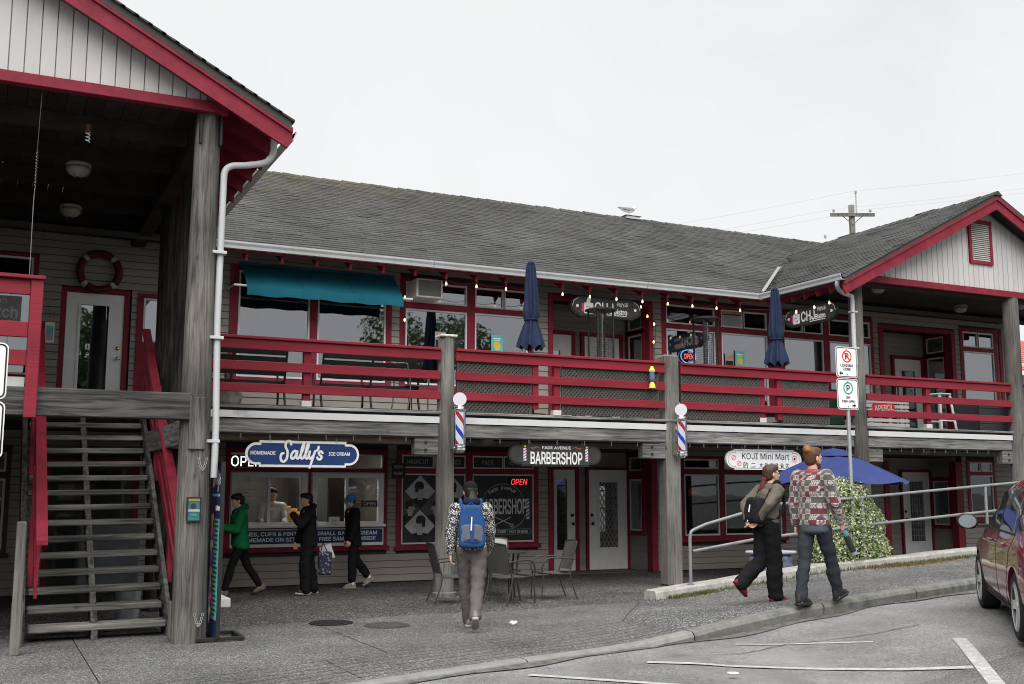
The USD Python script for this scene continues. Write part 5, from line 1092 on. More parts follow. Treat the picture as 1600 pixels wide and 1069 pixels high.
def barber_pole(label, x, y, z):
    t = T('barber_pole', label, 'barber pole', (x, y, z), group=None); c = (x, y, z)
    t.add('globe', sphere((x, y, z+0.80), 0.105, 3), GLOBE, True)
    t.add('top_cap', lathe([(0.10, 0.62), (0.105, 0.64), (0.085, 0.655), (0.08, 0.68), (0.055, 0.69), (0.05, 0.705)], c, 22), CHROME, 30)
    t.add('bottom_cap', lathe([(0.03, -0.04), (0.075, -0.03), (0.10, 0.01), (0.10, 0.045), (0.085, 0.06), (0.102, 0.07), (0.102, 0.085)], c, 22), CHROME, 30)
    t.add('glass_sleeve', lathe([(0.097, 0.09), (0.097, 0.615)], c, 22), glassmat('clear_sleeve', (0.96, 0.97, 0.98), 1.5), True)
    h = t.hold('striped_roll')
    for k, mt in enumerate((glow('stripe_white', (0.92, 0.95, 1.0), 0.15), glow('stripe_red', (0.75, 0.02, 0.04), 0.11), glow('stripe_white', (0, 0, 0), 0), glow('stripe_blue', (0.03, 0.10, 0.72), 0.12))):
        V, F = [], []; N = 30; w0 = [0, .30, .5, .80, 1.0]
        for i in range(N+1):
            zz = 0.10+0.50*i/N
            for q in range(7):
                a_ = 2*math.pi*(w0[k]+(w0[k+1]-w0[k])*q/6)-i/N*2*math.pi*1.05+1.2
                V.append((x+0.062*math.cos(a_), y+0.062*math.sin(a_), z+zz))
        for i in range(N):
            for q in range(6): F += [[i*7+q, i*7+q+1, i*7+q+8], [i*7+q, i*7+q+8, i*7+q+7]]
        t.add('stripe', (np.array(V), np.array(F)), mt, True, under=h)
    t.add('bracket', cat([cbx(x-0.03, x+0.03, y+0.09, y+0.13, z+0.0, z+0.66, 0.004), bx(x-0.10, x-0.085, y-0.01, y+0.12, z+0.03, z+0.64)]), CHROME)
barber_pole('lit barber pole on the log post left of the barbershop sign', 6.60, 15.34, 2.22)
barber_pole('lit barber pole on the square timber post right of the barbershop sign', 10.80, 15.42, 2.20)
def ceiling_lamp(label, x, y, z, group, r=0.15, mat=CREAM):
    t = T('ceiling_lamp', label, 'lamp', (x, y, z), group=group)
    t.add('base', lathe([(r, -0.04), (r*1.02, -0.02), (r*0.95, 0.0)], (x, y, z), 20), mat, 30)
    t.add('bowl', lathe([(0.02, -0.16), (r*0.6, -0.145), (r*0.85, -0.10), (r*0.92, -0.042)], (x, y, z), 20), mat, True)
    for k in range(6):
        a_ = k*math.pi/3; t.add('guard_wire', tube([(x+r*0.95*math.cos(a_)*c, y+r*0.95*math.sin(a_)*c, z-0.03-0.135*s_) for c, s_ in ((1.02, 0.1), (0.97, 0.5), (0.75, 0.85), (0.2, 1.02))], 0.004, 4), mat)
for i, (x, y, z, lab, g) in enumerate(((0.86, 14.21, 5.70, 'caged ceiling lamp in the left porch, nearer one', None), (0.92, 16.42, 5.70, 'caged ceiling lamp in the left porch, farther one', None), (16.1, 16.0, 5.745, 'caged ceiling lamp just inside the right porch gable', None), (19.55, 17.0, 5.745, 'caged ceiling lamp left of the last log post under the porch', None), (20.35, 16.1, 5.745, 'caged ceiling lamp right of the last log post under the porch', None),
        (3.42, 16.6, 2.545, "caged lamp under the balcony above the left end of the ice cream sign", None), (5.3, 17.0, 2.545, 'caged lamp under the balcony above the right part of the ice cream sign', None), (7.77, 16.9, 2.545, 'caged lamp under the balcony left of the barbershop sign', None), (18.4, 17.2, 2.545, 'caged lamp under the balcony right of the parking signs', None))):
    ceiling_lamp(lab, x, y, z, g)
t = T('spiral_bulb', 'bare spiral energy-saving bulb hanging in the dark left porch', 'bulb', (0.84, 12.6, 5.5))
t.add('socket', cyl((0.84, 12.6, 5.70), (0.84, 12.6, 5.62), 0.03, 10), paint('copper_socket', (0.10, 0.045, 0.02))); t.add('tube', tube([(0.84+0.022*math.cos(i*0.7), 12.6+0.022*math.sin(i*0.7), 5.62-i*0.0045) for i in range(28)], 0.008, 6), SIGNW, True)
t = T('wall_lamp', 'round caged wall lamp between the awning and the air conditioner', 'lamp', (6.68, 18.4, 5.1)); t.add('back', cyl((6.66, 18.47, 5.14), (6.66, 18.43, 5.14), 0.09, 16), CREAM); t.add('bowl', sphere((6.66, 18.42, 5.14), 0.08, 2, (0.85, 0.8, 1.25)), CREAM, True)
# hanging cord at far left
t = T('hanging_cord', 'knotted cord hanging from the left porch ceiling to the landing railing', 'cord', (0.30, 12.3, 3.8))
t.add('cord', tube([(0.315, 12.0, 3.80), (0.31, 12.0, 4.6), (0.315, 12.0, 4.75)], 0.004, 5), paint('cord_grey', (0.15, 0.15, 0.15))); t.add('chain', tube([(0.315+0.010*math.sin(i*2.2), 12.0+0.008*math.cos(i*2.2), 4.75+i*0.012) for i in range(34)], 0.004, 5), paint('cord_grey', (0.15, 0.15, 0.15))); t.add('cord', tube([(0.315, 12.0, 5.15), (0.33, 12.1, 5.85)], 0.004, 5), DGREY)
# life ring over the door
t = T('life_ring', 'red life ring with white bands above the white upper door', 'life ring', (1.52, 18.4, 5.15))
for k in range(4):
    for nm, a0, a1, mt in (('red_section', 0.12, math.pi/2-0.12, paint('ring_red_shaded', (0.06, 0.007, 0.008))), ('white_band', -0.12, 0.12, SIGNW)):  # ring tones darkened to stand in for the deep porch shade
        t.add(nm, tube([(1.52+0.30*math.cos(a_), 18.42, 5.15+0.30*math.sin(a_)) for a_ in np.linspace(a0, a1, 9)+k*math.pi/2+math.pi/4], 0.062, 10), mt if nm[0] == 'r' else MGREY, True)

# unlit clip lights along the lower edge of the balcony beams
t = T('clip_lights', 'row of tiny unlit bulbs clipped under the front beam of the balcony', 'string lights', (11, YB, 2.4))
t.add('wire', cat([tube([(x, YB+0.01, 2.425) for x in (x0, x1)], 0.004, 4) for x0, x1 in ((2.4, 6.3), (6.7, 10.5), (11.0, 14.9), (15.3, 18.8))]), BLACKM, kind='stuff')
for x in list(np.arange(3.3, 6.2, 0.42))+list(np.arange(6.9, 10.3, 0.52))+list(np.arange(11.1, 14.8, 0.30))+list(np.arange(15.5, 18.7, 0.30)):
    t.add('bulb', cyl((x, YB+0.005, 2.36), (x, YB+0.005, 2.43), 0.007, 6), MGREY if False else paint('dull_bulb', (0.10, 0.10, 0.10)))
# ================================================================== low wall, handrail, weeds, bush
lw = T('low_wall', 'low concrete kerb wall along the raised sidewalk, mossy at its foot', 'wall', (12, WALL_Y, 0))
segs = [9.02, 10.3, 12.1, 13.9, 15.7, 17.6, 19.6, 22]
for x0, x1 in zip(segs[:-1], segs[1:]):
    xs = np.linspace(x0+0.003, x1-0.003, 9); V = []
    for xx in xs:
        zt = float(W_Z(xx))+0.125+0.012*(meshkit.noise(np.array([xx*3, 1, 1]))-0.5)
        j = 0.02*(meshkit.noise(np.array([xx*5, 4, 2]))-0.5)
        V.append([(xx, WALL_Y-0.02+j, -0.05), (xx, WALL_Y+j, zt-0.03), (xx, WALL_Y+0.02+j, zt), (xx, WALL_Y+0.29, zt), (xx, WALL_Y+0.31, zt-0.03), (xx, WALL_Y+0.32, -0.05)])
    V = np.array(V); m = sheet(V[..., 0], V[..., 1], V[..., 2]); n = 6; k = len(xs)
    F = np.vstack([m[1], [[0, i, i+1] for i in range(1, n-1)], [[(k-1)*n, (k-1)*n+i+1, (k-1)*n+i] for i in range(1, n-1)]])
    lw.add('wall_block', (m[0], F), LOWWALL)
hr = T('handrail', 'grey steel pipe handrail standing on the low wall', 'railing', (12, WALL_Y+0.1, 0))
HY = WALL_Y+0.07
def pipe_(pp, name='rail', r=0.025): hr.add(name, tube(pp, r, 10), RAILM, True)
pipe_(np.vstack([curve([(9.70, HY, 0.86), (9.72, HY, 0.98), (9.80, HY, 1.03), (10.0, HY, 1.10)], 5), [(11.0, HY, 1.33)], curve([(11.4, HY, 1.40), (13.0, HY, 1.49), (16.5, HY, 1.73), (21.5, HY, 2.06)], 6)]))
pipe_([(9.75, HY, 0.70), (11.0, HY, 0.865), (13.4, HY, 1.06), (16.5, HY, 1.27), (21.5, HY, 1.6)])
for x, zt in ((9.70, 0.92), (13.18, 1.5), (16.1, 1.70), (19.2, 1.9)):
    hr.add('post', cyl((x, HY, float(W_Z(x))+0.1), (x, HY, zt), 0.027, 10), RAILM, True); hr.add('post_foot', cyl((x, HY, float(W_Z(x))+0.11), (x, HY, float(W_Z(x))+0.145), 0.055, 10), RAILM)
# grass and weeds at the wall foot
GRASS = paint('weed_green', (0.115, 0.12, 0.042), rough=0.8, var=0.3, scale=8, island=0.4); DRY = paint('dry_weed', (0.22, 0.13, 0.05), rough=0.9, island=0.4, var=0.3)
def tufts(n, fx, fy, hmax, seed):
    rg = np.random.default_rng(seed); V = []
    for _ in range(n):
        x = fx(rg); y = fy(rg, x); z = float(pave_z(np.array(x), np.array(y))); h = hmax*(0.3+rg.random()*0.7); a_ = rg.random()*6.28; l = 0.6*h*rg.random()
        w = 0.004+0.004*rg.random(); ca_, sa_ = math.cos(a_), math.sin(a_)
        V.append([(x-w*sa_, y+w*ca_, z), (x+w*sa_, y-w*ca_, z), (x+l*ca_*0.5, y+l*sa_*0.5, z+h*0.7), (x+l*ca_, y+l*sa_, z+h)])
    V = np.array(V); k = np.arange(len(V))[:, None]*4
    return V.reshape(-1, 3), np.vstack([k+[0, 1, 2], k+[0, 2, 3], k+[1, 3, 2]])
clump = lambda rg: rg.choice([9.3, 9.9, 10.4, 11.0, 11.9, 12.6, 13.3, 13.8, 14.3, 14.8, 15.3, 16.0], p=[.05, .07, .06, .06, .05, .06, .07, .17, .13, .11, .1, .07])+rg.normal(0, 0.3)
single('grass', cat([tufts(2300, clump, lambda rg, x: WALL_Y-0.02-abs(rg.normal(0, 0.10)), 0.07, 5), tufts(700, lambda rg: 9.2+rg.random()*0.8, lambda rg, x: WALL_Y-0.02-abs(rg.normal(0, 0.10)), 0.06, 6)]), GRASS, label='green weeds and moss growing along the foot of the low wall', cat='grass', kind='stuff')
single('dry_grass', tufts(900, lambda rg: 13.9+rg.normal(0, 0.45), lambda rg, x: WALL_Y-0.12-abs(rg.normal(0, 0.12)), 0.05, 8), DRY, label='brownish dry weeds on the sidewalk edge under the leafy bush', cat='grass', kind='stuff')
rg = np.random.default_rng(12)
def leaves(n, blobs, size, seed, jit=1.0, core=0.55):
    """small folded leaf faces through the volume of several ellipsoids, denser near their skins"""
    rg = np.random.default_rng(seed); w = np.array([b[1][0]*b[1][1]*b[1][2] for b in blobs])**0.7; idx = rg.choice(len(blobs), n, p=w/w.sum())
    c = np.array([b[0] for b in blobs])[idx]; r = np.array([b[1] for b in blobs])[idx]
    d = rg.normal(size=(n, 3)); d /= np.linalg.norm(d, axis=1, keepdims=True)
    p = c+d*r*(core+(1.05-core)*rg.random((n, 1))**0.6)*(0.74+0.52*meshkit.fbm(d*3.0+c*2, 3, 4)[:, None])
    nrm = d*0.7+rg.normal(0, 0.6*jit, (n, 3))+[0, 0, 0.35]; nrm /= np.linalg.norm(nrm, axis=1, keepdims=True)
    t = np.cross(nrm, rg.normal(size=(n, 3))); t /= np.linalg.norm(t, axis=1, keepdims=True); b = np.cross(nrm, t)
    L = size*(0.6+0.8*rg.random((n, 1))); W = L*0.5
    V = np.stack([p-t*L*0.5, p+b*W*0.5+nrm*L*0.08, p+t*L*0.5, p-b*W*0.5+nrm*L*0.08], 1); k = np.arange(n)[:, None]*4
    return V.reshape(-1, 3), np.vstack([k+[0, 1, 2], k+[0, 2, 3]])
def leafmat(name, stops, trans=0.25):
    return mk(name, {'g': ('attribute', {'attribute': 'rnd'}), 'r': ('rgb_ramp', {'ramp': stops}), 'p': ('principled_bsdf', {'roughness': 0.55, 'specular_ior_level': 0.3}), 't': ('translucent_bsdf', {}), 'm': ('mix_closure', {'fac': trans})},
        [('g.fac', 'r.fac'), ('r.color', 'p.base_color'), ('r.color', 't.color'), ('p.BSDF', 'm.closure1'), ('t.BSDF', 'm.closure2')], surface='m.closure')
VARI = leafmat('variegated_leaf', [(0.0, (0.05, 0.10, 0.018)), (0.28, (0.13, 0.20, 0.04)), (0.42, (0.33, 0.37, 0.20)), (0.8, (0.50, 0.51, 0.36)), (1.0, (0.60, 0.60, 0.47))])
bush = T('bush', 'variegated green and cream leafy bush growing over the handrail beside the sign pole', 'bush', (13.1, 13.95, 0.35))
BL = [((12.95, 13.95, 0.72), (0.62, 0.36, 0.42)), ((13.30, 13.98, 0.70), (0.55, 0.36, 0.40)), ((12.60, 13.95, 0.58), (0.42, 0.30, 0.30)), ((13.08, 13.95, 1.12), (0.50, 0.34, 0.38)), ((13.42, 14.0, 1.10), (0.44, 0.32, 0.36)), ((13.02, 13.95, 1.50), (0.38, 0.32, 0.30)), ((13.30, 14.0, 1.42), (0.28, 0.28, 0.28)), ((13.05, 13.95, 1.68), (0.24, 0.2, 0.16)),
    ((13.66, 13.95, 0.58), (0.28, 0.26, 0.26)), ((12.74, 13.95, 0.98), (0.30, 0.28, 0.30)), ((12.82, 13.9, 1.42), (0.20, 0.2, 0.22)), ((13.50, 14.0, 1.45), (0.12, 0.14, 0.16)), ((13.72, 13.95, 0.95), (0.14, 0.16, 0.16)), ((12.35, 13.9, 0.66), (0.2, 0.2, 0.2))]
bush.add('foliage', leaves(30000, BL, 0.047, 41, 1.2, 0.74), VARI, blk=4)
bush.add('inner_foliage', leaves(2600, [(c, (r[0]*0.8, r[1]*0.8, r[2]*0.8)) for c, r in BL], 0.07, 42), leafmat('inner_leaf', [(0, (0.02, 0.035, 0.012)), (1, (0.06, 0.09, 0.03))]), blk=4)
for i in range(9):
    a_ = i*0.7; bush.add('stem', tube(curve([(13.05+0.1*math.cos(a_), 13.95+0.06*math.sin(a_), 0.4), (13.05+0.25*math.cos(a_), 13.95+0.15*math.sin(a_), 0.8), (13.05+0.4*math.cos(a_), 13.95+0.2*math.sin(a_), 1.25)], 4), 0.010, 5), paint('bush_stem', (0.12, 0.09, 0.06)))

# ================================================================== patio furniture
MESHF = paint('mesh_fabric', (0.055, 0.052, 0.05), rough=0.8, var=0.2, scale=60); CHF = paint('chair_bronze', (0.045, 0.042, 0.040), rough=0.4, metal=0.3)
def patio_chair(label, o, rz, back=MESHF, group=None):
    """local frame: sitter looks along +x"""
    t = T('patio_chair', label, 'chair', o, rz, group)
    A = lambda n, m, mt, s=False: t.add(n, (np.asarray(m[0])*0.94, m[1]), mt, s, local=True)
    hw, r = 0.26, 0.0115
    for s in (-1, 1):
        y = s*hw
        A('leg', tube(curve([(0.26, y, 0.0), (0.25, y, 0.25), (0.235, y, 0.42)], 5), r, 7), CHF, True)
        A('leg', tube(curve([(-0.34, y, 0.0), (-0.25, y, 0.25), (-0.215, y, 0.41)], 5), r, 7), CHF, True)
        A('armrest', tube(curve([(0.245, y, 0.42), (0.255, y*1.05, 0.52), (0.18, y*1.08, 0.635), (0.02, y*1.08, 0.66), (-0.20, y*1.06, 0.645), (-0.30, y*1.02, 0.63)], 6), 0.013, 8), CHF, True)
        A('back_upright', tube(curve([(-0.215, y*0.95, 0.41), (-0.27, y*0.95, 0.60), (-0.345, y*0.93, 0.90)], 6), r, 7), CHF, True)
        A('seat_rail', tube([(0.24, y, 0.425), (0.0, y, 0.40), (-0.22, y, 0.41)], r, 7), CHF, True)
    A('top_rail', tube(curve([(-0.345, -0.242, 0.90), (-0.375, -0.12, 0.915), (-0.38, 0, 0.92), (-0.375, 0.12, 0.915), (-0.345, 0.242, 0.90)], 4), r, 7), CHF, True)
    A('front_rail', tube([(0.245, -hw, 0.42), (0.245, hw, 0.42)], r, 7), CHF, True)
    xs, ys = np.linspace(-0.22, 0.25, 9), np.linspace(-hw+0.01, hw-0.01, 9)
    X, Y = np.meshgrid(xs, ys, indexing='ij'); A('seat', sheet(X, Y, 0.415-0.03*np.cos(Y/hw*1.4)+0.02*(X > 0.2)), back, True)
    zs = np.linspace(0.46, 0.905, 9); Y2, Z2_ = np.meshgrid(ys*0.93, zs, indexing='ij'); A('backrest', sheet(-0.225-(Z2_-0.43)*0.25-0.03*np.cos(Y2/hw*1.4), Y2, Z2_), back, True)
    return t
patio_chair('bronze mesh armchair by the first log post, left of the round patio table', (6.22, 14.70, 0), -8)
patio_chair('bronze mesh armchair beside the round patio table, partly hidden by the blue backpack walker', (6.98, 14.30, 0), 18)
patio_chair('bronze mesh armchair standing alone right of the round patio table', (7.84, 14.66, 0), 172)
patio_chair('armchair with a pale grey back on the far side of the round patio table', (7.30, 15.55, 0), -112, paint('pale_mesh', (0.30, 0.30, 0.29), rough=0.7))
t = T('patio_table', 'small round dark patio table between the armchairs', 'table', (7.1, 14.85, 0))
t.add('tabletop', lathe([(0.36, 0.685), (0.375, 0.69), (0.375, 0.705), (0.36, 0.712)], (7.1, 14.85, 0), 28), CHF, 30)
for k in range(4):
    a_ = k*math.pi/2+0.5; t.add('leg', tube(curve([(7.1+0.30*math.cos(a_), 14.85+0.30*math.sin(a_), 0.69), (7.1+0.27*math.cos(a_), 14.85+0.27*math.sin(a_), 0.40), (7.1+0.33*math.cos(a_), 14.85+0.33*math.sin(a_), 0.0)], 5), 0.016, 8), CHF, True)
t.add('brace', tube([(7.1+0.27*math.cos(a_), 14.85+0.27*math.sin(a_), 0.42) for a_ in np.linspace(0, 6.28, 17)[:-1]], 0.010, 6, True), CHF, True)
# manhole covers and litter
for (x, y), lab, mt, gr in (((3.95, 13.12), 'round dark iron drain grate in the plaza, left one', BLACKM, True), ((4.48, 12.58), 'round worn manhole cover in the plaza, right one', paint('iron_cover', (0.06, 0.056, 0.05), rough=0.6, var=0.3, scale=30), False)):
    t = T('drain_cover', lab, 'drain cover', (x, y, 0)); r = 0.27
    t.add('rim', lathe([(r, 0.002), (r, 0.012), (r-0.025, 0.013)], (x, y, 0), 28), mt)
    for i in range(-4, 5):
        h = math.sqrt(max((r-0.03)**2-(i*0.055)**2, 0)); t.add('bar', bx(x-h, x+h, y+i*0.055-0.012, y+i*0.055+0.012, 0.012, 0.019), mt)
    if not gr: t.add('plate', lathe([(r-0.02, 0.004), (r-0.02, 0.0165)], (x, y, 0), 28), mt)
t = T('paper_litter', 'crumpled white paper scrap lying on the footway', 'litter', (5.87, 11.97, 0)); v, f = sphere((5.87, 11.97, 0.025), 0.04, 2, (1.3, 0.8, 0.4)); t.add('paper', (v+(meshkit.fbm(v*30, 2)[:, None]-0.5)*0.05, f), SIGNW)
t = T('paper_litter', 'flat white scrap on the asphalt near the painted lines', 'litter', (6.0, 7.9, 0.02)); t.add('paper', hexa([(5.97, 7.88, 0.02), (6.06, 7.86, 0.02), (5.98, 7.93, 0.02), (6.07, 7.92, 0.02), (5.97, 7.88, 0.028), (6.06, 7.86, 0.026), (5.98, 7.93, 0.03), (6.07, 7.92, 0.027)]), SIGNW)
# things under the stairs
t = T('picnic_bench', 'low wooden bench with a white painted top behind the front log post', 'bench', (2.45, 13.0, 0))
t.add('top', cbx(2.20, 2.62, 12.62, 14.1, 0.30, 0.40, 0.008), WHITE); t.add('leg', cbx(2.26, 2.34, 12.80, 12.9, 0, 0.298, 0.005), paint('red_brown_wood', (0.14, 0.06, 0.035))); t.add('leg', cbx(2.26, 2.34, 13.8, 13.9, 0, 0.298, 0.005), paint('red_brown_wood', (0.14, 0.06, 0.035)))
t = T('steel_bin', 'round galvanised bin under the stairs', 'bin', (1.75, 14.6, 0)); t.add('body', lathe([(0.14, 0.0), (0.16, 0.36), (0.165, 0.37)], (1.75, 14.6, 0), 20), GREYM, 30); t.add('lid', lathe([(0.17, 0.37), (0.16, 0.39), (0.05, 0.41)], (1.75, 14.6, 0), 20), GREYM, 30)
t = T('grey_cabinet', 'grey metal cabinet behind the stairs', 'cabinet', (1.7, 16.3, 0)); t.add('body', cbx(1.25, 2.05, 16.1, 16.6, 0.25, 1.15, 0.01), paint('cabinet_grey', (0.085, 0.09, 0.096))); t.add('door', cbx(1.27, 2.03, 16.08, 16.098, 0.28, 1.12, 0.004), paint('cabinet_grey', (0.085, 0.09, 0.096))); t.add('foot', bx(1.3, 1.4, 16.2, 16.5, 0, 0.25), BLACKM); t.add('foot', bx(1.9, 2.0, 16.2, 16.5, 0, 0.25), BLACKM)
t = T('pendant_lamp', 'small warm pendant lamp lit in the ground-floor window at the left edge', 'lamp', (0.02, 19.0, 1.7)); t.add('shade', lathe([(0.13, 1.72), (0.10, 1.78), (0.03, 1.82)], (0.02, 19.0, 0), 16), BLACKM); t.add('bulb', sphere((0.02, 19.0, 1.70), 0.05, 2), WARM, True); t.add('flex', cyl((0.02, 19.0, 1.82), (0.02, 19.0, 2.5), 0.006, 5), BLACKM)
t = T('desk_lamp', 'small lit square lamp seen through the stair treads', 'lamp', (1.6, 19.0, 1.6)); t.add('shade', cbx(1.53, 1.67, 18.9, 19.04, 1.68, 1.80, 0.01), glow('lamp_shade', (1.0, 0.7, 0.4), 1.0)); t.add('stem', cyl((1.6, 18.97, 0.9), (1.6, 18.97, 1.68), 0.012, 6), BLACKM); t.add('counter', bx(1.0, 2.2, 18.8, 19.3, 0.85, 0.9), INTERF)

# ================================================================== balcony furniture
BENCHB = paint('bench_black', (0.02, 0.018, 0.017), rough=0.5)
def park_bench(label, o, group=None):
    t = T('park_bench', label, 'bench', o, 180, group); A = lambda n, m, mt, s=False: t.add(n, m, mt, s, local=True)
    for k in range(4): A('back_slat', hexa([(-0.80, 0.20+k*0.03, 0.50+k*0.10), (0.80, 0.20+k*0.03, 0.50+k*0.10), (-0.80, 0.225+k*0.03, 0.50+k*0.10), (0.80, 0.225+k*0.03, 0.50+k*0.10), (-0.80, 0.222+k*0.03, 0.572+k*0.10), (0.80, 0.222+k*0.03, 0.572+k*0.10), (-0.80, 0.247+k*0.03, 0.572+k*0.10), (0.80, 0.247+k*0.03, 0.572+k*0.10)]), BENCHB)
    for k in range(4): A('seat_slat', cbx(-0.80, 0.80, -0.22+k*0.11, -0.14+k*0.11, 0.40, 0.425, 0.004), BENCHB)
    for x in (-0.80, 0.0, 0.80):
        A('iron_end', cat([tube(curve([(x, -0.24, 0), (x, -0.20, 0.2), (x, -0.22, 0.40), (x, -0.25, 0.62), (x, 0.05, 0.62), (x, 0.22, 0.60)], 5), 0.018, 6), tube(curve([(x, 0.28, 0), (x, 0.20, 0.2), (x, 0.18, 0.4), (x, 0.26, 0.66), (x, 0.34, 0.92)], 5), 0.018, 6), tube([(x, -0.22, 0.39), (x, 0.19, 0.39)], 0.015, 6)]), BLACKM, True)
    return t
park_bench('black slatted iron bench behind the railing next to the left porch post', (3.25, 16.35, 2.84)); park_bench('black slatted iron bench behind the railing under the teal awning', (5.42, 16.35, 2.84))
t = T('stone_block', 'mottled grey stone block on the balcony beside the left porch post', 'stone', (3.05, 15.85, 2.84)); v, f = sphere((0, 0, 0), 0.30, 3, (1, 0.6, 0.62)); t.add('stone', (v*(0.8+0.4*meshkit.fbm(v*5, 3)[:, None])+[3.1, 15.9, 2.98], f), paint('mottled_stone', (0.20, 0.19, 0.165), var=0.5, scale=7, rough=0.95), True)
def bistro_chair(label, x, y, rz):
    t = T('bistro_chair', label, 'chair', (x, y, 2.84), rz); A = lambda n, m, mt, s=False: t.add(n, m, mt, s, local=True); M = paint('alu_chair', (0.16, 0.16, 0.16), rough=0.4, metal=0.6)
    for s in (-1, 1):
        A('leg', tube([(0.20, s*0.2, 0), (0.18, s*0.2, 0.44)], 0.011, 6), M); A('leg', tube(curve([(-0.24, s*0.2, 0), (-0.18, s*0.2, 0.42), (-0.24, s*0.19, 0.78)], 5), 0.011, 6), M)
        A('armrest', tube(curve([(0.18, s*0.22, 0.44), (0.18, s*0.25, 0.64), (-0.05, s*0.25, 0.66), (-0.2, s*0.22, 0.64)], 5), 0.011, 6), M, True)
    A('seat', cbx(-0.19, 0.21, -0.21, 0.21, 0.43, 0.45, 0.006), M); A('backrest', tube(curve([(-0.24, -0.19, 0.78), (-0.28, 0, 0.80), (-0.24, 0.19, 0.78)], 6), 0.02, 6), M, True)
bistro_chair('aluminium chair on the balcony left of the first log post', 6.15, 16.3, 20); bistro_chair('aluminium chair on the balcony seen between two red posts under the first closed umbrella', 8.35, 16.9, 200); bistro_chair('aluminium chair on the balcony behind the second closed umbrella', 13.0, 16.9, 160)
def closed_umbrella(label, x, y, ztop, seed):
    t = T('closed_umbrella', label, 'umbrella', (x, y, 2.84)); rg = np.random.default_rng(seed); FAB = paint('navy_canvas', (0.011, 0.018, 0.045), rough=0.85, var=0.25, scale=14)
    t.add('pole', cyl((x, y, 2.85), (x, y, ztop+0.02), 0.02, 10), paint('pole_grey', (0.10, 0.10, 0.10), metal=0.5), True)
    t.add('base', lathe([(0.24, 0.0), (0.24, 0.05), (0.05, 0.07), (0.035, 0.30)], (x, y, 2.845), 18), BLACKM, 30)
    H = ztop-4.02; n = 48; rows = 30; V = []
    for i in range(rows+1):
        u = i/rows; z = ztop-u*H
        env = np.interp(u, [0, 0.06, 0.28, 0.30, 0.62, 0.66, 0.70, 0.92, 1.0], [0.055, 0.07, 0.095, 0.095, 0.125, 0.105, 0.10, 0.185, 0.205])
        for q in range(n):
            a_ = 2*math.pi*q/n; fold = 0.22*math.sin(8*a_+0.4*math.sin(u*5+seed))+0.10*math.sin(13*a_+u*4+seed)
            if abs(u-0.67) < 0.03: fold *= 0.4
            V.append((x+env*(1+fold)*math.cos(a_), y+env*(1+fold)*math.sin(a_), z+(0.04*math.sin(8*a_) if i == rows else 0)))
    V = np.array(V).reshape(rows+1, n, 3); V = np.concatenate([V, V[:, :1]], 1); m = sheet(V[..., 0], V[..., 1], V[..., 2]); t.add('canopy', m, FAB, True)
    t.add('cap', lathe([(0.062, -0.02), (0.05, 0.02), (0.01, 0.045)], (x, y, ztop), 14), FAB, True)
    t.add('tie', tube([(x+0.118*math.cos(a_), y+0.118*math.sin(a_), ztop-0.67*H) for a_ in np.linspace(0, 6.28, 19)[:-1]], 0.012, 5, True), FAB, True)
closed_umbrella('closed navy umbrella standing in front of the window beside the bistro alcove', 8.29, 16.2, 5.50, 1); closed_umbrella('closed navy umbrella standing before the corner of the eaves', 13.60, 16.2, 5.48, 2)
HEATER = paint('heater_bronze', (0.03, 0.028, 0.027), rough=0.4, metal=0.6)
def heater(label, x, y, zt):
    t = T('patio_heater', label, 'heater', (x, y, 2.84)); z0 = 2.84
    t.add('base', lathe([(0.25, 0.0), (0.25, 0.06), (0.22, 0.07), (0.22, 0.75), (0.24, 0.77)], (x, y, z0), 4), HEATER)
    t.add('hood', lathe([(0.30, 0.0), (0.30, 0.02), (0.22, 0.05), (0.05, 0.07)], (x, y, zt-0.07), 24), HEATER, 30)
    for s in (-1, 1):
        for q in (-1, 1): t.add('corner_post', cbx(x+s*0.17-0.015, x+s*0.17+0.015, y+q*0.17-0.015, y+q*0.17+0.015, z0+0.77, zt-0.07, 0.003), HEATER)
    t.add('flame_tube', cyl((x, y, z0+0.77), (x, y, zt-0.12), 0.055, 14), glassmat('tube_glass', (0.55, 0.56, 0.57), 1.6), True)
    t.add('guard', cat([bx(x+s*0.17-(0.003 if s else 0.17), x+s*0.17+(0.003 if s else 0.17), y-0.172, y-0.168, z, z+0.005) for z in np.arange(z0+0.8, zt-0.15, 0.045) for s in (0,)]+[bx(x+k*0.057-0.002, x+k*0.057+0.002, y-0.176, y-0.172, z0+0.78, zt-0.1) for k in range(-2, 3)]+[bx(x+s*0.17-0.002, x+s*0.17+0.002, y-0.17, y+0.17, z, z+0.005) for z in np.arange(z0+0.8, zt-0.15, 0.045) for s in (-1, 1)]), HEATER, kind='stuff')
heater('tall square patio heater in front of the bistro alcove sign', 10.33, 17.3, 5.05); heater('tall square patio heater before the window with the oval neon sign', 12.75, 17.3, 5.05)
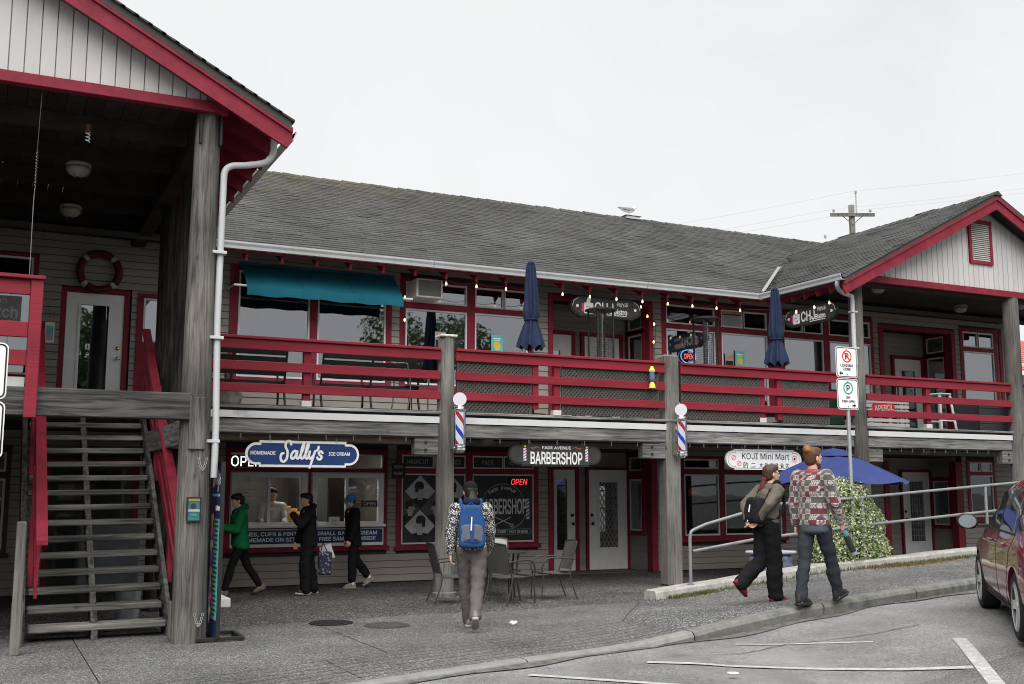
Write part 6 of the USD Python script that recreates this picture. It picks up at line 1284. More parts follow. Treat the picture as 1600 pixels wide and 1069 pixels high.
# awning
t = T('awning', 'teal canvas awning sloping over the first upper window', 'awning', (5.15, 18.3, 5.0)); TE = paint('teal_canvas', (0.007, 0.098, 0.140), rough=0.85, var=0.10, scale=5, bump=0.15, bscale=120, sv=(1, 1, 0.3))
xs = np.linspace(0, 1, 25); ys = np.array([(18.42, 5.50), (18.18, 5.30), (17.95, 5.10), (17.86, 5.02), (17.85, 4.95), (17.86, 4.865)]); V = []
for u in xs:
    for k, (yy, zz) in enumerate(ys): V.append((3.80+(6.58-3.80)*u+(0.0 if k == 0 else (0.0)), yy+0.004*math.sin(u*19+k), zz+0.006*math.sin(u*11+k*2)+(0.01*math.sin(u*30) if k == 5 else 0)))
V = np.array(V).reshape(25, 6, 3); m = sheet(V[..., 0], V[..., 1], V[..., 2]); t.add('canvas', m, TE, 30)
for u in (0.34, 0.67): t.add('seam', tube([(3.80+2.78*u, yy-0.003, zz+0.003) for yy, zz in ys], 0.005, 4), TE)
t.add('front_bar', cyl((3.60, 17.935, 5.03), (6.78, 17.935, 5.03), 0.022, 10), SIGNW, True)
for x in (3.60, 6.70): t.add('arm', tube([(x, 18.46, 5.05), (x, 17.935, 5.03)], 0.014, 8), SIGNW, True)
t.add('head_box', cbx(3.78, 6.60, 18.41, 18.46, 5.46, 5.53, 0.006), TE)
# air conditioner
t = T('air_conditioner', 'white window air conditioner in the transom beside the wall lamp', 'air conditioner', (7.15, 18.3, 5.1))
t.add('case', cbx(6.90, 7.42, 18.06, 18.52, 5.11, 5.46, 0.012), paint('ac_white', (0.62, 0.61, 0.59), rough=0.45, dirt=((0.3, 0.28, 0.25), 4, 0.56, 0.6)))
for k in range(15): t.add('grille_slat', bx(6.94, 7.38, 18.046, 18.058, 5.145+k*0.019, 5.153+k*0.019), paint('grille_grey', (0.24, 0.24, 0.235)))
t.add('grille_back', bx(6.94, 7.38, 18.0575, 18.0595, 5.14, 5.43), paint('grille_dark', (0.10, 0.10, 0.10)))
# right part of the balcony: slatted bench with sign, stool, tall table, grey planter box
t = T('slatted_bench', 'white slatted bench back with a red lettered sign behind the railing', 'bench', (16.0, 16.0, 2.84)); WS = paint('worn_white', (0.55, 0.54, 0.51), var=0.1)
for k in range(7): t.add('slat', cbx(15.2, 16.78, 16.0, 16.02, 2.88+k*0.093, 2.945+k*0.093, 0.003), WS)
for x in (15.25, 15.75, 16.25, 16.7): t.add('upright', cbx(x, x+0.06, 16.022, 16.06, 2.84, 3.52, 0.004), WS)
t.add('seat', cbx(15.2, 16.78, 16.07, 16.5, 3.16, 3.2, 0.004), WS)
t = T('lettered_sign', 'red lettered APEROL sign hung on the white slatted bench', 'sign', (16.1, 15.97, 3.2)); t.add('board', cbx(15.78, 16.36, 15.975, 15.99, 3.17, 3.33, 0.004), REDS); m = text_at('APEROL', 16.07, 15.974, 3.25, 0.11, 0.5, True); t.add('lettering', rot(m, (0, 1, 0), -4, (16.07, 15.97, 3.25)), SIGNW)
t = T('bar_stool', 'white metal bar stool behind the railing near the last log post', 'stool', (17.75, 16.0, 2.84)); WSM = paint('stool_white', (0.70, 0.70, 0.69), rough=0.35)
for sx in (-1, 1):
    for sy in (-1, 1): t.add('leg', hexa([(17.75+sx*0.21-0.025, 16.1+sy*0.21-0.01, 2.84), (17.75+sx*0.21+0.025, 16.1+sy*0.21-0.01, 2.84), (17.75+sx*0.21-0.025, 16.1+sy*0.21+0.01, 2.84), (17.75+sx*0.21+0.025, 16.1+sy*0.21+0.01, 2.84), (17.75+sx*0.14-0.03, 16.1+sy*0.14-0.01, 3.58), (17.75+sx*0.14+0.03, 16.1+sy*0.14-0.01, 3.58), (17.75+sx*0.14-0.03, 16.1+sy*0.14+0.01, 3.58), (17.75+sx*0.14+0.03, 16.1+sy*0.14+0.01, 3.58)]), WSM)
t.add('seat', cbx(17.58, 17.92, 15.93, 16.27, 3.58, 3.61, 0.01), WSM); [t.add('footrest', bx(17.57, 17.93, y, y+0.02, 3.03, 3.06), WSM) for y in (15.91, 16.27)]
t = T('tall_table', 'dark tall bar table behind the white stool', 'table', (18.1, 16.8, 2.84)); t.add('tabletop', cbx(17.5, 18.75, 16.5, 17.1, 3.83, 3.87, 0.008), BLACKM)
for x in (17.56, 18.68):
    for y in (16.56, 17.03): t.add('leg', cyl((x, y, 2.84), (x, y, 3.83), 0.018, 8), BLACKM)
t = T('planter_box', 'dark grey planked box on the balcony left of the last log post', 'box', (19.0, 16.1, 2.84)); GB = paint('box_grey', (0.055, 0.06, 0.066), rough=0.6)
for k in range(4): t.add('plank', cbx(18.62, 19.5, 15.86, 15.89, 2.85+k*0.16, 3.0+k*0.16, 0.005), GB)
t.add('carcass', bx(18.64, 19.48, 15.892, 16.5, 2.842, 3.47), GB)
t = T('garden_lantern', 'small yellow and blue garden ornament hung on the rail right of the bistro alcove', 'ornament', (10.2, 15.5, 3.5)); c = (10.27, 15.50, 3.44)
t.add('foot', lathe([(0.06, -0.08), (0.05, -0.02), (0.02, 0.03)], c, 12), paint('lime', (0.45, 0.5, 0.06))); t.add('body', lathe([(0.03, 0.03), (0.045, 0.08), (0.045, 0.18), (0.03, 0.2)], c, 12), paint('violet_grey', (0.10, 0.10, 0.22))); t.add('head', lathe([(0.05, 0.2), (0.055, 0.23), (0.03, 0.27), (0.02, 0.30)], c, 12), paint('lime', (0.45, 0.5, 0.06)))
# blue patio umbrella, open, on the plaza behind the handrail
t = T('patio_umbrella', 'open blue patio umbrella standing on the plaza behind the leafy bush', 'umbrella', (14.0, 15.0, 0)); BF_ = paint('blue_canvas', (0.022, 0.034, 0.118), rough=0.8, var=0.10, scale=6)
uc = (13.72, 14.9); n = 8
t.add('pole', cyl((*uc, 0.0), (*uc, 2.38), 0.02, 10), SIGNW, True); t.add('base', lathe([(0.25, 0), (0.25, 0.06), (0.04, 0.09)], (*uc, 0), 16), BLACKM, 30)
for k in range(n):
    a0, a1 = 2*math.pi*k/n+0.25, 2*math.pi*(k+1)/n+0.25; V = []; R_ = 8; S_ = 8
    for i in range(R_+1):
        u = i/R_; rr = 0.28+(1.31-0.28)*u
        for j in range(S_+1):
            w = j/S_; p = np.array([math.cos(a0), math.sin(a0)])*(1-w)+np.array([math.cos(a1), math.sin(a1)])*w
            V.append((uc[0]+p[0]*rr, uc[1]+p[1]*rr, 2.23-0.46*u**1.15-0.05*math.sin(math.pi*w)*u))
    V = np.array(V).reshape(R_+1, S_+1, 3); t.add('canopy_panel', sheet(V[..., 0], V[..., 1], V[..., 2]), BF_, True); t.add('rib', tube([(uc[0]+math.cos(a0)*rr, uc[1]+math.sin(a0)*rr, 2.215-0.46*((rr-0.28)/1.03)**1.15) for rr in (0.28, 0.65, 1.0, 1.30)], 0.008, 5), SIGNW)
t.add('vent', lathe([(0.36, 2.225), (0.30, 2.29), (0.16, 2.345), (0.03, 2.365)], (*uc, 0), 8), BF_); t.add('finial', sphere((*uc, 2.39), 0.03, 1), BLACKM)
t = T('storage_bag', 'blue and white printed bag standing behind the low wall between the walkers', 'bag', (11.9, 14.6, 0)); v, f = cbx(11.6, 12.25, 14.3, 14.75, 0.0, 0.56, 0.06); t.add('body', (v, f), paint('bag_print', (0.11, 0.12, 0.18), var=0.7, scale=9)); t.add('top', cbx(11.57, 12.28, 14.28, 14.77, 0.561, 0.62, 0.02), paint('bag_top', (0.30, 0.31, 0.34)))

# ice cream kitchen: light, shelf, pots
t = T('kitchen_light', 'flat lit ceiling panel inside the ice cream kitchen', 'lamp', (5.4, 19.6, 2.4))
t.add('panel', bx(5.1, 5.6, 19.0, 19.4, 2.46, 2.48), glow('panel_light', (1.0, 0.94, 0.82), 5.0)); t.add('panel', bx(4.3, 4.8, 20.2, 20.5, 2.46, 2.48), glow('panel_light', (1.0, 0.94, 0.82), 5.0))
t = T('kitchen_counter', 'pale counter with jars inside the ice cream kitchen', 'counter', (4.9, 19.3, 0)); t.add('top', cbx(3.9, 6.4, 19.25, 19.8, 0.96, 1.0, 0.005), paint('counter_top', (0.5, 0.48, 0.44))); t.add('front', bx(3.95, 6.35, 19.3, 19.75, 0.02, 0.958), INTER)
for i, (x, h) in enumerate(((4.98, 0.34), (5.10, 0.30), (5.2, 0.24))): t.add('cone_stack', lathe([(0.06, 0), (0.085, h*0.5), (0.09, h)], (x, 19.5, 1.0), 12), CONES[4], True)
t = T('kitchen_fridge', 'tall dark fridge inside the right ice cream window', 'fridge', (5.7, 20.6, 0)); t.add('body', cbx(5.35, 6.0, 20.2, 20.8, 0.05, 2.1, 0.01), DGREY); t.add('door_glass', bx(5.4, 5.95, 20.18, 20.198, 0.3, 2.0), paint('fridge_glass', (0.10, 0.11, 0.115), rough=0.1)); t.add('handle', cyl((5.44, 20.16, 0.9), (5.44, 20.16, 1.5), 0.012, 6), CHROME)

# ================================================================== far things
POLE = (32.1, 33.2)
t = T('utility_pole', 'wooden utility pole with a cross-arm behind the roofs', 'utility pole', (*POLE, 0)); PW = wood('pole_wood', 2, (0.09, 0.085, 0.075), (0.19, 0.18, 0.16))
t.add('pole', cyl((*POLE, -0.2), (*POLE, 13.5), 0.17, 12, 0.125), PW, 30)
d_ = np.array([1.57, -0.76, 0]); d_ /= np.linalg.norm(d_); ctr = np.array([32.0, 33.05, 13.05])
a0, a1 = ctr-d_*0.92, ctr+d_*0.92; nrm = np.array([-d_[1], d_[0], 0])*0.05
t.add('cross_arm', hexa([a0-nrm-[0, 0, .07], a1-nrm-[0, 0, .07], a0+nrm-[0, 0, .07], a1+nrm-[0, 0, .07], a0-nrm+[0, 0, .06], a1-nrm+[0, 0, .06], a0+nrm+[0, 0, .06], a1+nrm+[0, 0, .06]]), PW)
for s in (-1, 1): t.add('brace', tube([ctr+d_*s*0.42-[0, 0, 0.06], ctr-[0, 0, 0.42]+nrm*0], 0.018, 5), PW)
ins = [(0.014, 0.0), (0.014, 0.06), (0.06, 0.07), (0.06, 0.10), (0.04, 0.11), (0.055, 0.125), (0.05, 0.17), (0.02, 0.19)]
tops = [ctr-d_*0.78+[0, 0, 0.06], ctr+d_*0.75+[0, 0, 0.06], np.array([POLE[0]+0.18, POLE[1]-0.1, 13.95])]
t.add('pole_top_pin', cyl((POLE[0]+0.18, POLE[1]-0.1, 13.1), (POLE[0]+0.18, POLE[1]-0.1, 13.96), 0.03, 6), GREYS)
for p in tops: t.add('insulator', lathe(ins, p, 10), GREYS)
t.add('low_insulator', lathe(ins, ctr-d_*1.1+np.array([-0.1, 0, -1.05]), 10), GREYS)
wires = []
for p in tops:
    for q in (p+np.array([-14, 30, 1.5]), p+np.array([30, -8, 6.5])):
        wires.append(tube([p*(1-u)+q*u-[0, 0, 1.2*4*u*(1-u)*0.5]+[0, 0, .18] for u in np.linspace(0, 1, 14)], 0.004, 4))
t.add('wire', cat(wires), paint('wire_grey', (0.30, 0.30, 0.31)))
# gull on the ridge vent
t = T('ridge_vent_pipe', 'low pale vent box on the main roof ridge under the gull', 'vent', (14.6, RY, RZ)); t.add('box', cbx(14.45, 14.85, RY-0.12, RY+0.14, RZ-0.02, RZ+0.06, 0.01), paint('vent_pale', (0.42, 0.42, 0.40))); t.add('lid', cbx(14.40, 14.89, RY-0.15, RY+0.17, RZ+0.061, RZ+0.075, 0.005), paint('vent_pale', (0.42, 0.42, 0.40)))
gb = [((0.10, 0, 0.20), 0.075), ((-0.02, 0, 0.19), 0.09), ((-0.16, 0, 0.17), 0.055), ((-0.34, 0, 0.20), 0.015), ((0.17, 0, 0.27), 0.05), ((0.20, 0, 0.31), 0.045), ((0.25, 0, 0.305), 0.016)]
M_ = None
for i, j in ((0, 1), (1, 2), (2, 3), (0, 4), (4, 5), (5, 6)):
    hh = Manifold.batch_hull([Manifold.sphere(gb[k][1], 16).translate(gb[k][0]) for k in (i, j)]); M_ = hh if M_ is None else M_+hh
gl = T('gull', 'pale grey gull standing on the roof ridge, tail to the left', 'gull', (14.5, RY, RZ+0.075)); G_ = lambda m: (np.asarray(m[0])*[0.8, 0.8, 0.8]+[14.60, RY, RZ+0.075], m[1])
gl.add('body', G_(mf(M_.refine_to_length(0.03))), paint('gull_white', (0.62, 0.62, 0.62)), True)
for s in (-1, 1):
    gl.add('wing', G_(mf(Manifold.batch_hull([Manifold.sphere(r_, 12).scale((1, 0.3, 1)).translate(p) for p, r_ in (((0.10, s*0.07, 0.22), 0.05), ((-0.10, s*0.085, 0.21), 0.055), ((-0.42, s*0.03, 0.25), 0.012))]))), paint('gull_grey', (0.22, 0.23, 0.24)), True)
    gl.add('leg', G_(tube([(0.0, s*0.03, 0.12), (0.01, s*0.03, 0.0)], 0.008, 5)), YEL)
gl.add('beak', G_(tube([(0.245, 0, 0.305), (0.31, 0, 0.295)], [0.014, 0.004], 6)), YEL)
# pink-roofed building far right, and a white market umbrella before it
fb = T('far_building', 'distant building with a pink metal roof and red framed windows at the right edge', 'building', (60, 44, 0)); PR = paint('pink_metal_roof', (0.42, 0.13, 0.13), rough=0.5); PWL = paint('far_wall', (0.42, 0.42, 0.40))
fx0, fx1, fy = 44.0, 70.0, 37.0
fb.add('wall', bx(fx0, fx1, fy, fy+10, 0, 8.0), PWL); 
fb.add('roof', hexa([(fx0-0.6, fy-0.8, 7.3), (fx1, fy-0.8, 7.3), (fx0-0.6, fy+5, 9.9), (fx1, fy+5, 9.9), (fx0-0.6, fy-0.8, 7.45), (fx1, fy-0.8, 7.45), (fx0-0.6, fy+5, 10.1), (fx1, fy+5, 10.1)]), PR)
for i in range(52): x = fx0-0.5+i*0.5; fb.add('roof_seam', hexa([(x, fy-0.8, 7.45), (x+0.05, fy-0.8, 7.45), (x, fy+5, 10.1), (x+0.05, fy+5, 10.1), (x, fy-0.8, 7.52), (x+0.05, fy-0.8, 7.52), (x, fy+5, 10.17), (x+0.05, fy+5, 10.17)]), PR)
fb.add('gutter', bx(fx0-0.6, fx1, fy-0.95, fy-0.8, 7.25, 7.45), WHITE)
for i in range(8):
    x = fx0+0.6+i*3.0; h = fb.hold('window'); fb.add('frame', ex(rect_ring((x, x+2.4, 4.9, 6.8), (x+0.18, x+2.22, 5.08, 6.62)), fy-0.08, fy-0.002), RED, under=h); fb.add('pane', bx(x+0.15, x+2.25, fy-0.03, fy-0.02, 5.05, 6.65), paint('far_glass', (0.08, 0.11, 0.14), rough=0.1), under=h); fb.add('mullion', bx(x+1.15, x+1.25, fy-0.07, fy-0.031, 5.05, 6.65), RED, under=h)
fb.add('lower_roof', hexa([(fx0-1, fy-3.2, 3.4), (fx1, fy-3.2, 3.4), (fx0-1, fy-0.01, 4.6), (fx1, fy-0.01, 4.6), (fx0-1, fy-3.2, 3.55), (fx1, fy-3.2, 3.55), (fx0-1, fy-0.01, 4.75), (fx1, fy-0.01, 4.75)]), PR)
t = T('market_umbrella', 'white and blue market umbrella behind the last log post at the right edge', 'umbrella', (25.6, 20.0, 0)); t.add('canopy', lathe([(1.5, 4.55), (1.5, 4.5), (0.8, 4.85), (0.05, 5.1)], (25.4, 18.6, -0.25), 8), paint('umbrella_white', (0.6, 0.62, 0.68))); t.add('pole', cyl((25.4, 18.6, 0), (25.4, 18.6, 4.8), 0.025, 8), GREYM); t.add('valance', lathe([(1.5, 4.36), (1.515, 4.36), (1.515, 4.52), (1.5, 4.52)], (25.4, 18.6, -0.25), 8), BLUES)
t = T('potted_plant', 'yellow-green potted plant on the balcony at the right edge', 'plant', (20.4, 16.0, 2.84)); t.add('pot', lathe([(0.10, 0), (0.15, 0.26), (0.16, 0.27)], (20.3, 16.0, 2.84), 14), DGREY, 30); t.add('leaves', leaves(260, [((20.3, 16.0, 3.55), (0.24, 0.24, 0.26))], 0.11, 77), leafmat('lime_leaf', [(0, (0.10, 0.13, 0.02)), (1, (0.35, 0.36, 0.06))]), blk=4); t.add('stem', cyl((20.3, 16.0, 3.1), (20.3, 16.0, 3.5), 0.02, 6), GRASS)
t = T('slatted_bench', 'white slatted bench back at the right edge beyond the last log post', 'bench', (20.4, 16.0, 2.84))
for k in range(7): t.add('slat', cbx(19.75, 21.2, 15.78, 15.80, 2.88+k*0.093, 2.945+k*0.093, 0.003), WS)
for x in (19.8, 20.5, 21.1): t.add('upright', cbx(x, x+0.06, 15.802, 15.84, 2.84, 3.52, 0.004), WS)
# trees across the street, which the shop windows mirror
TREEL = leafmat('tree_leaf', [(0, (0.025, 0.045, 0.012)), (0.6, (0.05, 0.085, 0.022)), (1, (0.10, 0.14, 0.04))]); BARK = wood('bark', 2, (0.06, 0.05, 0.04), (0.14, 0.12, 0.095))
def tree(label, x, y, h, r, seed):
    t = T('street_tree', label, 'tree', (x, y, 0)); rg = np.random.default_rng(seed)
    t.add('trunk', tube(curve([(x, y, -0.1), (x+0.1, y, h*0.25), (x-0.1, y+0.1, h*0.55), (x, y, h*0.85)], 5), np.linspace(0.22, 0.06, 16), 10), BARK, True)
    B = []
    for i in range(11):
        a_ = i*2.4; zz = h*(0.42+0.5*rg.random()); rr = r*(0.35+0.45*rg.random()); c = (x+rr*math.cos(a_), y+rr*math.sin(a_), zz); B.append((c, (r*0.42, r*0.42, r*0.34))); t.add('limb', tube(curve([(x, y, h*0.35), ((x+c[0])/2, (y+c[1])/2, zz*0.8), c], 4), np.linspace(0.09, 0.03, 9), 6), BARK, True)
    t.add('crown', leaves(7000, B, 0.26, seed), TREEL, blk=4)
tree('leafy green tree across the street, mirrored in the shop windows', 19.5, -13, 10.5, 3.6, 51); tree('broad green tree across the street opposite the stairs', 3.6, -12, 9.6, 2.3, 52)
for i, (x0, x1, h, c, lab) in enumerate(((-26, -4, 5.2, (0.20, 0.19, 0.17), 'low grey shop across the street, opposite the stairs'), (-3, 13, 4.6, (0.26, 0.22, 0.17), 'low tan shop across the street, opposite the ice cream windows'), (14, 34, 5.4, (0.16, 0.15, 0.15), 'low dark shop across the street, opposite the bistro'))):
    y = -21.0; t = T('opposite_shop', lab, 'building', ((x0+x1)/2, y-4, -0.1), group=None)
    t.add('wall', bx(x0, x1, y-9, y, -0.2, h*0.72), paint('opposite_wall_%d' % i, c)); t.add('roof', hexa([(x0-0.4, y-9.4, h*0.72), (x1+0.4, y-9.4, h*0.72), (x0-0.4, y+0.6, h*0.72), (x1+0.4, y+0.6, h*0.72), (x0+1, y-5.2, h), (x1-1, y-5.2, h), (x0+1, y-3.6, h), (x1-1, y-3.6, h)]), paint('opposite_roof', (0.09, 0.085, 0.08)))
    for k in range(int((x1-x0)/3.2)): t.add('window', bx(x0+0.8+k*3.2, x0+2.9+k*3.2, y+0.001, y+0.05, 0.8, 2.6), paint('far_glass', (0.08, 0.11, 0.14), rough=0.1))
# ================================================================== the parked car
def build_car():
    CPAINT = mk('maroon_car_paint', {'g': ('geometry', {}), 'n': ('noise_texture', {'scale': 900.0}), 'r': ('rgb_ramp', {'ramp': [(0.3, (0.085, 0.006, 0.016)), (0.7, (0.13, 0.010, 0.026))]}), 'd': ('noise_texture', {'scale': 6.0, 'detail': 5.0}), 'dr': ('map_range', {'from_min': 0.35, 'from_max': 0.75, 'to_min': 0.22, 'to_max': 0.36}), 'p': ('principled_bsdf', {'metallic': 0.25, 'coat_weight': 1.0, 'coat_roughness': 0.04})},
        [('g.position', 'n.vector'), ('n.fac', 'r.fac'), ('r.color', 'p.base_color'), ('g.position', 'd.vector'), ('d.fac', 'dr.value'), ('dr.result', 'p.roughness')])
    CGL = paint('car_glass', (0.012, 0.014, 0.016), rough=0.04, spec=0.9, var=0.0); RUB = paint('tyre_rubber', (0.014, 0.014, 0.014), rough=0.85, var=0.2); ALLOY = paint('alloy', (0.42, 0.42, 0.42), rough=0.3, metal=0.35, spec=0.5); BLKP = paint('black_plastic', (0.012, 0.012, 0.013), rough=0.6)
    LENS = mk('tail_lens', {'p': ('principled_bsdf', {'base_color': (0.20, 0.006, 0.012), 'roughness': 0.08, 'coat_weight': 1.0})}, [])
    #      x     zsill  zbelt  zroof  wsill  wmax  wbelt  wroof
    ST = [(-2.16, 0.42, 0.86, 0.98, 0.60, 0.66, 0.60, 0.50), (-2.08, 0.30, 0.92, 1.06, 0.72, 0.80, 0.74, 0.60), (-1.90, 0.24, 0.97, 1.24, 0.80, 0.87, 0.80, 0.60), (-1.55, 0.22, 0.985, 1.44, 0.84, 0.90, 0.84, 0.58), (-1.0, 0.20, 0.985, 1.535, 0.85, 0.905, 0.85, 0.60), (-0.4, 0.20, 0.97, 1.555, 0.855, 0.905, 0.85, 0.615), (0.2, 0.20, 0.955, 1.52, 0.855, 0.905, 0.845, 0.60), (0.62, 0.20, 0.945, 1.40, 0.855, 0.90, 0.84, 0.575), (1.05, 0.20, 0.93, 1.13, 0.85, 0.895, 0.83, 0.60), (1.25, 0.21, 0.92, 1.00, 0.85, 0.89, 0.81, 0.62), (1.7, 0.24, 0.83, 0.90, 0.82, 0.86, 0.74, 0.5), (2.0, 0.28, 0.72, 0.78, 0.70, 0.76, 0.64, 0.4), (2.16, 0.36, 0.62, 0.66, 0.52, 0.58, 0.48, 0.3)]
    ST = np.array(ST); xs = np.linspace(-2.16, 2.16, 49)
    from scipy.interpolate import PchipInterpolator
    S = np.stack([PchipInterpolator(ST[:, 0], ST[:, i])(xs) for i in range(8)], 1)
    rows = []
    for x, zs, zb, zr, ws, wm, wb, wr in S:
        d = zr-zb
        half = [(0, zs), (ws*0.8, zs), (ws, zs+0.05), (wm*0.985, zs+0.18), (wm, zs+0.32), (wm*0.995, zb-0.14), (wb+0.012, zb-0.03), (wb, zb), (wb*0.75+wr*0.25, zb+d*0.36), (wb*0.4+wr*0.6, zb+d*0.74), (wr, zb+d*0.91), (wr*0.75, zb+d*0.975), (0, zr)]
        rows.append([(x, y, z) for y, z in half]+[(x, -y, z) for y, z in half[-2:0:-1]])
    R_ = np.array(rows); k, n = R_.shape[:2]; V = R_.reshape(-1, 3); F = []
    for i in range(k-1):
        for q in range(n):
            q2 = (q+1) % n; F += [[i*n+q, (i+1)*n+q, (i+1)*n+q2], [i*n+q, (i+1)*n+q2, i*n+q2]]
    c0, c1 = len(V), len(V)+1; V = np.vstack([V, R_[0].mean(0), R_[-1].mean(0)])
    for q in range(n):
        q2 = (q+1) % n; F += [[c0, q, q2], [c1, (k-1)*n+q2, (k-1)*n+q]]
    m = trimesh.Trimesh(V, np.array(F), process=True); trimesh.repair.fix_normals(m)
    from manifold3d import Mesh as MM
    body = Manifold(MM(vert_properties=np.asarray(m.vertices, np.float32), tri_verts=np.asarray(m.faces, np.uint32)))
    def prism_y(P, y0=-2, y1=2): v, f = ex(Polygon(P).buffer(0.05).buffer(-0.05), y0, y1); return Manifold(MM(vert_properties=np.asarray(v, np.float32), tri_verts=np.asarray(f, np.uint32)))
    def grow(s): return body.translate((0, 0, -0.75)).scale((1+s*0.6, 1+s, 1+s)).translate((0, 0, 0.75))
    wells = Manifold()
    for x in (-1.32, 1.32): wells = wells+Manifold.cylinder(2.4, 0.37, 0.37, 40, True).rotate((90, 0, 0)).translate((x, 0, 0.33))
    keep_mid = Manifold.cube((4.6, 1.15, 2.0), True).translate((0, 0, 0.9))
    shell = body-(wells-keep_mid)
    WIN = [[(-0.28, 1.0), (-0.31, 1.46), (-0.95, 1.455), (-1.30, 1.36), (-1.22, 1.01)], [(-0.22, 1.0), (-0.25, 1.465), (0.15, 1.445), (0.52, 1.32), (0.95, 1.0)], [(-1.28, 1.02), (-1.36, 1.35), (-1.62, 1.25), (-1.72, 1.07)]]
    cd = np.array([1.784, 1.946, 0.05]); cd /= np.linalg.norm(cd); left = np.array([-cd[1], cd[0], 0]); left /= np.linalg.norm(left); upv = np.cross(cd, left)
    Rm = np.stack([cd, left, upv], 1); O = np.array([8.92, 7.28, 0.19])-Rm@np.array([-1.32, 0.86, 0.0])
    t = T('parked_car', 'maroon hatchback parked nose-in to the kerb at the right edge', 'car', tuple(O))
    W = lambda mm: (np.asarray(mm[0])@Rm.T+O, mm[1])
    A = lambda nm, mm, mt, s=40, under=None: t.add(nm, W(mm), mt, s, under=under)
    A('body', mf(shell), CPAINT, 32)
    A('underbody', bx(-1.9, 1.9, -0.56, 0.56, 0.17, 0.5), BLKP)
    g1 = grow(0.006)
    for P in WIN:
        for s in (1, -1): A('side_window', mf(g1 ^ prism_y(P, 0.3 if s > 0 else -2, 2 if s > 0 else -0.3)), CGL, 30)
    yz = lambda P: Manifold(MM(vert_properties=np.asarray((lambda v: np.stack([v[:, 1], v[:, 0], v[:, 2]], 1))(ex(Polygon(P), -2.6, 2.6)[0]), np.float32), tri_verts=np.asarray(ex(Polygon(P), -2.6, 2.6)[1][:, ::-1], np.uint32)))
    A('rear_window', mf((g1 ^ yz([(-0.56, 1.06), (0.56, 1.06), (0.5, 1.40), (-0.5, 1.40)])) ^ Manifold.cube((1.0, 2, 2), True).translate((-2.0, 0, 1))), CGL, 30)
    A('windscreen', mf((g1 ^ yz([(-0.60, 1.0), (0.60, 1.0), (0.52, 1.42), (-0.52, 1.42)])) ^ Manifold.cube((1.2, 2, 2), True).translate((1.05, 0, 1))), CGL, 30)
    g2 = grow(0.003)
    for x0, z0, x1, z1 in ((-0.25, 0.26, -0.27, 0.99), (0.92, 0.26, 0.96, 0.97), (-0.98, 0.62, -1.25, 0.99), (-0.75, 0.26, -0.98, 0.62)):
        for s in (1, -1): A('door_seam', mf(g2 ^ prism_y([(x0-0.004, z0), (x0+0.004, z0), (x1+0.004, z1), (x1-0.004, z1)], 0.3 if s > 0 else -2, 2 if s > 0 else -0.3)), BLKP, False)
    for s in (1, -1):
        A('sill_trim', mf(grow(0.008) ^ prism_y([(-0.95, 0.20), (0.95, 0.20), (0.95, 0.27), (-0.95, 0.27)], 0.3 if s > 0 else -2, 2 if s > 0 else -0.3)), BLKP, 30)
        A('window_trim', mf(grow(0.007) ^ prism_y([(-1.25, 0.985), (0.98, 0.97), (0.98, 0.99), (-1.25, 1.005)], 0.3 if s > 0 else -2, 2 if s > 0 else -0.3)), BLKP, 30)
        tl = (grow(0.010) ^ prism_y([(-1.70, 0.99), (-2.3, 0.95), (-2.3, 0.76), (-1.98, 0.76), (-1.85, 0.84)], 0.48 if s > 0 else -2, 2 if s > 0 else -0.48))
        A('tail_light', mf(tl), LENS, 30)
        A('reverse_lens', mf(grow(0.013) ^ prism_y([(-1.96, 0.90), (-2.3, 0.88), (-2.3, 0.82), (-2.0, 0.82)], 0.52 if s > 0 else -2, 2 if s > 0 else -0.52)), SIGNW, 30)
        for x in (-0.86, 0.02): A('door_handle', cbx(x, x+0.2, s*0.905-0.02, s*0.905+0.02, 0.86, 0.89, 0.008), CPAINT)
        mir = Manifold.batch_hull([Manifold.sphere(0.085, 20).scale((0.45, 0.95, 1.0)).translate(p) for p in ((0.80, s*1.01, 1.03), (0.80, s*1.08, 1.035), (0.87, s*1.02, 1.03))])
        A('mirror_shell', mf(mir.refine_to_length(0.03)), BLKP, True); A('mirror_glass', mf(Manifold.cylinder(0.006, 0.068, 0.068, 24, True).scale((1.08, 1.4, 1)).rotate((0, 96, 0)).translate((0.752, s*1.045, 1.034))), paint('mirror', (0.20, 0.23, 0.25), rough=0.2, metal=0.7, var=0.0)); A('mirror_arm', cbx(0.80, 0.86, s*0.86-0.06, s*0.86+0.08, 0.97, 1.0, 0.008), BLKP)
    A('rear_bumper', mf(grow(0.006) ^ prism_y([(-2.4, 0.38), (-2.02, 0.38), (-1.80, 0.25), (-2.4, 0.25)])), BLKP, 30)
    A('number_plate', cbx(-2.185, -2.172, -0.18, 0.18, 0.62, 0.74, 0.003), SIGNW)
    A('roof_aerial', tube([(-1.3, 0, 1.47), (-1.45, 0, 1.56)], 0.012, 6), BLKP)
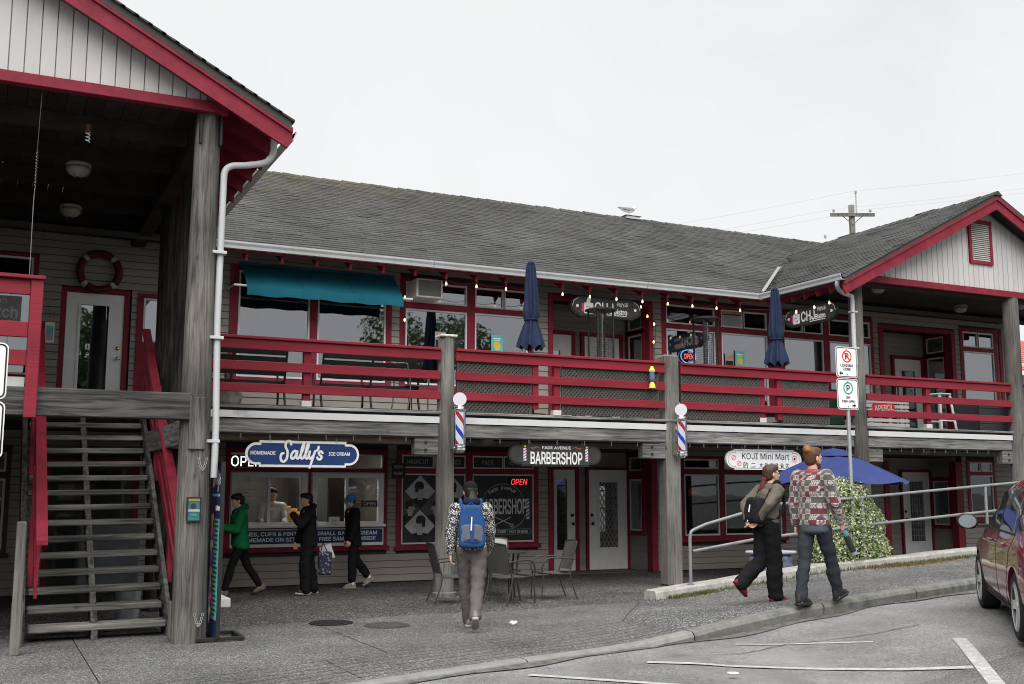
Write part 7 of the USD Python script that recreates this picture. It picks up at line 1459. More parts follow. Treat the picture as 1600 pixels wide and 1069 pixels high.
    for x in (-1.32, 1.32):
        for s in (1, -1):
            h = t.hold('wheel'); yc = s*0.79; tr = lambda mm, y=0: (np.stack([mm[0][:, 0], mm[0][:, 2]*s, mm[0][:, 1]], 1)+[x, yc, 0.325], mm[1] if s < 0 else mm[1][:, ::-1])
            prof = [(0.225, -0.10), (0.29, -0.105), (0.318, -0.085), (0.325, -0.05), (0.325, 0.05), (0.318, 0.085), (0.29, 0.105), (0.225, 0.10)]
            A('tyre', tr(lathe(prof, (0, 0, 0), 36, False)), RUB, 35, h)
            A('rim', tr(lathe([(0.228, 0.05), (0.232, 0.098), (0.215, 0.095), (0.208, 0.03), (0.06, 0.015), (0.02, 0.015)], (0, 0, 0), 36, False)), paint('rim_dark', (0.06, 0.06, 0.062), rough=0.4, metal=0.6), 35, h)
            rimring = lathe([(0.206, 0.055), (0.228, 0.102), (0.232, 0.10), (0.232, 0.05)], (0, 0, 0), 36, False); A('rim_lip', tr(rimring), ALLOY, 35, h)
            sp = []
            for q in range(5):
                for dq in (-0.11, 0.11):
                    a_ = q*2*math.pi/5+dq; u = np.array([math.cos(a_), math.sin(a_)]); nn = np.array([-u[1], u[0]])
                    a0, a1 = u*0.04, u*0.215; P8 = []
                    for zz in (0.045, 0.085):
                        for c_, w_ in ((a0, 0.022), (a1, 0.020)):
                            for e in (-1, 1): P8.append((*(c_+nn*w_*e), zz+(0.01 if c_ is a1 else 0)))
                    sp.append(hexa(P8))
            A('spokes', tr(cat(sp)), ALLOY, False, h); A('hub', tr(lathe([(0.05, 0.04), (0.05, 0.09), (0.03, 0.098)], (0, 0, 0), 16)), ALLOY, 35, h)
build_car()

# ================================================================== people
def hull_chain(js):
    """js: list of bones; a bone is a list of (centre, radius or (rx, ry, rz))"""
    M_ = None
    for bone in js:
        parts_ = []
        for c, r in bone:
            s = Manifold.sphere(1.0, 20).scale((r, r, r) if np.ndim(r) == 0 else tuple(r)).translate(tuple(map(float, c))); parts_.append(s)
        h = Manifold.batch_hull(parts_) if len(parts_) > 1 else parts_[0]
        M_ = h if M_ is None else M_+h
    return M_
def smooth_mesh(M_, L=0.03, it=10):
    v, f = mf(M_.refine_to_length(L)); m = trimesh.Trimesh(v, f, process=True)
    trimesh.smoothing.filter_taubin(m, lamb=0.55, nu=0.53, iterations=it); return np.array(m.vertices), np.array(m.faces)
def wrinkle(m, a, s=(14, 14, 9), seed=1):
    v, f = m; t = trimesh.Trimesh(v, f, process=False); n = np.array(t.vertex_normals)
    return v+n*((meshkit.fbm(v*np.array(s), 3, seed)-0.5)*2*a)[:, None], f
def unit(v): v = np.asarray(v, float); return v/np.linalg.norm(v)
def hand(wrist, down, palm, s=1.0, curl=0.7, side=1):
    """five fingers; 'down' points along the hand, 'palm' is the palm's normal, thumb on the forward side"""
    d = unit(down); p = unit(np.array(palm)-d*np.dot(palm, d)); w = np.cross(d, p)*side
    at = lambda a, b, c: np.asarray(wrist)+s*(d*a+w*b+p*c)
    bones = [[(at(0.0, 0, 0), 0.024*s), (at(0.045, 0.022, 0), 0.017*s), (at(0.045, -0.022, 0), 0.017*s), (at(0.088, 0.028, 0), 0.012*s), (at(0.085, -0.028, 0), 0.012*s)]]
    for i, (b, L) in enumerate(((0.030, 0.070), (0.010, 0.078), (-0.010, 0.073), (-0.028, 0.058))):
        q = np.array([0.086, b, 0.0]); ang = 0.15; prev = q
        for k in range(3):
            ang += curl*(0.5 if k == 0 else 0.75); l = L*(0.45, 0.30, 0.25)[k]; nx_ = prev+np.array([math.cos(ang)*l, 0, math.sin(ang)*l])
            bones.append([(at(*prev), (0.0095-0.001*k)*s), (at(*nx_), (0.0085-0.001*k)*s)]); prev = nx_
    a_, b_, c_ = np.array([0.025, 0.026, 0.008]), np.array([0.058, 0.047, 0.022]), np.array([0.085, 0.050, 0.034])
    bones += [[(at(*a_), 0.014*s), (at(*b_), 0.0105*s)], [(at(*b_), 0.0105*s), (at(*c_), 0.008*s)]]
    return bones
SKIN = paint('skin', (0.46, 0.27, 0.20), rough=0.5, var=0.06, scale=20)
SHIRT_D = {}
def person(name_label, loc, heading, H, pose, look, cat_='person'):
    """local frame: +x forward, +y left, z up, feet at 0. pose: thigh/knee/foot angles (degrees) per side, arms, lean, head turn"""
    k = H/1.75
    t = T('person', name_label, cat_, (*loc[:2], loc[2]), heading)
    rad = math.radians
    hipz = 0.93
    def leg(s):
        th, kn, ft = pose['legs'][0 if s > 0 else 1]
        hip = np.array([0, 0.085*s, hipz]); a = rad(th); nr_ = pose.get('narrow', 0.0)*s; K = hip+0.43*np.array([math.sin(a), 0, -math.cos(a)])-[0, 0.020*nr_, 0]; b = a-rad(kn); An = K+0.42*np.array([math.sin(b), 0, -math.cos(b)])-[0, 0.035*nr_, 0]
        c = rad(ft); fd = np.array([math.cos(c), 0, math.sin(c)]); fu = np.array([-math.sin(c), 0, math.cos(c)])
        return hip, K, An, fd, fu
    legs = {s: leg(s) for s in (1, -1)}
    low = min(min((An-fu*0.085)[2], (An-fu*0.085+fd*0.14)[2], (An-fu*0.085-fd*0.06)[2]) for hip, K, An, fd, fu in legs.values())
    Z = np.array([0, 0, -low])
    lean = rad(pose.get('lean', 3)); side = rad(pose.get('side', 0))
    def up(p):                                                    # trunk points, leaned about the hips
        p = np.array(p, float); x, y, z = p[0], p[1], p[2]-hipz
        x, z = x*math.cos(lean)+z*math.sin(lean), -x*math.sin(lean)+z*math.cos(lean); y, z = y+z*math.sin(side), z
        return np.array([x, y, z+hipz])+Z
    sh = {s: up((-0.01, 0.185*s*look.get('broad', 1.0), 1.415)) for s in (1, -1)}
    arms = {}
    for s in (1, -1):
        pit, out, elb, yaw = pose['arms'][0 if s > 0 else 1]
        a, o = rad(pit), rad(out); d = np.array([math.sin(a)*math.cos(o), s*math.sin(o), -math.cos(a)*math.cos(o)])
        E_ = sh[s]+0.28*d; b = a+rad(elb); yw = rad(yaw)*s
        d2 = np.array([math.sin(b)*math.cos(yw), -math.sin(yw), -math.cos(b)*math.cos(yw)])
        arms[s] = (sh[s], E_, E_+0.245*unit(d2), unit(d2))
    ht = pose.get('head', (0, 0)); hy, hp = rad(ht[0]), rad(ht[1])
    hc = up((0.01, 0, 1.625)); fx = np.array([math.cos(hy)*math.cos(hp), math.sin(hy)*math.cos(hp), math.sin(hp)]); fl = np.array([-math.sin(hy), math.cos(hy), 0]); fu_ = np.cross(fx, fl)
    hd = lambda a, b, c: hc+fx*a+fl*b+fu_*c
    HM = np.stack([fx, fl, fu_], 1)
    def hell(c, r):                                              # an ellipsoid in head axes
        m = Manifold.sphere(1.0, 24).scale(r); M4 = np.zeros((3, 4)); M4[:, :3] = HM; M4[:, 3] = hd(*c); return m.transform(M4)
    S = lambda m: (np.asarray(m[0])*k, m[1])
    # body: one continuous figure
    bones = [[(up((0, 0, 0.95)), (0.10, 0.145, 0.10)), (up((0, 0, 1.15)), (0.09, 0.125, 0.09))], [(up((0, 0, 1.15)), (0.09, 0.125, 0.09)), (up((0, 0, 1.35)), (0.095, 0.155, 0.10))], [(up((0, 0, 1.36)), 0.07), (up((0.0, 0, 1.50)), 0.05), (hd(-0.01, 0, -0.06), 0.05)], [(sh[1], 0.055), (sh[-1], 0.055), (up((0, 0, 1.40)), 0.08)]]
    for s in (1, -1):
        hip, K, An, fd, fu = legs[s]; hip, K, An = hip+Z, K+Z, An+Z
        bones += [[(hip, 0.085), (K, 0.055)], [(K, 0.055), (K*0.6+An*0.4+np.array([-0.015, 0, 0]), 0.052), (An, 0.038)], [(An, 0.036), (An-fu*0.05+fd*0.12, 0.032), (An-fu*0.05-fd*0.04, 0.034)]]
        A0, E_, W_, d2 = arms[s]; bones += [[(A0, 0.05), (E_, 0.038)], [(E_, 0.038), (W_, 0.026)]]
    body = hull_chain(bones)
    head_ = Manifold.batch_hull([hell((0.0, 0, 0.035), (0.096, 0.076, 0.088)), hell((0.035, 0, -0.045), (0.058, 0.056, 0.06)), hell((0.062, 0, -0.085), (0.026, 0.03, 0.022))])
    head_ = head_+Manifold.batch_hull([hell((0.093, 0, 0.012), (0.008, 0.009, 0.01)), hell((0.112, 0, -0.02), (0.012, 0.014, 0.011)), hell((0.09, 0, -0.03), (0.01, 0.017, 0.01))])+hell((0.088, 0, -0.058), (0.014, 0.024, 0.008))
    for s in (1, -1): head_ = head_+hell((-0.005, 0.077*s, -0.005), (0.018, 0.011, 0.032))
    hands = None
    for s in (1, -1):
        A0, E_, W_, d2 = arms[s]; g = hull_chain(hand(W_, d2, pose.get('palm', {}).get(s, (0, -s, 0)), 1.0, pose.get('curl', 0.55), -s)); hands = g if hands is None else hands+g
    vb, fb_ = smooth_mesh(body+head_, 0.022, 8); vh, fh = smooth_mesh(hands, 0.009, 3)
    t.add('body', S(cat([(vb, fb_), (vh, fh)])), look.get('skin', SKIN), True, local=True)
    for s in (1, -1):
        t.add('eye', S(mf(hell((0.083, 0.032*s, 0.018), (0.012, 0.015, 0.010)))), SIGNW, True, local=True); t.add('iris', S(mf(hell((0.092, 0.032*s, 0.018), (0.006, 0.008, 0.008)))), BLK, True, local=True)
    # trousers
    lw_ = look.get('leg', (0.10, 0.078, 0.068)); tb = [[(up((0, 0, 0.90)), (0.115, 0.155, 0.10)), (up((0, 0, 1.04)), (0.105, 0.145, 0.06))]]
    for s in (1, -1):
        hip, K, An, fd, fu = legs[s]; hip, K, An = hip+Z, K+Z, An+Z; cuff = look.get('cuff', 0.0); An2 = An+(K-An)*cuff
        tb += [[(hip+[0, 0, 0.02], lw_[0]), (hip*0.5+K*0.5, lw_[0]*0.88), (K, lw_[1])], [(K, lw_[1]), (K*0.55+An*0.45+np.array([-0.012, 0, 0]), (lw_[1]+lw_[2])/2+0.004), (An2, lw_[2])]]
    v, f = wrinkle(smooth_mesh(hull_chain(tb), 0.025, 8), look.get('leg_wr', 0.018), (8, 8, 17), 3); t.add('trousers', S((v, f)), look['trousers'], True, local=True)
    # shoes
    for s in (1, -1):
        hip, K, An, fd, fu = legs[s]; An = An+Z; lt = np.array([0, 1, 0]); P = lambda a, b, c: An+fd*a+lt*b+fu*c
        sole = Manifold.batch_hull([Manifold.sphere(0.02, 12).translate(tuple(P(a, b, -0.065))) for a, b in ((-0.07, 0.02), (-0.07, -0.02), (0.10, 0.035), (0.10, -0.035), (0.16, 0.012), (0.16, -0.012))])
        upper = Manifold.batch_hull([Manifold.sphere(r_, 14).translate(tuple(P(a, b, c))) for a, b, c, r_ in ((-0.055, 0, -0.03, 0.035), (0.0, 0, 0.0, 0.040), (0.06, 0, -0.028, 0.040), (0.12, 0.012, -0.045, 0.030), (0.12, -0.012, -0.045, 0.030), (-0.04, 0, 0.02, 0.032))])
        t.add('shoe', S(smooth_mesh(upper, 0.02, 4)), look['shoe'], True, local=True); t.add('shoe_sole', S(mf(sole)), look.get('sole', BLK), True, local=True)
        if 'sock' in look: t.add('sock', S(tube([P(-0.01, 0, -0.01), P(-0.01, 0, 0.0)+(K+Z-An)*0.25], 0.043, 10)), look['sock'], True, local=True)
    # upper garment with sleeves
    hem = look.get('hem', 0.86); w = look.get('girth', 1.0); tp = [[(up((0, 0, hem+0.05)), (0.125*w, 0.175*w, 0.06)), (up((0, 0, 1.15)), (0.115*w, 0.155*w, 0.10))], [(up((0, 0, 1.15)), (0.115*w, 0.155*w, 0.10)), (up((-0.01, 0, 1.34)), (0.118*w, 0.180*w, 0.11))], [(sh[1], 0.072*w), (sh[-1], 0.072*w), (up((-0.01, 0, 1.44)), (0.075, 0.10, 0.05))], [(up((-0.01, 0, 1.44)), (0.075, 0.085, 0.05)), (up((0.0, 0, 1.49)), (0.062, 0.062, 0.03))]]
    for s in (1, -1):
        A0, E_, W_, d2 = arms[s]; sw = look.get('sleeve', 0.058); tp += [[(A0, sw+0.016), (E_, sw)], [(E_, sw), (W_-d2*0.02, sw*0.82)]]
    v, f = wrinkle(smooth_mesh(hull_chain(tp), 0.024, 8), look.get('top_wr', 0.018), (9, 9, 12), 7); t.add(look.get('top_name', 'jacket'), S((v, f)), look['top'], True, local=True)
    if look.get('under'):
        t.add('shirt_tail', S(smooth_mesh(hull_chain([[(up((0, 0, hem-0.02)), (0.118*w, 0.165*w, 0.05)), (up((0, 0, hem+0.12)), (0.115*w, 0.16*w, 0.05))]]), 0.03, 4)), look['under'], True, local=True)
    # hair, hats and extras by style
    st_ = look.get('hair_style', 'short'); hm = look['hair']
    Hh = lambda nm, parts_, mt, hull=True, L=0.02, wr=0.006: t.add(nm, S(wrinkle(smooth_mesh(Manifold.batch_hull(parts_) if hull else parts_, L, 4), wr, (40, 40, 14), 5)), mt, True, local=True)
    if st_ == 'bun':
        Hh('hair', [hell((0.03, 0, 0.085), (0.072, 0.072, 0.045)), hell((-0.022, 0, 0.045), (0.096, 0.086, 0.088)), hell((-0.04, 0, -0.03), (0.065, 0.07, 0.055))], hm); Hh('hair_bun', [hell((-0.07, 0.01, 0.105), (0.052, 0.055, 0.045)), hell((-0.085, -0.015, 0.085), (0.045, 0.05, 0.04))], look.get('hair2', hm), wr=0.016); Hh('beard', [hell((0.05, 0, -0.085), (0.045, 0.052, 0.04)), hell((0.03, 0, -0.06), (0.05, 0.066, 0.03))], hm)
    elif st_ == 'tail':
        Hh('hair', [hell((0.03, 0, 0.085), (0.074, 0.074, 0.045)), hell((-0.02, 0, 0.045), (0.100, 0.088, 0.088)), hell((-0.045, 0, -0.03), (0.07, 0.075, 0.06))], hm); Hh('ponytail', [hell((-0.10, 0, -0.06), (0.035, 0.035, 0.035)), hell((-0.14, 0.01, -0.17), (0.035, 0.04, 0.05)), hell((-0.15, 0.0, -0.30), (0.02, 0.03, 0.04))], look.get('hair2', hm), wr=0.012); Hh('hair_tie', [hell((-0.105, 0, -0.06), (0.03, 0.045, 0.03))], look.get('tie', hm))
    elif st_ == 'cap':
        Hh('hair', [hell((-0.03, 0, 0.02), (0.085, 0.084, 0.085)), hell((-0.045, 0, -0.05), (0.06, 0.066, 0.05))], hm); Hh('cap', [hell((-0.005, 0, 0.055), (0.106, 0.088, 0.082)), hell((-0.005, 0, 0.03), (0.107, 0.09, 0.03))], look['hat'], wr=0.003); Hh('cap_peak', [hell((0.10, 0.03, 0.035), (0.06, 0.03, 0.008)), hell((0.10, -0.03, 0.035), (0.06, 0.03, 0.008))], look['hat'], wr=0.001)
        if look.get('low_tail'): Hh('ponytail', [hell((-0.10, 0, -0.02), (0.035, 0.04, 0.035)), hell((-0.12, 0, -0.10), (0.045, 0.06, 0.06))], hm, wr=0.012)
    elif st_ == 'bucket':
        Hh('hair', [hell((-0.02, 0, 0.01), (0.09, 0.084, 0.07))], hm); Hh('hat_crown', [hell((-0.005, 0, 0.065), (0.104, 0.092, 0.062)), hell((-0.005, 0, 0.10), (0.08, 0.07, 0.03))], look['hat'], wr=0.004)
        m = lathe([(1.0, -0.01), (1.32, -0.035), (1.33, -0.03), (1.0, 0.006)], (0, 0, 0), 30); v = m[0]*[0.112, 0.10, 1]+[0, 0, 0.045]; t.add('hat_brim', S((np.array([hd(*q) for q in v]), m[1])), look['hat'], True, local=True)
    else:
        Hh('hair', [hell((0.03, 0, 0.088), (0.074, 0.074, 0.045)), hell((-0.018, 0, 0.05), (0.100, 0.088, 0.086)), hell((-0.05, 0, -0.02), (0.065, 0.075, 0.06))], hm)
    if look.get('hood'): Hh('hood', [hell((-0.10, 0, -0.12), (0.075, 0.11, 0.06)), hell((-0.02, 0, -0.135), (0.085, 0.10, 0.045))], look['hood'], wr=0.014)
    if look.get('collar'): t.add('collar', S(wrinkle(smooth_mesh(hull_chain([[(up((-0.015, 0, 1.485)), (0.072, 0.078, 0.03)), (up((-0.01, 0, 1.455)), (0.085, 0.10, 0.03))]]), 0.02, 3), 0.004)), look['collar'], True, local=True)
    if look.get('glasses'):
        for s in (1, -1): t.add('glasses', S(tube([hd(0.098, 0.034*s+0.022*math.cos(a_), 0.018+0.018*math.sin(a_)) for a_ in np.linspace(0, 6.28, 13)[:-1]], 0.0025, 4, True)), BLK, local=True); t.add('glasses_arm', S(tube([hd(0.095, 0.058*s, 0.02), hd(0.0, 0.082*s, 0.02)], 0.002, 4)), BLK, local=True)
    info = dict(up=up, sh=sh, arms=arms, hd=hd, k=k, Z=Z, t=t)
    R3 = trimesh.transformations.rotation_matrix(rad(heading), (0, 0, 1))[:3, :3]
    info['world'] = lambda p: R3@(np.asarray(p)*k)+np.array(loc)
    info['wm'] = lambda m: ((np.asarray(m[0])*k)@R3.T+np.array(loc), m[1])
    return info
def cloth(name, c, **kw): return paint(name, c, rough=kw.pop('rough', 0.9), obj=True, var=kw.pop('var', 0.12), scale=kw.pop('scale', 9), bump=kw.pop('bump', 0.15), bscale=kw.pop('bscale', 160), spec=0.08, **kw)
BKC = cloth('black_cloth', (0.008, 0.008, 0.009)); BKH = paint('black_hair', (0.012, 0.010, 0.009), rough=0.5, var=0.2, obj=True, scale=40, sv=(1, 1, 0.1)); BRH = paint('brown_hair', (0.045, 0.025, 0.017), rough=0.45, var=0.3, obj=True, scale=50, sv=(1, 1, 0.12)); GING = paint('ginger_hair', (0.075, 0.034, 0.017), rough=0.5, var=0.35, obj=True, scale=50); GING2 = paint('ginger_bun', (0.17, 0.068, 0.024), rough=0.5, var=0.35, obj=True, scale=50); REDH = paint('red_tail_hair', (0.085, 0.025, 0.02), rough=0.5, var=0.3, obj=True, scale=50)
# patchwork shirt: squares of maroon, olive and tartan check in the wearer's own coordinates
PLAID = mk('patchwork_flannel', {'tc': ('texture_coordinate', {}), 's': ('separate_xyz', {}), 'ad': ('math', {'math_type': 'add'}), 'my': ('math', {'math_type': 'multiply', 'value2': 17.0}), 'mz': ('math', {'math_type': 'multiply', 'value2': 15.2}), 'fy': ('math', {'math_type': 'floor'}), 'fz': ('math', {'math_type': 'floor'}), 'cv': ('combine_xyz', {}),
    'w': ('white_noise_texture', {'dimensions': '3D'}), 'ay': ('math', {'math_type': 'add'}), 'par': ('math', {'math_type': 'floored_modulo', 'value2': 2.0}), 'solid': ('rgb_ramp', {'interpolate': False, 'ramp': [(0.0, (0.090, 0.016, 0.022)), (0.5, (0.060, 0.054, 0.046)), (0.85, (0.07, 0.015, 0.02))]}),
    'cy': ('math', {'math_type': 'multiply', 'value2': 68.0}), 'cz': ('math', {'math_type': 'multiply', 'value2': 61.0}), 'pf': ('math', {'math_type': 'fraction'}), 'pg': ('math', {'math_type': 'fraction'}), 'ly': ('math', {'math_type': 'less_than', 'value2': 0.42}), 'lz': ('math', {'math_type': 'less_than', 'value2': 0.42}), 'sm': ('math', {'math_type': 'add'}), 'hf': ('math', {'math_type': 'multiply', 'value2': 0.5}),
    'chk': ('rgb_ramp', {'interpolate': False, 'ramp': [(0.0, (0.40, 0.365, 0.315)), (0.3, (0.13, 0.115, 0.11)), (0.8, (0.025, 0.028, 0.045))]}), 'mx': ('mix_color', {}), 'p': ('principled_bsdf', {'roughness': 0.92, 'sheen_weight': 0.2})},
    [('tc.object', 's.vector'), ('s.x', 'ad.value1'), ('s.y', 'ad.value2'), ('ad.value', 'my.value1'), ('s.z', 'mz.value1'), ('my.value', 'fy.value1'), ('mz.value', 'fz.value1'), ('fy.value', 'cv.x'), ('fz.value', 'cv.y'), ('cv.vector', 'w.vector'), ('w.value', 'solid.fac'),
     ('fy.value', 'ay.value1'), ('fz.value', 'ay.value2'), ('ay.value', 'par.value1'), ('par.value', 'mx.fac'), ('ad.value', 'cy.value1'), ('s.z', 'cz.value1'), ('cy.value', 'pf.value1'), ('cz.value', 'pg.value1'), ('pf.value', 'ly.value1'), ('pg.value', 'lz.value1'), ('ly.value', 'sm.value1'), ('lz.value', 'sm.value2'), ('sm.value', 'hf.value1'), ('hf.value', 'chk.fac'),
     ('solid.color', 'mx.a'), ('chk.color', 'mx.b'), ('mx.result', 'p.base_color')])
BWJ = mk('black_white_print', {'tc': ('texture_coordinate', {}), 'v': ('voronoi_texture', {'scale': 46.0, 'feature': 'distance_to_edge'}), 'n': ('noise_texture', {'scale': 24.0, 'detail': 1.0}), 'ml': ('math', {'math_type': 'multiply'}), 'r': ('rgb_ramp', {'interpolate': False, 'ramp': [(0.0, (0.014, 0.014, 0.015)), (0.085, (0.50, 0.49, 0.47))]}), 'p': ('principled_bsdf', {'roughness': 0.9})},
    [('tc.object', 'v.vector'), ('tc.object', 'n.vector'), ('v.distance', 'ml.value1'), ('n.fac', 'ml.value2'), ('ml.value', 'r.fac'), ('r.color', 'p.base_color')])
GZ_ = lambda x, y: float(pave_z(np.array(x), np.array(y)))
# 1 the walker with the blue backpack
pb_ = person('person seen from behind in a black and white print jacket, dark cap and grey trousers', (5.27, 11.86, GZ_(5.27, 11.86)), 68, 1.73,
    dict(legs=[(16, 6, 4), (-16, 26, -34)], narrow=1.0, arms=[(-12, 11, 16, 0), (16, 11, 24, 0)], lean=3, side=1.5, head=(10, -4)), dict(top=BWJ, trousers=cloth('grey_trousers', (0.085, 0.076, 0.074)), shoe=paint('grey_shoe', (0.13, 0.12, 0.11)), sole=paint('pale_sole', (0.25, 0.24, 0.22)), hair=BKH, hair_style='cap', low_tail=True, hat=BKC, hood=cloth('navy_hood', (0.012, 0.014, 0.032)), hem=0.92, girth=1.08, sleeve=0.066, leg=(0.104, 0.080, 0.070)))
def backpack(label, info, mat, size, zc, back, pockets=True):
    w, h, d = size; up = info['up']; t = T('backpack', label, 'backpack', tuple(info['world'](up((back, 0, zc-h/2)))))
    A = lambda n_, m, mt, s=30: t.add(n_, info['wm'](m), mt, s)
    pts_ = [(back-d*u, v*w*(1.0 if z_ < 0.3 else 0.72), zc+h*z_) for u in (0.15, 0.85) for v in (-0.42, 0.42) for z_ in (-0.42, 0.1, 0.42)]
    M_ = Manifold.batch_hull([Manifold.sphere(0.045*min(1, w/0.28), 14).translate(tuple(up(q))) for q in pts_]); A('bag', wrinkle(smooth_mesh(M_, 0.025, 5), 0.007, (14, 14, 14), 4), mat, True)
    F_ = Manifold.batch_hull([Manifold.sphere(0.035, 12).translate(tuple(up(q))) for q in [(back-d*1.0, v*w*0.30, zc+h*z_) for v in (-1, 1) for z_ in (-0.34, 0.0)]]); A('front_pocket', wrinkle(smooth_mesh(F_, 0.025, 4), 0.005, (15, 15, 15), 6), mat, True)
    for s in (1, -1):
        A('strap', tube([up(q) for q in curve([(back, s*0.10, zc+h*0.36), (0.0, s*0.125, 1.535), (0.12, s*0.13, 1.40), (0.135, s*0.135, 1.22), (0.02, s*0.165, 1.06), (back, s*w*0.42, zc-h*0.34)], 6)], 0.021, 6), mat, True)
        if pockets: A('mesh_pocket', mf(Manifold.batch_hull([Manifold.sphere(0.02, 10).translate(tuple(up(q))) for q in ((back-d*1.30, s*w*0.14, zc-h*0.28), (back-d*1.02, s*w*0.44, zc-h*0.34), (back-d*1.02, s*w*0.44, zc-h*0.0), (back-d*1.28, s*w*0.18, zc+h*0.0))])), paint('pocket_mesh', (0.085, 0.09, 0.12), rough=0.8, obj=True))
    A('zip', tube([up(q) for q in curve([(back-d*1.06, -w*0.36, zc+h*0.18), (back-d*0.98, -w*0.26, zc+h*0.36), (back-d*0.95, 0, zc+h*0.44), (back-d*0.98, w*0.26, zc+h*0.36), (back-d*1.06, w*0.36, zc+h*0.18)], 5)], 0.006, 5), GREYS, True)
    A('zip_pull', tube([up((back-d*1.28, 0.0, zc+h*0.22)), up((back-d*1.30, 0.01, zc-h*0.1))], 0.009, 5), SIGNW); A('top_handle', tube([up(q) for q in curve([(back, -0.04, zc+h*0.5), (back-0.02, 0, zc+h*0.56), (back, 0.04, zc+h*0.5)], 5)], 0.01, 5), mat, True)
backpack('blue backpack with pale mesh pockets worn by the walker in the print jacket', pb_, cloth('blue_pack', (0.018, 0.052, 0.145)), (0.265, 0.50, 0.12), 1.21, -0.14)
# 2, 3 the couple on the sidewalk
pw_ = person('person in an olive-grey jacket, black trousers and dark red shoes walking with hands clasped behind', (8.86, 10.85, GZ_(8.86, 10.85)), -2, 1.69,
    dict(legs=[(-8, 44, -48), (6, 3, 0)], narrow=0.7, arms=[(-48, 12, 26, 34), (-46, 12, 30, 40)], lean=7, head=(-10, 3), palm={1: (-1, 0, 0), -1: (-1, 0, 0)}), dict(top=cloth('olive_jacket', (0.095, 0.083, 0.068)), trousers=BKC, shoe=paint('dark_red_shoe', (0.13, 0.010, 0.022), rough=0.45), sole=paint('dark_red_sole', (0.10, 0.008, 0.018)), hair=BRH, hair2=REDH, hair_style='tail', tie=cloth('red_tie', (0.20, 0.01, 0.03)), glasses=True, hem=0.93, girth=1.08, sleeve=0.066, top_wr=0.018, leg=(0.115, 0.10, 0.095), collar=cloth('olive_jacket', (0.095, 0.083, 0.068))))
backpack('small black backpack worn low by the walker in the olive-grey jacket', pw_, cloth('black_pack', (0.012, 0.012, 0.014)), (0.27, 0.30, 0.12), 1.13, -0.14, pockets=False)
pm_ = person('tall person with a ginger hair bun, patchwork flannel shirt and dark jeans', (8.85, 9.99, GZ_(8.85, 9.99)), 14, 1.86,
    dict(legs=[(-12, 4, 0), (26, 6, 18)], narrow=0.6, arms=[(-6, 8, 10, 0), (8, 12, 20, 0)], lean=2, head=(-14, 0)), dict(top=PLAID, trousers=cloth('dark_jeans', (0.026, 0.028, 0.036)), shoe=paint('black_boot', (0.016, 0.015, 0.015), rough=0.6), hair=GING, hair2=GING2, hair_style='bun', hem=0.85, girth=1.10, sleeve=0.070, under=cloth('slate_tee', (0.055, 0.068, 0.08)), collar=cloth('maroon_collar', (0.20, 0.05, 0.06)), top_name='shirt', leg=(0.100, 0.070, 0.060)))
a0 = pm_['arms'][-1]; hp = a0[2]+a0[3]*0.10
t = T('water_bottle', 'dark green water bottle with a teal lid held by the person in the patchwork shirt', 'bottle', tuple(pm_['world'](hp)))
ax_ = unit(a0[3]*0.95+np.array([0.06, -0.10, -0.1])); bt = lambda m: (lambda v: pm_['wm']((hp+np.outer(v[:, 2], ax_)+np.outer(v[:, 0], unit(np.cross(ax_, (0, 1, 0.1))))+np.outer(v[:, 1], unit(np.cross(ax_, np.cross(ax_, (0, 1, 0.1))))), m[1])))(m[0])
t.add('flask', bt(lathe([(0.034, 0.30), (0.037, 0.29), (0.037, 0.09), (0.028, 0.07)], (0, 0, 0), 16)), paint('bottle_green', (0.03, 0.032, 0.022), rough=0.3), 30); t.add('lid', bt(lathe([(0.030, 0.07), (0.030, 0.03), (0.026, 0.02)], (0, 0, 0), 14)), paint('teal_lid', (0.06, 0.22, 0.26)), 30); t.add('base_ring', bt(lathe([(0.039, 0.27), (0.039, 0.305), (0.036, 0.31)], (0, 0, 0), 16)), paint('base_grey', (0.25, 0.25, 0.25)), 30)
# 4, 5, 6 walkers in front of the ice cream windows
person('person in a green hooded jacket and black leggings walking left by the ice cream window', (3.66, 17.05, 0), 180, 1.60,
    dict(legs=[(22, 6, 8), (-20, 14, -20)], arms=[(20, 8, 80, 10), (10, 10, 85, 10)], lean=5, head=(0, -12)), dict(top=cloth('green_jacket', (0.008, 0.10, 0.036)), trousers=BKC, shoe=paint('tan_sandal', (0.13, 0.10, 0.08)), hair=BKH, hair_style='short', hood=cloth('green_jacket', (0.008, 0.10, 0.036)), hem=0.80, girth=1.18, sleeve=0.075, leg=(0.092, 0.066, 0.054), cuff=0.12, leg_wr=0.006))
pk_ = person('person all in black raising a hand to the mouth before the ice cream window', (4.68, 16.85, 0), 180, 1.58,
    dict(legs=[(12, 16, 4), (-6, 6, 0)], arms=[(40, 10, 105, 20), (8, 8, 10, 0)], lean=4, head=(4, -6)), dict(top=BKC, trousers=BKC, shoe=BLK, sole=paint('pale_sole', (0.25, 0.24, 0.22)), hair=BKH, hair_style='short', hood=BKC, hem=0.80, girth=1.18, sleeve=0.075, leg=(0.11, 0.095, 0.085)))
hp = pk_['world'](pk_['arms'][-1][2])+np.array([0.16, 0.0, -0.10]); t = T('tote_bag', 'dark patterned bag with a white bag behind it carried by the person in black', 'bag', (4.95, 16.85, 0.35))
hx, hy, hz = 4.92, 16.80, 0.66
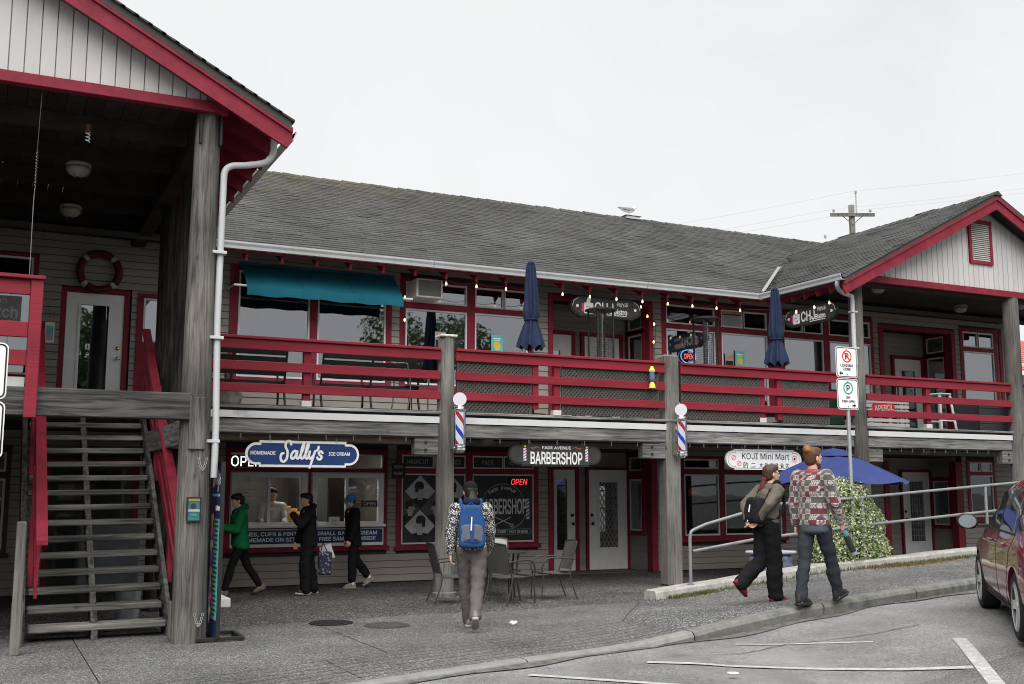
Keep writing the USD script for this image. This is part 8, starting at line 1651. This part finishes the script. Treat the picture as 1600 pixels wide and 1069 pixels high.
t.add('bag', cbx(hx-0.09, hx+0.12, hy-0.05, hy+0.05, hz-0.36, hz+0.0, 0.02), mk('dotted_bag', {'g': ('geometry', {}), 'v': ('voronoi_texture', {'scale': 22.0}), 'r': ('rgb_ramp', {'interpolate': False, 'ramp': [(0, (0.20, 0.19, 0.30)), (0.3, (0.012, 0.012, 0.03))]}), 'p': ('principled_bsdf', {'roughness': 0.8})}, [('g.position', 'v.vector'), ('v.distance', 'r.fac'), ('r.color', 'p.base_color')]))
t.add('white_bag', hexa([(hx-0.02, hy+0.052, hz-0.12), (hx+0.20, hy+0.052, hz-0.10), (hx-0.02, hy+0.09, hz-0.12), (hx+0.20, hy+0.09, hz-0.10), (hx-0.06, hy+0.052, hz+0.06), (hx+0.12, hy+0.052, hz+0.12), (hx-0.06, hy+0.09, hz+0.06), (hx+0.12, hy+0.09, hz+0.12)]), paint('white_plastic', (0.42, 0.42, 0.42)))
t.add('handle', tube(curve([(hx-0.05, hy, hz), (hx-0.02, hy, hz+0.13), (hx+0.05, hy, hz+0.0)], 5), 0.008, 5), BLK)
person('person in a blue bucket hat, black jacket and pale clogs walking left', (5.66, 17.62, 0), 180, 1.55,
    dict(legs=[(6, 6, 0), (-12, 26, -30)], arms=[(4, 8, 16, 0), (-4, 8, 14, 0)], lean=5, head=(0, -8)), dict(top=BKC, trousers=BKC, shoe=paint('tan_clog', (0.20, 0.17, 0.13)), sole=paint('tan_clog', (0.20, 0.17, 0.13)), sock=paint('white_sock', (0.55, 0.55, 0.54)), hair=BRH, hair_style='bucket', hat=cloth('blue_hat', (0.035, 0.22, 0.50)), hem=0.76, girth=1.15, sleeve=0.075, leg=(0.10, 0.08, 0.075), cuff=0.22, hood=cloth('grey_hood', (0.10, 0.10, 0.105))))
# 7 the server behind the left ice cream window
person('person in a white shirt and black apron serving behind the left ice cream window', (4.62, 19.05, 0), -100, 1.66,
    dict(legs=[(0, 0, 0), (0, 0, 0)], arms=[(20, 8, 60, 10), (20, 8, 60, 10)], lean=6, head=(0, -10)), dict(top=cloth('white_shirt', (0.5, 0.5, 0.5)), trousers=BKC, shoe=BLK, hair=BKH, hair_style='short', hem=0.9))
